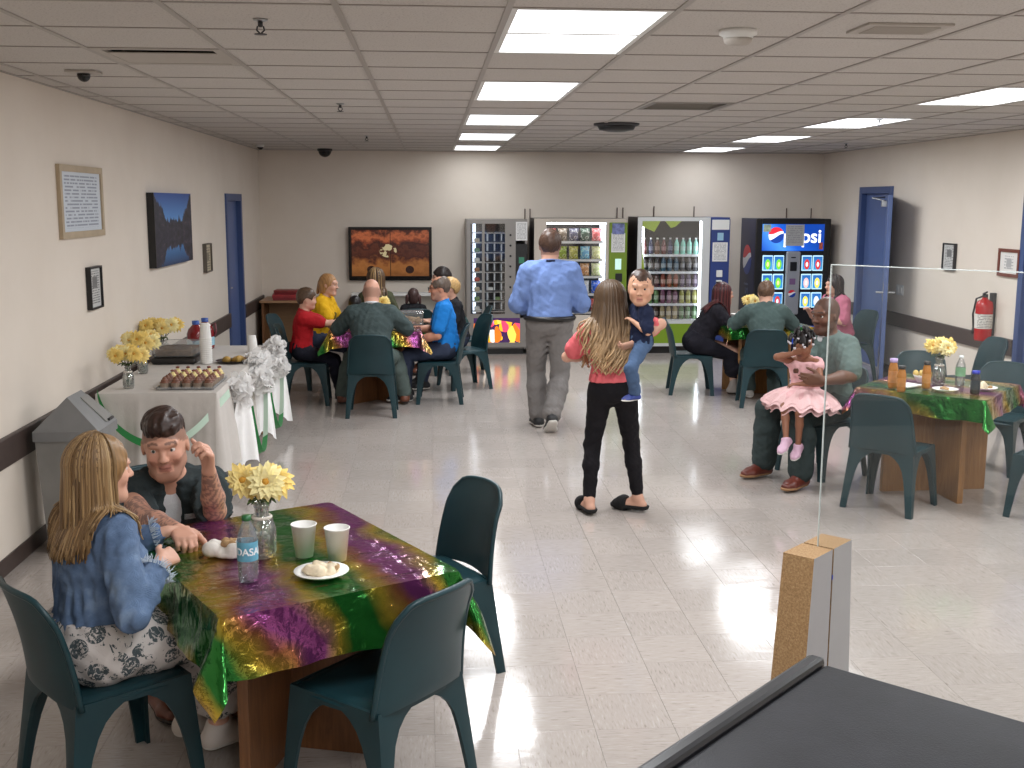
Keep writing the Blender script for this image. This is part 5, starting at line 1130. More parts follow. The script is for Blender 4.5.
A = Fig((-1.135, 3.65, .515), 42, 1.62, True, 1.10, lean=3, twist=6, head=38, hpitch=2, hs=1.0)
A.arms(L=(-.96, 3.99, .80), R=(PX(152, 592, 3.62)[0] + .02, 3.67, .79), eL=(.1, .5, -.6), eR=(-.25, -.5, -.9))
A.legs(L=A.rel(.40, .10, .10), R=A.rel(.42, -.06, .10), tl=35, tr=45)
def skirtA(S):
    for n_, a_ in ((A.knl, A.anl), (A.knr, A.anr)): S.rc(n_, n_ + (a_ - n_) * .62, .085, .10, k=.09)
    S.rc(A.hipl * .5 + A.hipr * .5, A.knl * .5 + A.knr * .5, .12, .095, k=.08)
figure(A, 'woman with long blonde hair in a denim jacket seated at the near table', .0062, SKIN_W, hands=(dict(d=(.45, .7, -.15), palm=(.3, -.3, -.9), curl=.5), dict(d=(.35, .9, .05), palm=(-.6, .2, -.7), curl=.55)),
       top=dict(mat=denim(), sleeve=1.78, name='denim_jacket', hem=.035, g=.012, sg=.006, fold=.007, ff=40, nk=.045, seed=4), bottom=dict(mat=toile(), f1=1.3, g=.018, loose=.03, extra=skirtA, name='skirt', fold=.008, ff=20), shoes=dict(um=mat('shoe_cream', (214, 204, 196), .6), sm=M_SOLEW), brow=(120, 92, 64), eyes=dict(iris=(90, 110, 120)))
BL = [rgb(128, 100, 66), rgb(146, 117, 80), rgb(116, 90, 60), rgb(164, 136, 98), rgb(104, 80, 54)]
longcap(A, (138, 106, 70)); locks(A, A.t, 'hair_locks', 620, .31, BL, r=.0062, az=(78, 282), body=A.topS, spread=.10, org=A.org, seed=5, wave=.008, wavef=4, taper=.4)
# frayed hem and cuffs of the jacket
def fray(fg, c, n, ax1, ax2, r1, r2, m_, L=.02, count=90, seed=1):
    rg = np.random.default_rng(seed); mb = MB(); c = np.array(c) - np.array(fg.org)
    for q in range(count):
        a = rg.uniform(0, 2 * PI); p = c + np.array(ax1) * math.cos(a) * r1 + np.array(ax2) * math.sin(a) * r2; d = nrm(np.array(n) + (np.array(ax1) * math.cos(a) + np.array(ax2) * math.sin(a)) * rg.uniform(0, .7) + rg.normal(size=3) * .3); mb.tube([p, p + d * L * rg.uniform(.5, 1.2)], [.0022, .0008], 3)
    return mb.build('frayed_edge', m_, fg.t)
M_FRAY = mat('denim_fray', (176, 186, 198), .9)
for e_, w_ in ((A.elr_, A.wrr), (A.ell_, A.wrl)):
    d_ = nrm(w_ - e_); c_ = e_ + (w_ - e_) * .78; a1 = nrm(np.cross(d_, V3(0, 0, 1))); fray(A, c_, d_, a1, np.cross(d_, a1), .054, .054, M_FRAY, .03, 120, 3)

# --- young man with tattooed arms
hd = PX(163, 447, 4.42)
Bm = Fig((-1.18, 4.80, .53), 302, 1.80, False, 1.02, lean=20, side=-2, twist=-6, head=278, hpitch=6, hroll=4)
sh_ = hd - Bm.hc; Bm = Fig((-1.18 + sh_[0], 4.80 + sh_[1] * .8, .53 + max(-.13, sh_[2])), 302, 1.80, False, 1.02, lean=20, side=-2, twist=-6, head=278, hpitch=6, hroll=4)
Bm.arms(L=(PX(215, 511, 4.36), PX(209, 472, 4.27)), R=(-.93, 4.02, .795), eR=(.1, -.8, -.6)); Bm.legs(L=Bm.rel(.42, .16, .10), R=Bm.rel(.40, -.16, .10))
def tatB(V, C):
    for e_, w_ in ((Bm.ell_, Bm.wrl), (Bm.elr_, Bm.wrr)):
        d = w_ - e_; L = np.linalg.norm(d); u = nrm(d); tt = (V - e_) @ u; rad = np.linalg.norm(V - e_ - tt[:, None] * u, axis=1); m = (tt > -.12) & (tt < L * 1.02) & (rad < .075)
        pat = np.sin(V @ V3(150, 60, 90) + 2.5 * np.sin(V @ V3(60, -110, 70))) * np.sin(V @ V3(-70, 140, 60) + 2 * np.sin(V @ V3(90, 50, -120))) + .5 * np.sin(V @ V3(210, 190, -160)); C[m & (pat > .02)] *= np.array([.50, .52, .58]); C[m] *= .88
    return C
def scalpB(f, l, u): m = ((u > .015 + .25 * np.maximum(f - .02, 0) * 2) & (f < .082)) | ((f < .0) & (u > -.05) & ((np.abs(l) > .0))); return m, rgb(74, 54, 44), .62 * np.clip((u + .05) / .08, .25, 1)
M_UNI = fabric('inmate_shirt_dark', (46, 54, 56)); M_UNIT = fabric('inmate_trousers_dark', (50, 58, 58))
figure(Bm, 'young man with short dark hair and tattooed arms leaning on the near table', .0062, (202, 152, 130), hands=(dict(d=(.05, -.25, .9), palm=(-.75, -.5, .1), curl=.75, spread=.1), dict(d=(.45, -.80, -.05), palm=(.1, -.2, -.9), curl=.72)), top=dict(mat=M_UNI, sleeve=.86, g=.016, sg=.014, hem=-.04, nk=.05, scoop=.25, fold=.007, extra=lambda S: S.sub_rc(Bm.neck + Bm.sf * .12 + Bm.u * .05, Bm.chest + Bm.sf * .165 - Bm.u * .03, .066, .042, k=.012)), bottom=dict(mat=M_UNIT, loose=.02), shoes=dict(um=M_BOOT, sm=M_SOLE, high=True), brow=(56, 40, 32), stub=(120, 86, 70), scalp=scalpB, eyes=dict(iris=(84, 90, 84), look=(-.22, -.02)), tattoo=tatB)
cap(Bm, (52, 36, 30), 'fade', .010, 4)
# white undershirt in the open neck, pocket label
S = Solid(); Bm.torso(S, .004); S.cut(Bm.chest - Bm.u * .10, -Bm.u); S.cut(Bm.neck + Bm.u * .05, Bm.u * .95 + Bm.sf * .3); solid_part(S, 'undershirt', fabric('white_cotton', (206, 206, 208)), Bm.t, .006, Bm.org)
m = MB(); c_ = Bm.chest + Bm.sl * .085 + Bm.sf * .130 + Bm.u * .075 - np.array(Bm.org)
P_ = [[c_ + Bm.sl * (a - .5) * .085 + Bm.u * (b - .5) * .022 - Bm.sf * .02 * (a - .2) ** 2 for a in np.linspace(0, 1, 5)] for b in (0, 1)]; m.slab([[tuple(q) for q in r_] for r_ in P_], lambda i, j: tuple(Bm.sf * .006)); m.build('name_tape', mat('name_tape', (178, 184, 188), .6, var=.35, vscale=70), Bm.t)

# --- group at the table before the television
def seated(label, x, y, yaw, H, h=.010, skin=SKIN_W, fem=False, fat=1.0, lean=8, head=None, hpitch=0, arms=None, top=None, bottom=None, shoes=None, pz=.525, feet=((.40, .12), (.40, -.12)), hs=1.0, child=False, armw=None, eL=(-.2, .5, -.8), eR=(-.2, -.5, -.8), twist=0, side=0, **kw):
    fg = Fig((x, y, pz), yaw, H, fem, fat, lean=lean, head=head, hs=hs, hpitch=hpitch, twist=twist, side=side)
    if armw: fg.arms(*armw, eL=eL, eR=eR)
    else: (fl, ll, zl), (fr, lr, zr) = arms; fg.arms(fg.rel(fl, ll, zl), fg.rel(fr, lr, zr), eL=eL, eR=eR)
    az = .10 * fg.k / 1.0; fg.legs(fg.rel(*feet[0], max(.085, az) + (feet[0][2] if len(feet[0]) > 2 else 0)) if len(feet[0]) == 2 else fg.rel(*feet[0]), fg.rel(*feet[1], max(.085, az)) if len(feet[1]) == 2 else fg.rel(*feet[1]))
    return figure(fg, label, h, skin, hands=kw.pop('hands', (dict(curl=.4), dict(curl=.4))), top=top, bottom=bottom, shoes=shoes, child=child, **kw)
BSH = dict(um=M_BOOT, sm=M_SOLE, high=True); SSH = dict(um=M_SNK, sm=M_SOLEW)
C1 = seated('bald man in a dark grey-green shirt seen from behind at the television table', -.57, 10.56, 90, 1.76, fat=1.20, lean=17, hpitch=16, skin=(200, 150, 128), arms=((.46, .22, .79), (.46, -.22, .79)), eL=(-.2, 1, -.7), eR=(-.2, -1, -.7), top=dict(mat=fabric('guard_shirt', (64, 76, 76)), sleeve=.9, sg=.012, collar=True, cmat=fabric('white_cotton', (206, 206, 208))), bottom=dict(mat=fabric('guard_trousers', (88, 100, 96)), loose=.02), shoes=BSH, feet=((.44, .32), (.44, -.30)), scalp=lambda f, l, u: ((u < .03) & (f < .02) & (u > -.06), rgb(120, 96, 84), .45))
m = MB(); m.tube([tuple(C1.wrr - np.array(C1.org) + C1.z * .03 + C1.l * q) for q in (-.03, .03)], .012); 
C2 = seated('boy in a red T-shirt seated at the left of the television table', -1.29, 11.17, 6, 1.42, fat=1.05, lean=4, pz=.51, hs=1.08, arms=((.42, .06, .78), (.44, -.02, .78)), head=8, hpitch=6, top=dict(mat=fabric('red_cotton', (170, 26, 34)), sleeve=.75, sg=.014), bottom=dict(mat=fabric('navy_trousers', (28, 28, 40)), loose=.015), shoes=SSH, child=True, feet=((.38, .10), (.38, -.06)))
cap(C2, (82, 62, 46), grow=.016)
C3 = seated('woman in a yellow T-shirt with pulled-back fair hair at the television table', -1.22, 12.02, -12, 1.66, fem=True, fat=1.05, lean=12, head=-18, hpitch=4, arms=((.36, .12, .79), (.40, -.10, .79)), top=dict(mat=fabric('yellow_cotton', (218, 168, 26)), sleeve=.62, sg=.012), bottom=dict(mat=fabric('jeans_dark', (52, 60, 80))), shoes=SSH, brow=(140, 104, 74), eyes=dict(iris=(70, 80, 90)))
m_ = longcap(C3, (164, 122, 78), .006); S = Solid(); S.rc(C3.H(-.10, 0, .02), C3.H(-.13, 0, -.10), .03, .018, k=.02); solid_part(S, 'ponytail', M_HAIR, C3.t, .008, C3.org, lambda V: np.tile(rgb(160, 118, 76), (len(V), 1)))
solid_part(Solid().rc(C3.chest + C3.sf * .135 + C3.u * .02, C3.chest + C3.sf * .138 - C3.u * .03, .022, .022), 'shirt_print', fabric('print_green', (110, 96, 40)), C3.t, .008, C3.org)
C4 = seated('woman with long brown hair facing the television', -.62, 12.55, 88, 1.66, fem=True, lean=6, arms=((.25, .14, .68), (.25, -.14, .68)), top=dict(mat=fabric('olive_top', (70, 72, 52)), sleeve=1.5), bottom=dict(mat=fabric('jeans_dark', (52, 60, 80))), shoes=SSH)
longcap(C4, (86, 66, 48)); locks(C4, C4.t, 'hair_locks', 110, .40, [rgb(92, 70, 50), rgb(120, 96, 68), rgb(74, 56, 42), rgb(146, 118, 80)], r=.015, az=(55, 305), body=C4.topS, org=C4.org, seed=8, wave=.012, wavef=8, segs=9)
# child with black hair standing behind the table
C5 = Fig((-.82, 12.02, .50), 80, 1.06, lean=2, hs=1.22, hpitch=6); C5.arms(C5.rel(.08, .14, .52), C5.rel(.08, -.14, .52)); C5.legs(C5.rel(0, .06, .07), C5.rel(0, -.06, .07), kL=(1, 0, 0), kR=(1, 0, 0))
figure(C5, 'small child with black hair standing behind the bald man, mostly hidden', .010, SKIN_M, top=dict(mat=fabric('black_cotton', (26, 26, 30)), sleeve=.6), bottom=dict(mat=fabric('jeans_dark', (52, 60, 80))), shoes=SSH, child=True); longcap(C5, (22, 19, 20), .014)
C6 = seated('small child with two dark pigtails sitting before the television', -.21, 12.99, 90, 1.08, pz=.50, hs=1.2, fem=False, lean=3, arms=((.2, .1, .56), (.2, -.1, .56)), top=dict(mat=fabric('black_cotton', (26, 26, 30)), sleeve=.6), bottom=dict(mat=fabric('jeans_dark', (52, 60, 80))), shoes=SSH, feet=((.30, .06, .22), (.30, -.06, .22)), child=True)
longcap(C6, (64, 46, 44), .012)
for q in (1, -1): solid_part(Solid().rc(C6.H(-.05, q * .085, .0), C6.H(-.06, q * .105, -.09), .030, .016), 'pigtail', M_HAIR, C6.t, .008, C6.org, lambda V: np.tile(rgb(72, 50, 48), (len(V), 1)))
C7 = seated('man in a bright blue T-shirt with glasses seated right of the television table',   .14, 11.18, 178, 1.68, fat=1.06, lean=3, skin=(190, 134, 108), head=184, hpitch=4, arms=((.30, .17, .64), (.32, -.12, .72)), eL=(-.6, .5, -.8), top=dict(mat=fabric('bright_blue_cotton', (28, 118, 196)), sleeve=.72, sg=.016, belly=1.1), bottom=dict(mat=fabric('jeans_dark', (52, 60, 80))), shoes=SSH, stub=(150, 128, 116), scalp=lambda f, l, u: ((u > .05) & (f > -.02), rgb(150, 116, 96), .2))
S = short_hair(C7, 'short', .010, 2); S.ell(C7.H(.04, 0, .12), V3(.085, .055, .06) * C7.hk, np.stack([C7.hf, C7.hl, C7.hu]), k=.01, mode='s'); solid_part(S, 'hair', M_HAIR, C7.t, .007, C7.org, lambda V: np.tile(rgb(92, 78, 68), (len(V), 1)))
def specs(fg):
    m = MB(); o = np.array(fg.org)
    for q in (-1, 1):
        c = fg.H(.112, q * .033, .006); m.tube([tuple(c - o + fg.hl * math.cos(a) * .024 * fg.hk + fg.hu * math.sin(a) * .018 * fg.hk) for a in np.linspace(0, 2 * PI, 13)], .0025, 5); m.tube([tuple(fg.H(.110, q * .056, .012) - o), tuple(fg.H(.0, q * .084, .016) - o)], .0025, 5)
    m.tube([tuple(fg.H(.114, .01, .012) - o), tuple(fg.H(.114, -.01, .012) - o)], .0025, 5); return m.build('glasses', M_BLACK, fg.t)
specs(C7)
C8 = seated('blond child in a black T-shirt behind the man in bright blue', .28, 12.02, 192, 1.50, hs=1.04, fat=1.05, lean=8, arms=((.3, .12, .72), (.3, -.12, .72)), top=dict(mat=fabric('black_cotton', (26, 26, 30)), sleeve=.66, sg=.014), bottom=dict(mat=fabric('jeans_dark', (52, 60, 80))), shoes=SSH, brow=(150, 116, 76)); cap(C8, (176, 142, 92), grow=.022)
C9 = seated('dark-haired man in a green shirt seated farthest back by the food machine', .30, 13.05, 186, 1.70, lean=18, arms=((.3, .14, .70), (.3, -.14, .70)), top=dict(mat=fabric('uniform_teal', (52, 76, 74)), sleeve=.66, sg=.014), bottom=dict(mat=F_GREYT()), shoes=BSH); cap(C9, (34, 26, 24), grow=.016)

# --- man in the blue shirt walking away
Dm = Fig((1.03, 9.72, .93), 88, 1.86, False, 1.12, lean=1, head=84, hpitch=6)
Dm.arms(Dm.rel(.26, .16, 1.06), Dm.rel(.26, -.16, 1.08), eL=(-.6, .6, -.6), eR=(-.6, -.6, -.6)); Dm.legs((.945, 9.80, .095), (1.03, 9.47, .155), kL=(1, .1, .1), kR=(1, -.35, .1), tl=95, tr=92, tp=(0, 34))
figure(Dm, 'standing man in a light blue shirt and grey trousers walking towards the machines', .0085, SKIN_W, top=dict(mat=fabric('light_blue_cotton', (112, 136, 188)), sleeve=1.85, g=.024, sg=.012, hem=.04, belly=1.12, fold=.007, ff=25, collar=True, cmat=fabric('navy_collar', (30, 34, 56))), bottom=dict(mat=fabric('grey_chinos', (122, 118, 116)), loose=.022, g=.016, rise=.10, fold=.007), shoes=dict(um=M_SNK, sm=M_SOLEW), scalp=lambda f, l, u: ((f < .02) & (u > -.07), rgb(84, 60, 48), .5))
cap(Dm, (74, 54, 44), grow=.010)
m = MB(); ring = []; Rz = V3(.158 * Dm.k * (1 + .7 * .16), .118 * Dm.k * 1.16, 0) + .024
for i in range(29): a = 2 * PI * i / 28; ring.append(tuple(Dm.P + Dm.z * .060 - np.array(Dm.org) + Dm.l * math.cos(a) * Rz[0] * 1.0 + Dm.f * (math.sin(a) * Rz[1] * 1.03 - .012)))
m.tube(ring, .024, 6, False); m.build('belt', mat('belt_black', (22, 20, 20), .4), Dm.t, True)

# --- woman in pink carrying a toddler
W = Fig((1.145, 6.95, .80), 88, 1.56, True, 1.02, lean=-2, side=3, twist=6, head=92, hpitch=4)
W.arms(L=W.rel(.20, .10, 1.0), R=(PX(661, 324, 6.93), PX(634, 343, 6.80)), eL=(-.2, 1, -.3)); W.legs((1.005, 6.95, .085), (1.33, 6.99, .085), kL=(1, .1, .1), kR=(1, -.1, .1), tl=100, tr=150)
figure(W, 'standing woman in a pink top and black leggings carrying a small boy', .0072, SKIN_W, hands=(dict(curl=.4), dict(d=(-.9, -.1, -.3), palm=(0, .5, .6), curl=.5)), top=dict(mat=fabric('coral_cotton', (222, 106, 112)), sleeve=.66, sg=.012, hem=.085, g=.018), bottom=dict(mat=fabric('black_leggings', (22, 20, 24), var=.2), g=.004, f1=1.9), brow=(90, 66, 48))
for s_ in (1, -1):
    S = Solid(); heel, ball, toe, lat, dn = W.foot(Solid(), s_); S.rc(heel, ball, .046, .050, k=.03); S.rc(ball, toe, .05, .042, k=.03); S.cut(heel + dn * .030, dn); S.cut(heel + dn * .004, -dn); o = solid_part(S, 'slipper', mat('slipper_black', (18, 17, 19), .9), W.t, .006, W.org)
    S = Solid(); S.rc(ball - lat * .02 - dn * .012, ball + lat * .02 - dn * .012, .045, .045, k=.02); S.rc(ball - W.k * .0 * dn, toe, .045, .034, k=.03); S.cut(ball - nrm(toe - ball) * .03, -nrm(toe - ball)); solid_part(S, 'fluffy_strap', mat('slipper_fluff', (20, 18, 20), .95, bump=.8, bscale=220), o, .006, W.org)
longcap(W, (96, 76, 56))
def wcol(t, lk):
    w = min(1, max(0, (t - .38) / .55)) ** 1.2; return (rgb(86, 67, 50) * (1 - w) + rgb(196, 162, 122) * w) * lk
locks(W, W.t, 'hair_locks', 230, .47, wcol, r=.0125, az=(50, 310), body=W.topS, spread=.30, org=W.org, seed=11, wave=.034, wavef=13, curl_from=.3, taper=.35, segs=16)
Tp = PX(648, 340, 6.80)
To = Fig((Tp[0], 6.82, Tp[2]), 190, .84, False, 1.05, lean=0, side=0, head=256, hs=1.92, hpitch=2)
sh_ = PX(641, 289, 6.79) - To.hc; To = Fig((Tp[0] + sh_[0], 6.82, Tp[2] + sh_[2]), 190, .84, False, 1.05, lean=0, head=256, hs=1.92, hpitch=2)
To.arms(L=PX(634, 322, 6.76), R=PX(632, 318, 6.95), eL=(-.3, .6, -.6), eR=(-.3, -.5, -.6)); To.legs(L=PX(635, 394, 6.74), R=PX(622, 385, 7.14), kL=(.7, .7, .2), kR=(.9, -.6, .2), tl=205, tr=190)
figure(To, 'toddler boy in a navy T-shirt and jeans carried by the woman in pink', .0052, (206, 158, 130), top=dict(mat=fabric('navy_cotton', (28, 36, 62)), sleeve=.8, sg=.010, g=.010), bottom=dict(mat=fabric('kid_denim', (74, 96, 128)), g=.008, loose=.008), shoes=dict(um=mat('kid_shoe_blue', (44, 62, 132), .5), sm=M_SOLEW), child=True, eyes=dict(iris=(36, 26, 22), big=1.5), brow=(120, 84, 64), lip=(176, 104, 94)); cap(To, (66, 48, 38), grow=.005, h=.0065)

# --- table before the soda machine
E1 = seated('woman with dark red hair in black seated left of the soda-machine table', 2.80, 11.52, 352, 1.58, fem=True, fat=1.34, lean=27, head=5, hpitch=2, arms=((.40, .10, .82), (.44, -.08, .84)), eL=(.2, .4, -.8), eR=(.2, -.4, -.8), top=dict(mat=fabric('black_knit', (24, 22, 30)), sleeve=1.85, g=.02), bottom=dict(mat=fabric('black_skirt', (24, 23, 32)), f1=1.4, g=.02, loose=.05), shoes=dict(um=mat('grey_suede', (150, 142, 136), .8), sm=M_SOLE, high=True), feet=((.42, .06), (.36, -.12)), brow=(70, 40, 36))
longcap(E1, (66, 28, 30)); locks(E1, E1.t, 'hair_locks', 150, .36, [rgb(72, 30, 32), rgb(92, 40, 40), rgb(52, 22, 26)], r=.015, az=(62, 298), body=E1.topS, org=E1.org, seed=21, wave=.012, wavef=8, segs=9)
E2 = seated('man in a grey-green shirt seen from behind before the soda machine', 3.32, 10.84, 84, 1.64, fat=1.12, lean=14, hpitch=8, head=70, arms=((.42, .2, .79), (.42, -.2, .79)), eL=(-.2, 1, -.7), eR=(-.2, -1, -.7), top=dict(mat=F_GREY(), sleeve=.85, sg=.014), bottom=dict(mat=F_GREYT(), loose=.02), shoes=dict(um=mat('sneaker_grey', (170, 164, 158), .6), sm=M_SOLEW), feet=((.30, .10), (.12, -.12))); cap(E2, (98, 74, 58), grow=.010)
E3 = seated('woman with long dark hair in a pink top right of the soda-machine table', 4.58, 12.28, 196, 1.54, fem=True, fat=1.30, lean=8, head=192, arms=((.30, .16, .74), (.34, -.10, .80)), top=dict(mat=fabric('rose_cotton', (176, 100, 122)), sleeve=.85, sg=.014, g=.02), bottom=dict(mat=fabric('jeans_dark', (52, 60, 80))), shoes=SSH, brow=(50, 36, 32), eyes=dict(iris=(50, 40, 36)))
longcap(E3, (40, 28, 28)); locks(E3, E3.t, 'hair_locks', 90, .30, [rgb(44, 30, 30), rgb(60, 42, 40), rgb(30, 22, 24)], r=.015, az=(70, 290), body=E3.topS, org=E3.org, seed=23, segs=8)

# --- man with the little girl on his knee
G = Fig((2.93, 7.88, .53), 206, 1.80, False, 1.15, lean=3, head=212, hpitch=4)
sh_ = PX(826, 316, 7.84) - G.hc; G = Fig((2.93 + sh_[0], 7.88, .53), 206, 1.80, False, 1.15, lean=3, head=212, hpitch=4)
G.arms(L=PX(822, 381, 7.40), R=PX(793, 380, 7.44), eL=(-.2, .8, -.6), eR=(-.2, -.8, -.6)); G.legs(L=(2.58, 7.50, .10), R=(2.42, 7.86, .10), tl=218, tr=205)
figure(G, 'man in a grey-green short-sleeved shirt holding a little girl on his lap', .0075, SKIN_D, hands=(dict(d=(-.95, -.1, .15), palm=(.1, 1, 0), curl=.35), dict(d=(.9, -.3, -.05), palm=(.2, 1, 0), curl=.35)), top=dict(mat=fabric('uniform_shirt', (92, 108, 104)), sleeve=.82, sg=.016, g=.02), bottom=dict(mat=fabric('uniform_trousers_b', (52, 62, 62)), loose=.03, g=.016), shoes=dict(um=mat('boot_oxblood', (96, 44, 34), .4, var=.15), sm=mat('sole_tan', (150, 112, 78), .7), high=True), brow=(30, 22, 20), lip=(96, 56, 50), stub=(40, 28, 24), scalp=lambda f, l, u: ((u > .02) & (f < .07) | ((f < 0) & (u > -.05)), rgb(44, 32, 28), .55), eyes=dict(iris=(36, 24, 20)))
S = Solid(); S.ell(G.neck + G.sf * .045 - G.u * .0, V3(.05, .045, .05), np.stack([G.sl, G.sf, G.u]), k=.02); solid_part(S, 'undershirt', fabric('white_cotton', (206, 206, 208)), G.t, .0075, G.org)
Q = Fig((2.63, 7.60, .69), 228, 1.02, False, 1.0, lean=6, head=232, hs=1.30, hpitch=24)
sh_ = PX(803, 347, 7.53) - Q.hc; Q = Fig((2.63 + sh_[0], 7.60, .69 + max(-.05, min(.05, sh_[2]))), 228, 1.02, False, 1.0, lean=6, head=232, hs=1.30, hpitch=24)
Q.arms(L=Q.rel(.20, .05, .76), R=(PX(777, 357, 7.52), Q.H(.125, -.05, -.02)), eL=(-.2, .8, -.4)); Q.legs(L=PX(798, 446, 7.40), R=PX(786, 440, 7.36), kL=(1, .1, .5), kR=(1, -.1, .5), tl=232, tr=225, tp=(25, 25))
def skirtQ(S):
    c = Q.P + Q.f * .06 + Q.z * .0; S.ell(c, V3(.16, .17, .075), np.stack([Q.l, Q.f, Q.z]), k=.05)
M_PINK = fabric('pale_pink_cotton', (226, 178, 180))
figure(Q, 'little girl in a pale pink dress sitting on a man\'s lap and rubbing her eye', .0065, (138, 92, 70), hands=(dict(curl=.3), dict(d=tuple(Q.hl * .8 + Q.hf * -.2 + Q.hu * .35), palm=tuple(-Q.hf), curl=.8)), top=dict(mat=M_PINK, sleeve=.12, sg=.004, g=.010, hem=-.02, nk=.0, scoop=.45, extra=skirtQ, name='dress_bodice', hemu=(0, 0, 1)), shoes=dict(um=mat('kid_shoe_pink', (206, 168, 190), .5), sm=M_SOLEW), child=True, brow=(40, 28, 24), lip=(130, 76, 70))
# ruffled skirt
def ruffle(fg, r0, r1, z0, z1, waves, parent, m_, fx=1.0):
    n = 96; P = []; c = fg.P - np.array(fg.org) + fg.f * .05
    for i, t in enumerate(np.linspace(0, 1, 9)):
        row = []
        for j in range(n + 1):
            a = 2 * PI * j / n; w = .10 * t * math.sin(waves * a + 1.3 * math.sin(3 * a)) + .04 * t * math.sin(waves * 2.1 * a); r = r0 + (r1 - r0) * t * (1 + w); zz = z0 + (z1 - z0) * t ** 1.8 + .02 * t * math.cos(waves * a); row.append(tuple(c + fg.l * math.cos(a) * r * fx + fg.f * math.sin(a) * r + V3(0, 0, zz)))
        P.append(row)
    mb = MB(); mb.slab(P, lambda i, j: (0, 0, -.004)); o = mb.build('skirt', m_, parent); smooth_angle(o, 80); return o
M_TULLE = fabric('pink_tulle', (236, 196, 196), bscale=60, bump=.7)
for dz, rr in ((.05, .225), (.03, .24), (.0, .22)): ruffle(Q, .07, rr, dz + .02, dz - .075, 13, Q.t, M_TULLE, 1.15)
cap(Q, (30, 22, 22), grow=.006, h=.0065)
rg = np.random.default_rng(9); mb = MB(); mb.sm = True; bd = MB()
for q in range(26):
    a = rg.uniform(-PI, PI); el_ = rg.uniform(.35, 1.2); p0 = Q.H(-.012 + .10 * math.cos(a) * math.sin(el_), .08 * math.sin(a) * math.sin(el_), .03 + .1 * math.cos(el_)); out = nrm(p0 - Q.H(0, 0, .0)); p1 = p0 + (out * .03 + V3(0, 0, .006)); p2 = p1 + out * .018 + V3(0, 0, -.035); p3 = p2 + V3(0, 0, -.035) + out * .004; mb.tube([tuple(p - np.array(Q.org)) for p in (p0, p1, p2, p3)], [.009, .009, .008, .006], 6); bd.ico(tuple(p3 - np.array(Q.org)), .011, 1)
me = mb.mesh('braids', mat('braid_black', (26, 20, 20), .6, bump=.6, bscale=120)); link('braids', me, Q.t); bd.build('hair_beads', mat('bead_white', (206, 200, 206), .3), Q.t, True)
# ------------------------------------------------------------------ flowers, food, drinks, buffet, bin
M_CLEAR = glassy('clear_glass', (.95, .97, .96), .10, .03, .06, (.8, .82, .82)); M_CLEARP = glassy('clear_plastic', (.96, .97, .98), .06, .06, .10, (.85, .88, .9))
M_PETAL = [mat('petal_%d' % i, c, .6, var=.12, vscale=30) for i, c in enumerate([(236, 206, 116), (242, 218, 140), (246, 230, 168)])]; M_PETALC = mat('petal_core', (206, 150, 52), .7)
M_LEAF = mat('leaf_green', (70, 92, 48), .55, var=.25, vscale=40); M_STEM = mat('stem_green', (84, 100, 60), .6)
def bloom_mesh(r, seed, mi):
    rg = np.random.default_rng(seed); m = MB(); m.sm = True
    for ring, (n, tilt, L) in enumerate(((14, .15, 1.0), (13, .50, .90), (10, .85, .72), (7, 1.2, .5))):
        for q in range(n):
            a = 2 * PI * (q + .5 * (ring % 2)) / n + rg.uniform(-.12, .12); t = tilt + rg.uniform(-.12, .12); l = r * L * rg.uniform(.85, 1.08); P = []
            for i, s_ in enumerate((0, .35, .7, 1.0)):
                w = r * .19 * (.35, 1.0, .9, .12)[i]; el_ = t - .35 * s_ * s_; rr = l * s_; c = Vector((math.cos(a) * math.cos(el_) * rr, math.sin(a) * math.cos(el_) * rr, math.sin(el_) * rr)); sd = Vector((-math.sin(a), math.cos(a), 0)); nn = Vector((-math.cos(a) * math.sin(el_), -math.sin(a) * math.sin(el_), math.cos(el_)))
                P.append([c - sd * w + nn * w * .35, c, c + sd * w + nn * w * .35])
            m.cur = 0; m.slab([[tuple(v) for v in row] for row in P], lambda i, j: (0, 0, -.0012))
    m.cur = 1; m.ico((0, 0, r * .22), r * .2, 1); return m.mesh('bloom', [M_PETAL[mi], M_PETALC])
BLOOMS = {}
def bloom(r, mi, seed):
    k = (round(r, 3), mi, seed % 3)
    if k not in BLOOMS: BLOOMS[k] = bloom_mesh(r, seed % 3 + 5, mi)
    return BLOOMS[k]
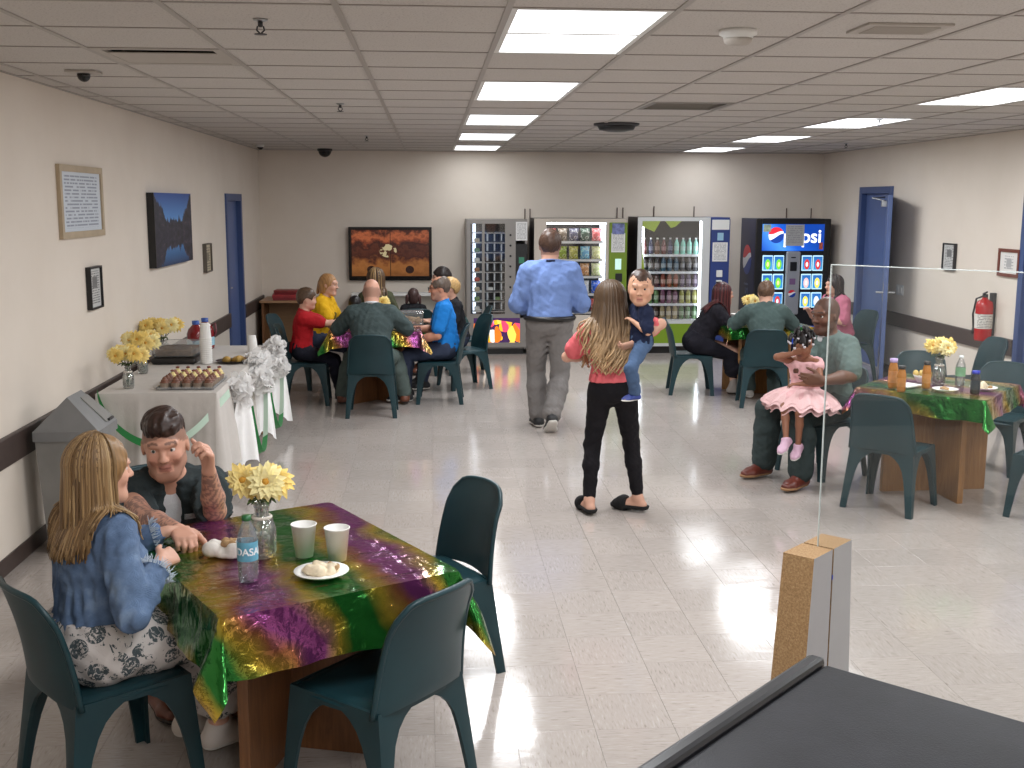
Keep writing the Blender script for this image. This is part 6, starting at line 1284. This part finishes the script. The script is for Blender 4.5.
def vase_of_flowers(x, y, z, label, n=4, r=.05, hgt=.19, spread=.075, rise=.12, mi=0, seed=1, leaves=True, beads=True, group='vases of yellow flowers'):
    t = thing('flower_vase', label, 'vase', (x, y, z), 0, group); rg = np.random.default_rng(seed); k = hgt / .19
    m = MB().lathe([(.0, .002), (.040 * k, .0), (.045 * k, .02 * k), (.046 * k, .09 * k), (.036 * k, .125 * k), (.022 * k, .14 * k), (.024 * k, .165 * k), (.033 * k, .19 * k), (.030 * k, .19 * k), (.020 * k, .165 * k), (.018 * k, .14 * k), (.032 * k, .12 * k), (.042 * k, .085 * k), (.041 * k, .02 * k), (.0, .006)], 20, cap=False); m.build('vase', M_CLEAR, t, True)
    b = MB(); b.sm = True
    for q in range(46): a = rg.uniform(0, 2 * PI); rr = .033 * k * math.sqrt(rg.uniform(.1, 1)); b.ico((rr * math.cos(a), rr * math.sin(a), rg.uniform(.012, .085) * k), .0085 * k, 1); b.cur = int(rg.integers(0, 3))
    tag(b.build('glass_pebbles', [mat('pebble_white', (206, 206, 196), .25), mat('pebble_green', (112, 132, 112), .25), mat('pebble_grey', (150, 146, 140), .2)], t), kind='stuff')
    if beads: MB().tube([(.029 * k * math.cos(a), .029 * k * math.sin(a), .135 * k) for a in np.linspace(0, 2 * PI, 17)], .0065, 6, False).build('bead_string', mat('pearl', (214, 206, 196), .3), t, True)
    for q in range(n):
        a = 2 * PI * q / n + seed; rr = spread * (1 if q else .15) * rg.uniform(.8, 1.1); top = Vector((rr * math.cos(a), rr * math.sin(a), hgt + rise * rg.uniform(.75, 1.1)))
        st = MB().tube([(0, 0, .03), (.3 * top.x * .3, .3 * top.y * .3, hgt * .95), tuple(top)], .0028, 5).build('stem', M_STEM, t)
        f = link('bloom', bloom(r, (mi + q) % 3 if mi < 3 else 0, seed + q), st); f.location = top; f.rotation_euler = (1.0 - .35 * math.sin(a) + rg.uniform(-.15, .2), .5 * math.cos(a), 0)
    if leaves:
        for q in range(7):
            a = rg.uniform(0, 2 * PI); l = rg.uniform(.05, .07); P = []
            for i, s_ in enumerate((0, .4, .75, 1)):
                w = l * .22 * (.2, 1, .7, .05)[i]; c = Vector((math.cos(a) * l * s_, math.sin(a) * l * s_, hgt * 1.02 + .05 * s_ - .05 * s_ * s_)); sd = Vector((-math.sin(a), math.cos(a), 0)); P.append([tuple(c - sd * w), tuple(c + Vector((0, 0, -.004))), tuple(c + sd * w)])
            MB().slab(P, lambda i, j: (0, 0, -.001)).build('leaf', M_LEAF, t, True)
    return t
TZ = .745
vase_of_flowers(-.60, 3.86, TZ, 'glass vase of yellow flowers on the near table', 4, .072, .20, .06, .075, 0, 2)
vase_of_flowers(3.51, 7.45, TZ, 'glass vase of yellow flowers on the right-hand table', 6, .064, .19, .065, .08, 1, 4)
vase_of_flowers(-.47, 11.33, TZ, 'vase of yellow flowers on the television table beside the bald man', 3, .06, .17, .04, .08, 1, 6)
vase_of_flowers(3.33, 11.42, TZ, 'vase with a large yellow flower on the soda-machine table', 3, .07, .17, .05, .08, 0, 7)
# water bottle with a printed wrap
def wrap_text(txt, size, R, z, ang, mtl, parent):
    me = text_mesh(txt, size, .0004, 1.0, size * .02)
    for v in me.vertices:
        a = ang + v.co.x / R; rr = R + v.co.z; v.co = Vector((math.cos(a) * rr, math.sin(a) * rr, z + v.co.y))
    me.materials.append(mtl); return link('lettering', me, parent)
def plastic_bottle(x, y, z, label, h=.215, r=.033, cap_c=(40, 110, 60), band=(90, 160, 190), liquid=None, text=None, group=None, lab=(.33, .62), wide=False):
    t = thing('plastic_bottle', label, 'bottle', (x, y, z), 0, group); k = h
    nk_ = .74 if wide else .42; prof = [(0, .002), (r * .85, 0), (r, .02 * k / .215), (r * .96, .2 * k), (r, .3 * k), (r, .62 * k), (r * .92, .70 * k), (r * nk_, (.84 if wide else .90) * k), (r * nk_ * .96, .97 * k)]
    MB().lathe(prof, 20, cap=False).build('body', liquid if liquid else M_CLEARP, t, True)
    if liquid is None: MB().lathe([(0, .004), (r * .9, .004), (r * .9, .5 * k), (0, .5 * k)], 18, cap=False).build('water', glassy('water', (.9, .94, .95), .04), t, True)
    if band: w = MB().lathe([(r * 1.015, lab[0] * k), (r * 1.015, lab[1] * k)], 24, cap=False).build('label_wrap', mat('wrap_%d_%d_%d' % band, band, .4, var=.25, vscale=25), t, True)
    MB().lathe([(r * nk_ * 1.05, (.87 if wide else .925) * k), (r * nk_ * 1.1, (.875 if wide else .93) * k), (r * nk_ * 1.1, 1.0 * k), (0, 1.0 * k)], 16, cap=False).build('cap', mat('cap_%d_%d_%d' % cap_c, cap_c, .4), t, True)
    if text: wrap_text(text, .034, r * 1.018, .47 * k, math.atan2(-y, -x) + .5, mat('wrap_white', (236, 240, 244), .4), w)
    return t
plastic_bottle(-.61, 3.60, TZ, 'clear water bottle with a green cap and blue label on the near table', .222, .034, (34, 96, 52), (96, 160, 186), text='DASANI')
AMB = mat('amber_juice', (182, 116, 40), .2)
plastic_bottle(3.12, 7.30, TZ, 'amber juice bottle with a lilac cap on the right-hand table', .205, .032, (186, 160, 206), (206, 140, 80), AMB, lab=(.2, .6), wide=True); plastic_bottle(3.12, 7.16, TZ, 'amber juice bottle with a black cap at the left end of the right-hand table', .175, .029, (24, 24, 26), (196, 130, 60), AMB, lab=(.2, .55), wide=True); plastic_bottle(3.35, 7.29, TZ, 'amber juice bottle with a black cap left of the vase on the right-hand table', .185, .029, (24, 24, 26), (200, 136, 70), AMB, lab=(.2, .55), wide=True)
plastic_bottle(3.63, 7.38, TZ, 'clear bottle with a green label right of the vase on the right-hand table', .21, .033, (220, 226, 226), (120, 170, 130)); plastic_bottle(3.575, 7.05, TZ, 'dark bottle with a bright blue cap on the right-hand table', .155, .031, (30, 44, 170), (40, 50, 60), mat('dark_drink', (38, 40, 44), .2), lab=(.2, .6), wide=True)
M_FOAM = mat('foam_white', (228, 226, 222), .7, bump=.1)
def cup(x, y, z, label, h=.118, rt_=.045, rb=.031, group='white foam cups'):
    t = thing('foam_cup', label, 'cup', (x, y, z), 0, group); MB().lathe([(0, .002), (rb, 0), (rt_ * .97, h * .95), (rt_, h * .955), (rt_ * 1.02, h * .98), (rt_, h), (rt_ * .93, h * .985), (rb * .92, .006), (0, .006)], 24, cap=False).build('wall', M_FOAM, t, True)
    MB().lathe([(rt_ * .97, h * .97), (rt_ * 1.035, h * .985), (rt_ * .97, h * 1.0)], 24, cap=False).build('rim', M_FOAM, t, True); return t
cup(-.455, 3.85, TZ, 'white foam cup beside the vase, left of the pair on the near table'); cup(-.335, 3.80, TZ, 'white foam cup nearer the cake plate, right of the pair on the near table'); cup(3.12, 11.30, TZ, 'white cup on the soda-machine table beside the red-haired woman')
def lump(name, m_, parent, c, r, seed, n=9, s=.35):
    rg = np.random.default_rng(seed); S = Solid()
    for q in range(n): S.ell(V3(*c) + rg.uniform(-1, 1, 3) * np.array([r, r * .8, r * .25]), V3(*(rg.uniform(.4, .75, 3) * r * .8)), k=r * .18)
    S.cut((0, 0, c[2] - r * .3), (0, 0, -1)); return solid_part(S, name, m_, parent, max(.004, r * .09), (0, 0, 0))
M_CAKE = mat('cake_cream', (216, 200, 172), .6, var=.25, vscale=40, bump=.5, bscale=90); M_CRUMB = mat('cake_crumb', (176, 142, 100), .8, var=.35, vscale=50, bump=.5, bscale=120)
def plate(x, y, z, label, r=.085, food=None, seed=1, col=M_FOAM):
    t = thing('paper_plate', label, 'plate', (x, y, z), 0, 'plates'); MB().lathe([(0, .003), (r * .68, .002), (r * .74, .006), (r, .016), (r, .018), (r * .72, .009), (0, .006)], 28, cap=False).build('rim', col, t, True)
    if food:
        for i, (nm, m_, dx, dy, s_) in enumerate(food): lump(nm, m_, t, (dx, dy, .018), s_, seed + i)
    return t
plate(-.375, 3.64, TZ, 'white paper plate with a slice of cake on the near table', .092, [('cake_slice', M_CAKE, .0, .0, .045), ('crumbs', M_CRUMB, .03, .015, .025), ('frosting', M_CAKE, -.035, -.01, .022)], 3)
t = thing('crumpled_napkin', 'crumpled white napkin with cake beside the water bottle', 'napkin', (-.725, 3.88, TZ)); lump('paper', mat('napkin_white', (214, 208, 200), .8, bump=.6, bscale=60), t, (0, 0, .018), .062, 11, 12); lump('cake_piece', M_CRUMB, t, (.01, -.01, .045), .026, 12)
plate(3.43, 7.17, TZ, 'white paper plate, nearly empty, in the middle of the right-hand table', .085, [('leftovers', M_CRUMB, 0, 0, .022)], 5); plate(3.72, 7.22, TZ, 'white paper plate with a large pastry on the right-hand table', .09, [('pastry', M_CAKE, 0, 0, .05), ('filling', M_CRUMB, .02, .02, .03)], 7)
t = thing('crumpled_napkin', 'stack of white napkins between the juice bottles', 'napkin', (3.26, 7.38, TZ), .5); MB().box(-.085, .085, -.06, .06, 0, .012, .003).build('folded_sheets', M_PAPER, t)
t = thing('snack_bowl', 'small bowl of yellow snacks behind the juice bottle', 'bowl', (3.44, 7.56, TZ)); MB().lathe([(.03, 0), (.05, .03), (.058, .05), (.054, .05), (.0, .02)], 20, cap=False).build('bowl', M_FOAM, t, True); lump('snacks', mat('snack_yellow', (222, 190, 110), .7, bump=.5), t, (0, 0, .052), .05, 14)
t = thing('clear_food_box', 'clear plastic food box standing on the television table', 'box', (-.20, 11.42, TZ), .1); MB().box(-.11, .11, -.09, .09, 0, .13, .006).build('box', M_CLEARP, t); MB().box(-.115, .115, -.095, .095, .13, .145, .004).build('lid', M_CLEARP, t); lump('contents', M_CRUMB, t, (0, 0, .04), .08, 17)
# handed cloth corner, paper on the television table
t = thing('paper_sheet', 'white sheet of paper on the television table near the man in blue', 'paper', (-.28, 11.02, TZ), .5); MB().box(-.1, .1, -.07, .07, 0, .002).build('sheet', M_PAPER, t)

# ------------------------------------------------------------------ buffet along the left wall
BX0, BX1, BY0, BY1, BZ = -2.16, -1.40, 7.27, 9.72, .755
t = thing('buffet_table', 'long wooden buffet table by the left wall, hidden under a white cloth', 'table', (BX0, BY0, 0)); w_, d_ = BX1 - BX0, BY1 - BY0
MB().box(.01, w_ - .01, .01, d_ - .01, BZ - .04, BZ - .004, .004).build('table_top', M_OAK, t)
for lx in (.06, w_ - .12):
    for ly in (.08, d_ - .14): MB().box(lx, lx + .06, ly, ly + .06, 0, BZ - .04, .004).build('leg', M_OAK, t)
M_LINEN = fabric('white_linen', (196, 190, 184), bscale=10, bump=.3, var=.04)
t = thing('white_tablecloth', 'white cloth draped over the buffet table', 'tablecloth', (BX0, BY0, 0)); nz = smooth_noise(31)
P = [[(w_ * i / 12, d_ * j / 24, BZ + .001 + .003 * max(0, nz(i * .2, j * .2))) for j in range(25)] for i in range(13)]; smooth_angle(MB().slab(P, lambda i, j: (0, 0, -.003)).build('cloth_top', M_LINEN, t), 60)
def skirt(name, a, b, n, out, drop):
    P = []
    for i in range(n + 1):
        q = i / n; row = []; c = Vector(a).lerp(Vector(b), q)
        for j, v in enumerate((0, .04, .12, .3, .5, .75, 1)):
            wv = (.018 * math.sin(q * n * .55 + nz(q * 3, 2) * 2) + .012 * nz(q * 9, 1)) * v; o_ = .004 + .006 * min(1, v * 20) + .05 * v + wv; dz = (drop if not callable(drop) else drop(q)) * v; row.append((c.x + out[0] * o_, c.y + out[1] * o_, BZ - dz))
        P.append(row)
    o = MB().slab(P, lambda i, j: (-out[0] * .003, -out[1] * .003, 0)).build(name, M_LINEN, t); return smooth_angle(o, 70)
P = []
for q in np.linspace(0, 1, 7):
    row = []
    for v in (0, .04, .12, .3, .5, .75, 1): o_ = .010 + .056 * v; row.append((w_ + math.sin(q * PI / 2) * o_, -math.cos(q * PI / 2) * o_, BZ - .515 * v))
    P.append(row)
smooth_angle(MB().slab(P, lambda i, j: (-.003, .003, 0)).build('corner_drop', M_LINEN, t), 70)
skirt('front_drop', (0, 0, 0), (w_, 0, 0), 40, (0, -1), lambda q: .50 + .02 * math.sin(q * 9)); skirt('side_drop', (w_, 0, 0), (w_, d_, 0), 90, (1, 0), lambda q: .52 + .03 * math.sin(q * 17)); skirt('far_drop', (w_, d_, 0), (0, d_, 0), 30, (0, 1), .5)
M_RIB = mat('ribbon_green', (52, 150, 82), .4, var=.1); M_RIBP = mat('ribbon_pale', (190, 214, 196), .5)
def ribbon(label, pts, w=.035, split=.5, wdir=(0, 0, 1)):
    t_ = thing('ribbon', label, 'ribbon', pts[0], 0, 'green ribbons on the buffet'); o0 = Vector(pts[0]); n = 26
    def bez(q):
        L = [Vector(p) for p in pts]
        while len(L) > 1: L = [a.lerp(b, q) for a, b in zip(L, L[1:])]
        return L[0] - o0
    for nm, (q0, q1), m_ in (('green_band', (0, split), M_RIB), ('pale_band', (split, 1), M_RIBP)):
        P = []
        for i in range(n + 1):
            q = q0 + (q1 - q0) * i / n; c = bez(q); tw = .5 * math.sin(q * 5); wv = Vector(wdir) * w / 2 + Vector((.008 * tw, -.006 * tw, 0)); P.append([tuple(c + wv), tuple(c - wv)])
        smooth_angle(MB().slab(P, lambda i, j: (.0015, -.0015, 0)).build(nm, m_, t_), 60)
BXo = BX1 + .035
ribbon('green ribbon swagged across the near end of the buffet cloth', [(BX0 + .02, BY0 - .03, .765), (BX0 + .10, BY0 - .13, .46), (BX0 + .52, BY0 - .14, .24), (BX1 - .1, BY0 - .14, .56), (BX1 + .07, BY0 + .10, .74)], .05, .62)
BOWS = [(BX1 + .06, 7.80, .68), (BX1 + .06, 8.66, .71), (BX1 + .06, 9.60, .69)]
for i, (a, b) in enumerate(((BOWS[0], BOWS[1]), (BOWS[1], BOWS[2]))): ribbon('green ribbon looped between bows, %s bow pair of the buffet' % ('nearer' if i == 0 else 'farther'), [(a[0] + .05, a[1] + .1, a[2] - .08), (a[0] + .09, a[1] + .25, -.02), (b[0] + .09, b[1] - .25, .0), (b[0] + .06, b[1] - .05, b[2] - .06)], .05, .7, (.8, -.2, .5))
_t = NT('white_tissue'); _t.t.nodes.remove(_t.b); _d = _t.n('ShaderNodeBsdfDiffuse'); _d.inputs[0].default_value = (.93, .92, .91, 1); _q = _t.n('ShaderNodeBsdfTranslucent'); _q.inputs[0].default_value = (.93, .92, .91, 1)
_x = _t.n('ShaderNodeMixShader'); _x.inputs[0].default_value = .4; _t.l(_d.outputs[0], _x.inputs[1]); _t.l(_q.outputs[0], _x.inputs[2]); _t.l(_x.outputs[0], _t.out.inputs[0]); M_TISS = _t.m; M_TAIL = fabric('white_tulle', (242, 241, 240), bscale=14, bump=.5, var=.03)
def bow(c, label, R, seed, two=False):
    t_ = thing('tissue_bow', label, 'bow', c, -.75, 'white tissue bows'); rg = np.random.default_rng(seed); m = MB(); m.sm = True
    for cc in ([(0, 0, 0)] if not two else [(0, 0, .05), (.09, -.06, -.08)]):
        m.ico(cc, R * .62, 2)  # solid white core added beneath the petals to catch light
        for q in range(80):
            v = nrm(rg.normal(size=3) + V3(.35, -.15, .1)); l = R * rg.uniform(.65, 1.0); sd = nrm(np.cross(v, rg.normal(size=3))); nn = np.cross(v, sd); P = []
            for i, s_ in enumerate((.35, .6, .85, 1.0)):
                w = R * .26 * (.5, .9, 1.0, .6)[i]; p = np.array(cc) + v * l * s_ + nn * .25 * l * s_ * s_ * rg.choice([-1, 1]) * .6; P.append([tuple(p - sd * w + nn * w * .3), tuple(p), tuple(p + sd * w + nn * w * .3)])
            m.grid(P)
    m.build('petals', M_TISS, t_, fix=False)
    P = []
    for i in range(19):
        q = i / 18; row = []
        for j, v in enumerate(np.linspace(0, 1, 8)):
            hw = .05 + .10 * v ** .8; row.append((.04 + .05 * v + .02 * math.sin(q * 16 + seed) * v, (q - .5) * 2 * hw - .05 * v, -.05 - (.48 + .05 * math.sin(q * 5 + seed)) * v))
        P.append(row)
    smooth_angle(MB().slab(P, lambda i, j: (-.002, 0, 0)).build('tail', M_TAIL, t_), 70); return t_
bow(BOWS[0], 'large white tissue bow nearest the camera on the buffet cloth', .145, 1); bow(BOWS[1], 'white tissue bow in the middle of the buffet edge', .135, 2, True); bow(BOWS[2], 'white tissue bow at the far corner of the buffet', .13, 3, True)
BT = BZ + .005
vase_of_flowers(-2.00, 7.46, BT, 'glass vase of pale yellow flowers at the near end of the buffet', 8, .060, .155, .085, .085, 2, 11, group='vases of yellow flowers on the buffet')
vase_of_flowers(-2.07, 8.12, BT, 'middle vase of golden flowers on the buffet', 9, .065, .15, .095, .10, 0, 13, group='vases of yellow flowers on the buffet'); vase_of_flowers(-2.12, 8.92, BT, 'farthest vase of yellow flowers on the buffet by the wall', 10, .065, .15, .11, .12, 0, 17, group='vases of yellow flowers on the buffet')
# cupcakes, each its own
t = thing('cupcake_tray', 'clear plastic tray holding the cupcakes', 'tray', (-1.615, 7.62, BT), 0); MB().box(-.185, .185, -.25, .25, 0, .006, .002).build('tray', M_CLEARP, t); m = MB(); [m.box(*b) for b in ((-.185, -.18, -.25, .25, .006, .02), (.18, .185, -.25, .25, .006, .02), (-.18, .18, -.25, -.245, .006, .02), (-.18, .18, .245, .25, .006, .02))]; m.build('lip', M_CLEARP, t)
def cupcake_meshes(fc, nm):
    a = MB().lathe([(.0, 0), (.026, 0), (.034, .035), (.0, .036)], 14, cap=False); b = MB(); b.sm = True
    prof = []
    for k in range(13): q = k / 12; prof.append((.031 * (1 - q) ** .7 * (1 + .12 * math.sin(q * 19)), .034 + .045 * q))
    b.lathe(prof, 12, cap=False); return a.mesh('wrapper', mat('cup_wrapper', (150, 132, 116), .5, var=.2)), b.mesh('frosting', mat(nm, fc, .5, var=.25, vscale=60, bump=.3, bscale=150))
CK = {'chocolate': cupcake_meshes((112, 70, 52), 'frost_choc'), 'yellow': cupcake_meshes((226, 206, 140), 'frost_yellow'), 'brown-topped': cupcake_meshes((142, 92, 72), 'frost_mocha')}
TOPM = MB().ico((0, 0, .08), (.016, .016, .009), 1).mesh('topping', mat('frost_topping', (122, 66, 56), .5))
for r in range(6):
    for c in range(5):
        kind = 'chocolate' if r < 3 else ('yellow' if r in (3, 5) else 'brown-topped'); row = ['first', 'second', 'third', 'fourth', 'fifth', 'sixth', 'seventh', 'eighth'][r]
        o = thing('cupcake', '%s cupcake, %s from the wall in the %s row of the tray' % (kind, ORD[c], row), 'cupcake', (-1.615 - .142 + c * .071, 7.62 - .20 + r * .079, BT + .0065), r * 1.3 + c, 'cupcakes on the tray')
        link('wrapper', CK[kind][0], o); link('frosting', CK[kind][1], o)
        if kind == 'yellow': link('topping', TOPM, o)
t = thing('cookie_box', 'clear domed box of cookies on the buffet beside the tall cups', 'box', (-1.955, 8.75, BT)); MB().box(-.17, .17, -.2, .2, 0, .05, .02).build('base', mat('black_tray', (30, 28, 27), .4), t); MB().box(-.165, .165, -.195, .195, .05, .15, .03).build('dome', M_CLEARP, t)
for k in range(8): MB().box(-.14, .14, -.011, .011, -.028, .028, .008).build('cookie_row', mat('cookie_brown', (120, 92, 62), .7, var=.3, vscale=40), t).matrix_local = Matrix.Translation((0, -.15 + k * .043, .082)) @ Matrix.Rotation(.5, 4, 'X')
def jug(x, y, label):
    t_ = thing('drink_jug', label, 'jug', (x, y, BT), 0, 'jugs of red drink'); MB().lathe([(0, 0), (.07, 0), (.075, .02), (.075, .15), (.06, .19), (.025, .225), (.022, .235)], 20, cap=False).build('body', mat('red_drink', (120, 30, 34), .15), t_, True); MB().lathe([(.076, .03), (.076, .10)], 20, cap=False).build('label_wrap', mat('jug_label', (150, 190, 205), .4, var=.2), t_, True); MB().lathe([(.03, .225), (.03, .255), (0, .257)], 16, cap=False).build('cap', mat('cap_blue', (50, 84, 160), .4), t_, True); MB().tube([(.05, 0, .19), (.085, 0, .21), (.09, 0, .14), (.07, 0, .1)], .010, 8).build('handle', mat('handle_clear', (110, 60, 66), .3), t_, True)
jug(-1.93, 9.30, 'jug of red drink with a blue cap beside the tall cups on the buffet'); jug(-1.90, 9.52, 'second jug of red drink, half hidden at the far end of the buffet')
t = thing('cup_stack', 'tall stack of white foam cups on the buffet', 'cups', (-1.72, 8.62, BT))
for k in range(14): o = MB().lathe([(.043, 0), (.0475, .001), (.0475, .006), (.043, .007), (.034, .118), (.0, .119)], 20, cap=False).build('cup', M_FOAM, t); o.location = (0, 0, k * .0145)
t = thing('cup_stack', 'short stack of white cups at the far edge of the buffet', 'cups', (-1.47, 9.25, BT))
for k in range(4): o = MB().lathe([(.040, 0), (.042, .004), (.031, .095), (.0, .096)], 18, cap=False).build('cup', M_FOAM, t, True); o.location = (0, 0, k * .014)
plate(-1.53, 8.66, BT, 'black plate of food on the buffet', .125, [('food', mat('food_golden', (176, 140, 70), .6, bump=.5), 0, 0, .06), ('food', M_CRUMB, .05, .03, .04)], 23, mat('plate_black', (28, 27, 27), .3))

# ------------------------------------------------------------------ swing-top bin
t = thing('waste_bin', 'grey plastic swing-top waste bin between the buffet and the seated couple', 'bin', (-2.03, 6.43, 0), PI / 2); BS = .86; M_BIN = mat('bin_grey', (128, 126, 122), .5, var=.08); M_BIN2 = mat('bin_lid_grey', (122, 122, 122), .45, var=.06)
def frust(m, a, b, z0, z1): v = [(-a[0], -a[1], z0), (a[0], -a[1], z0), (a[0], a[1], z0), (-a[0], a[1], z0), (-b[0], -b[1], z1), (b[0], -b[1], z1), (b[0], b[1], z1), (-b[0], b[1], z1)]; return m.add(v, [(3, 2, 1, 0), (4, 5, 6, 7), (0, 1, 5, 4), (1, 2, 6, 5), (2, 3, 7, 6), (3, 0, 4, 7)])
m = MB(); frust(m, (.165, .165), (.205, .20), 0, .66); m.build('body', M_BIN, t); m = MB(); frust(m, (.215, .21), (.215, .21), .66, .715); m.build('rim', M_BIN2, t)
m = MB(); h_ = .185; v = [(-.212, -.207, .715), (.212, -.207, .715), (.212, .207, .715), (-.212, .207, .715), (-.15, .0, .715 + h_), (.15, .0, .715 + h_)]; m.add(v, [(3, 2, 1, 0), (0, 1, 5, 4), (1, 2, 5), (2, 3, 4, 5), (3, 0, 4)]); m.build('hood', M_BIN2, t)
nn = nrm(V3(0, -h_, .207)); m = MB(); fl_ = [V3(.02, -.19, .728), V3(.20, -.19, .728), V3(.155, -.03, .87), V3(.02, -.03, .87)]
MB().add([tuple(p + V3(0, -.006, .006)) for p in fl_] + [tuple(p) for p in fl_], [(0, 1, 2, 3), (0, 1, 5, 4), (1, 2, 6, 5), (2, 3, 7, 6), (3, 0, 4, 7)]).build('swing_flap', M_BIN, t); MB().box(.06, .16, -.205, -.19, .732, .745).build('flap_lip', M_DKGREY, t)
t.scale = (BS, BS, 1)
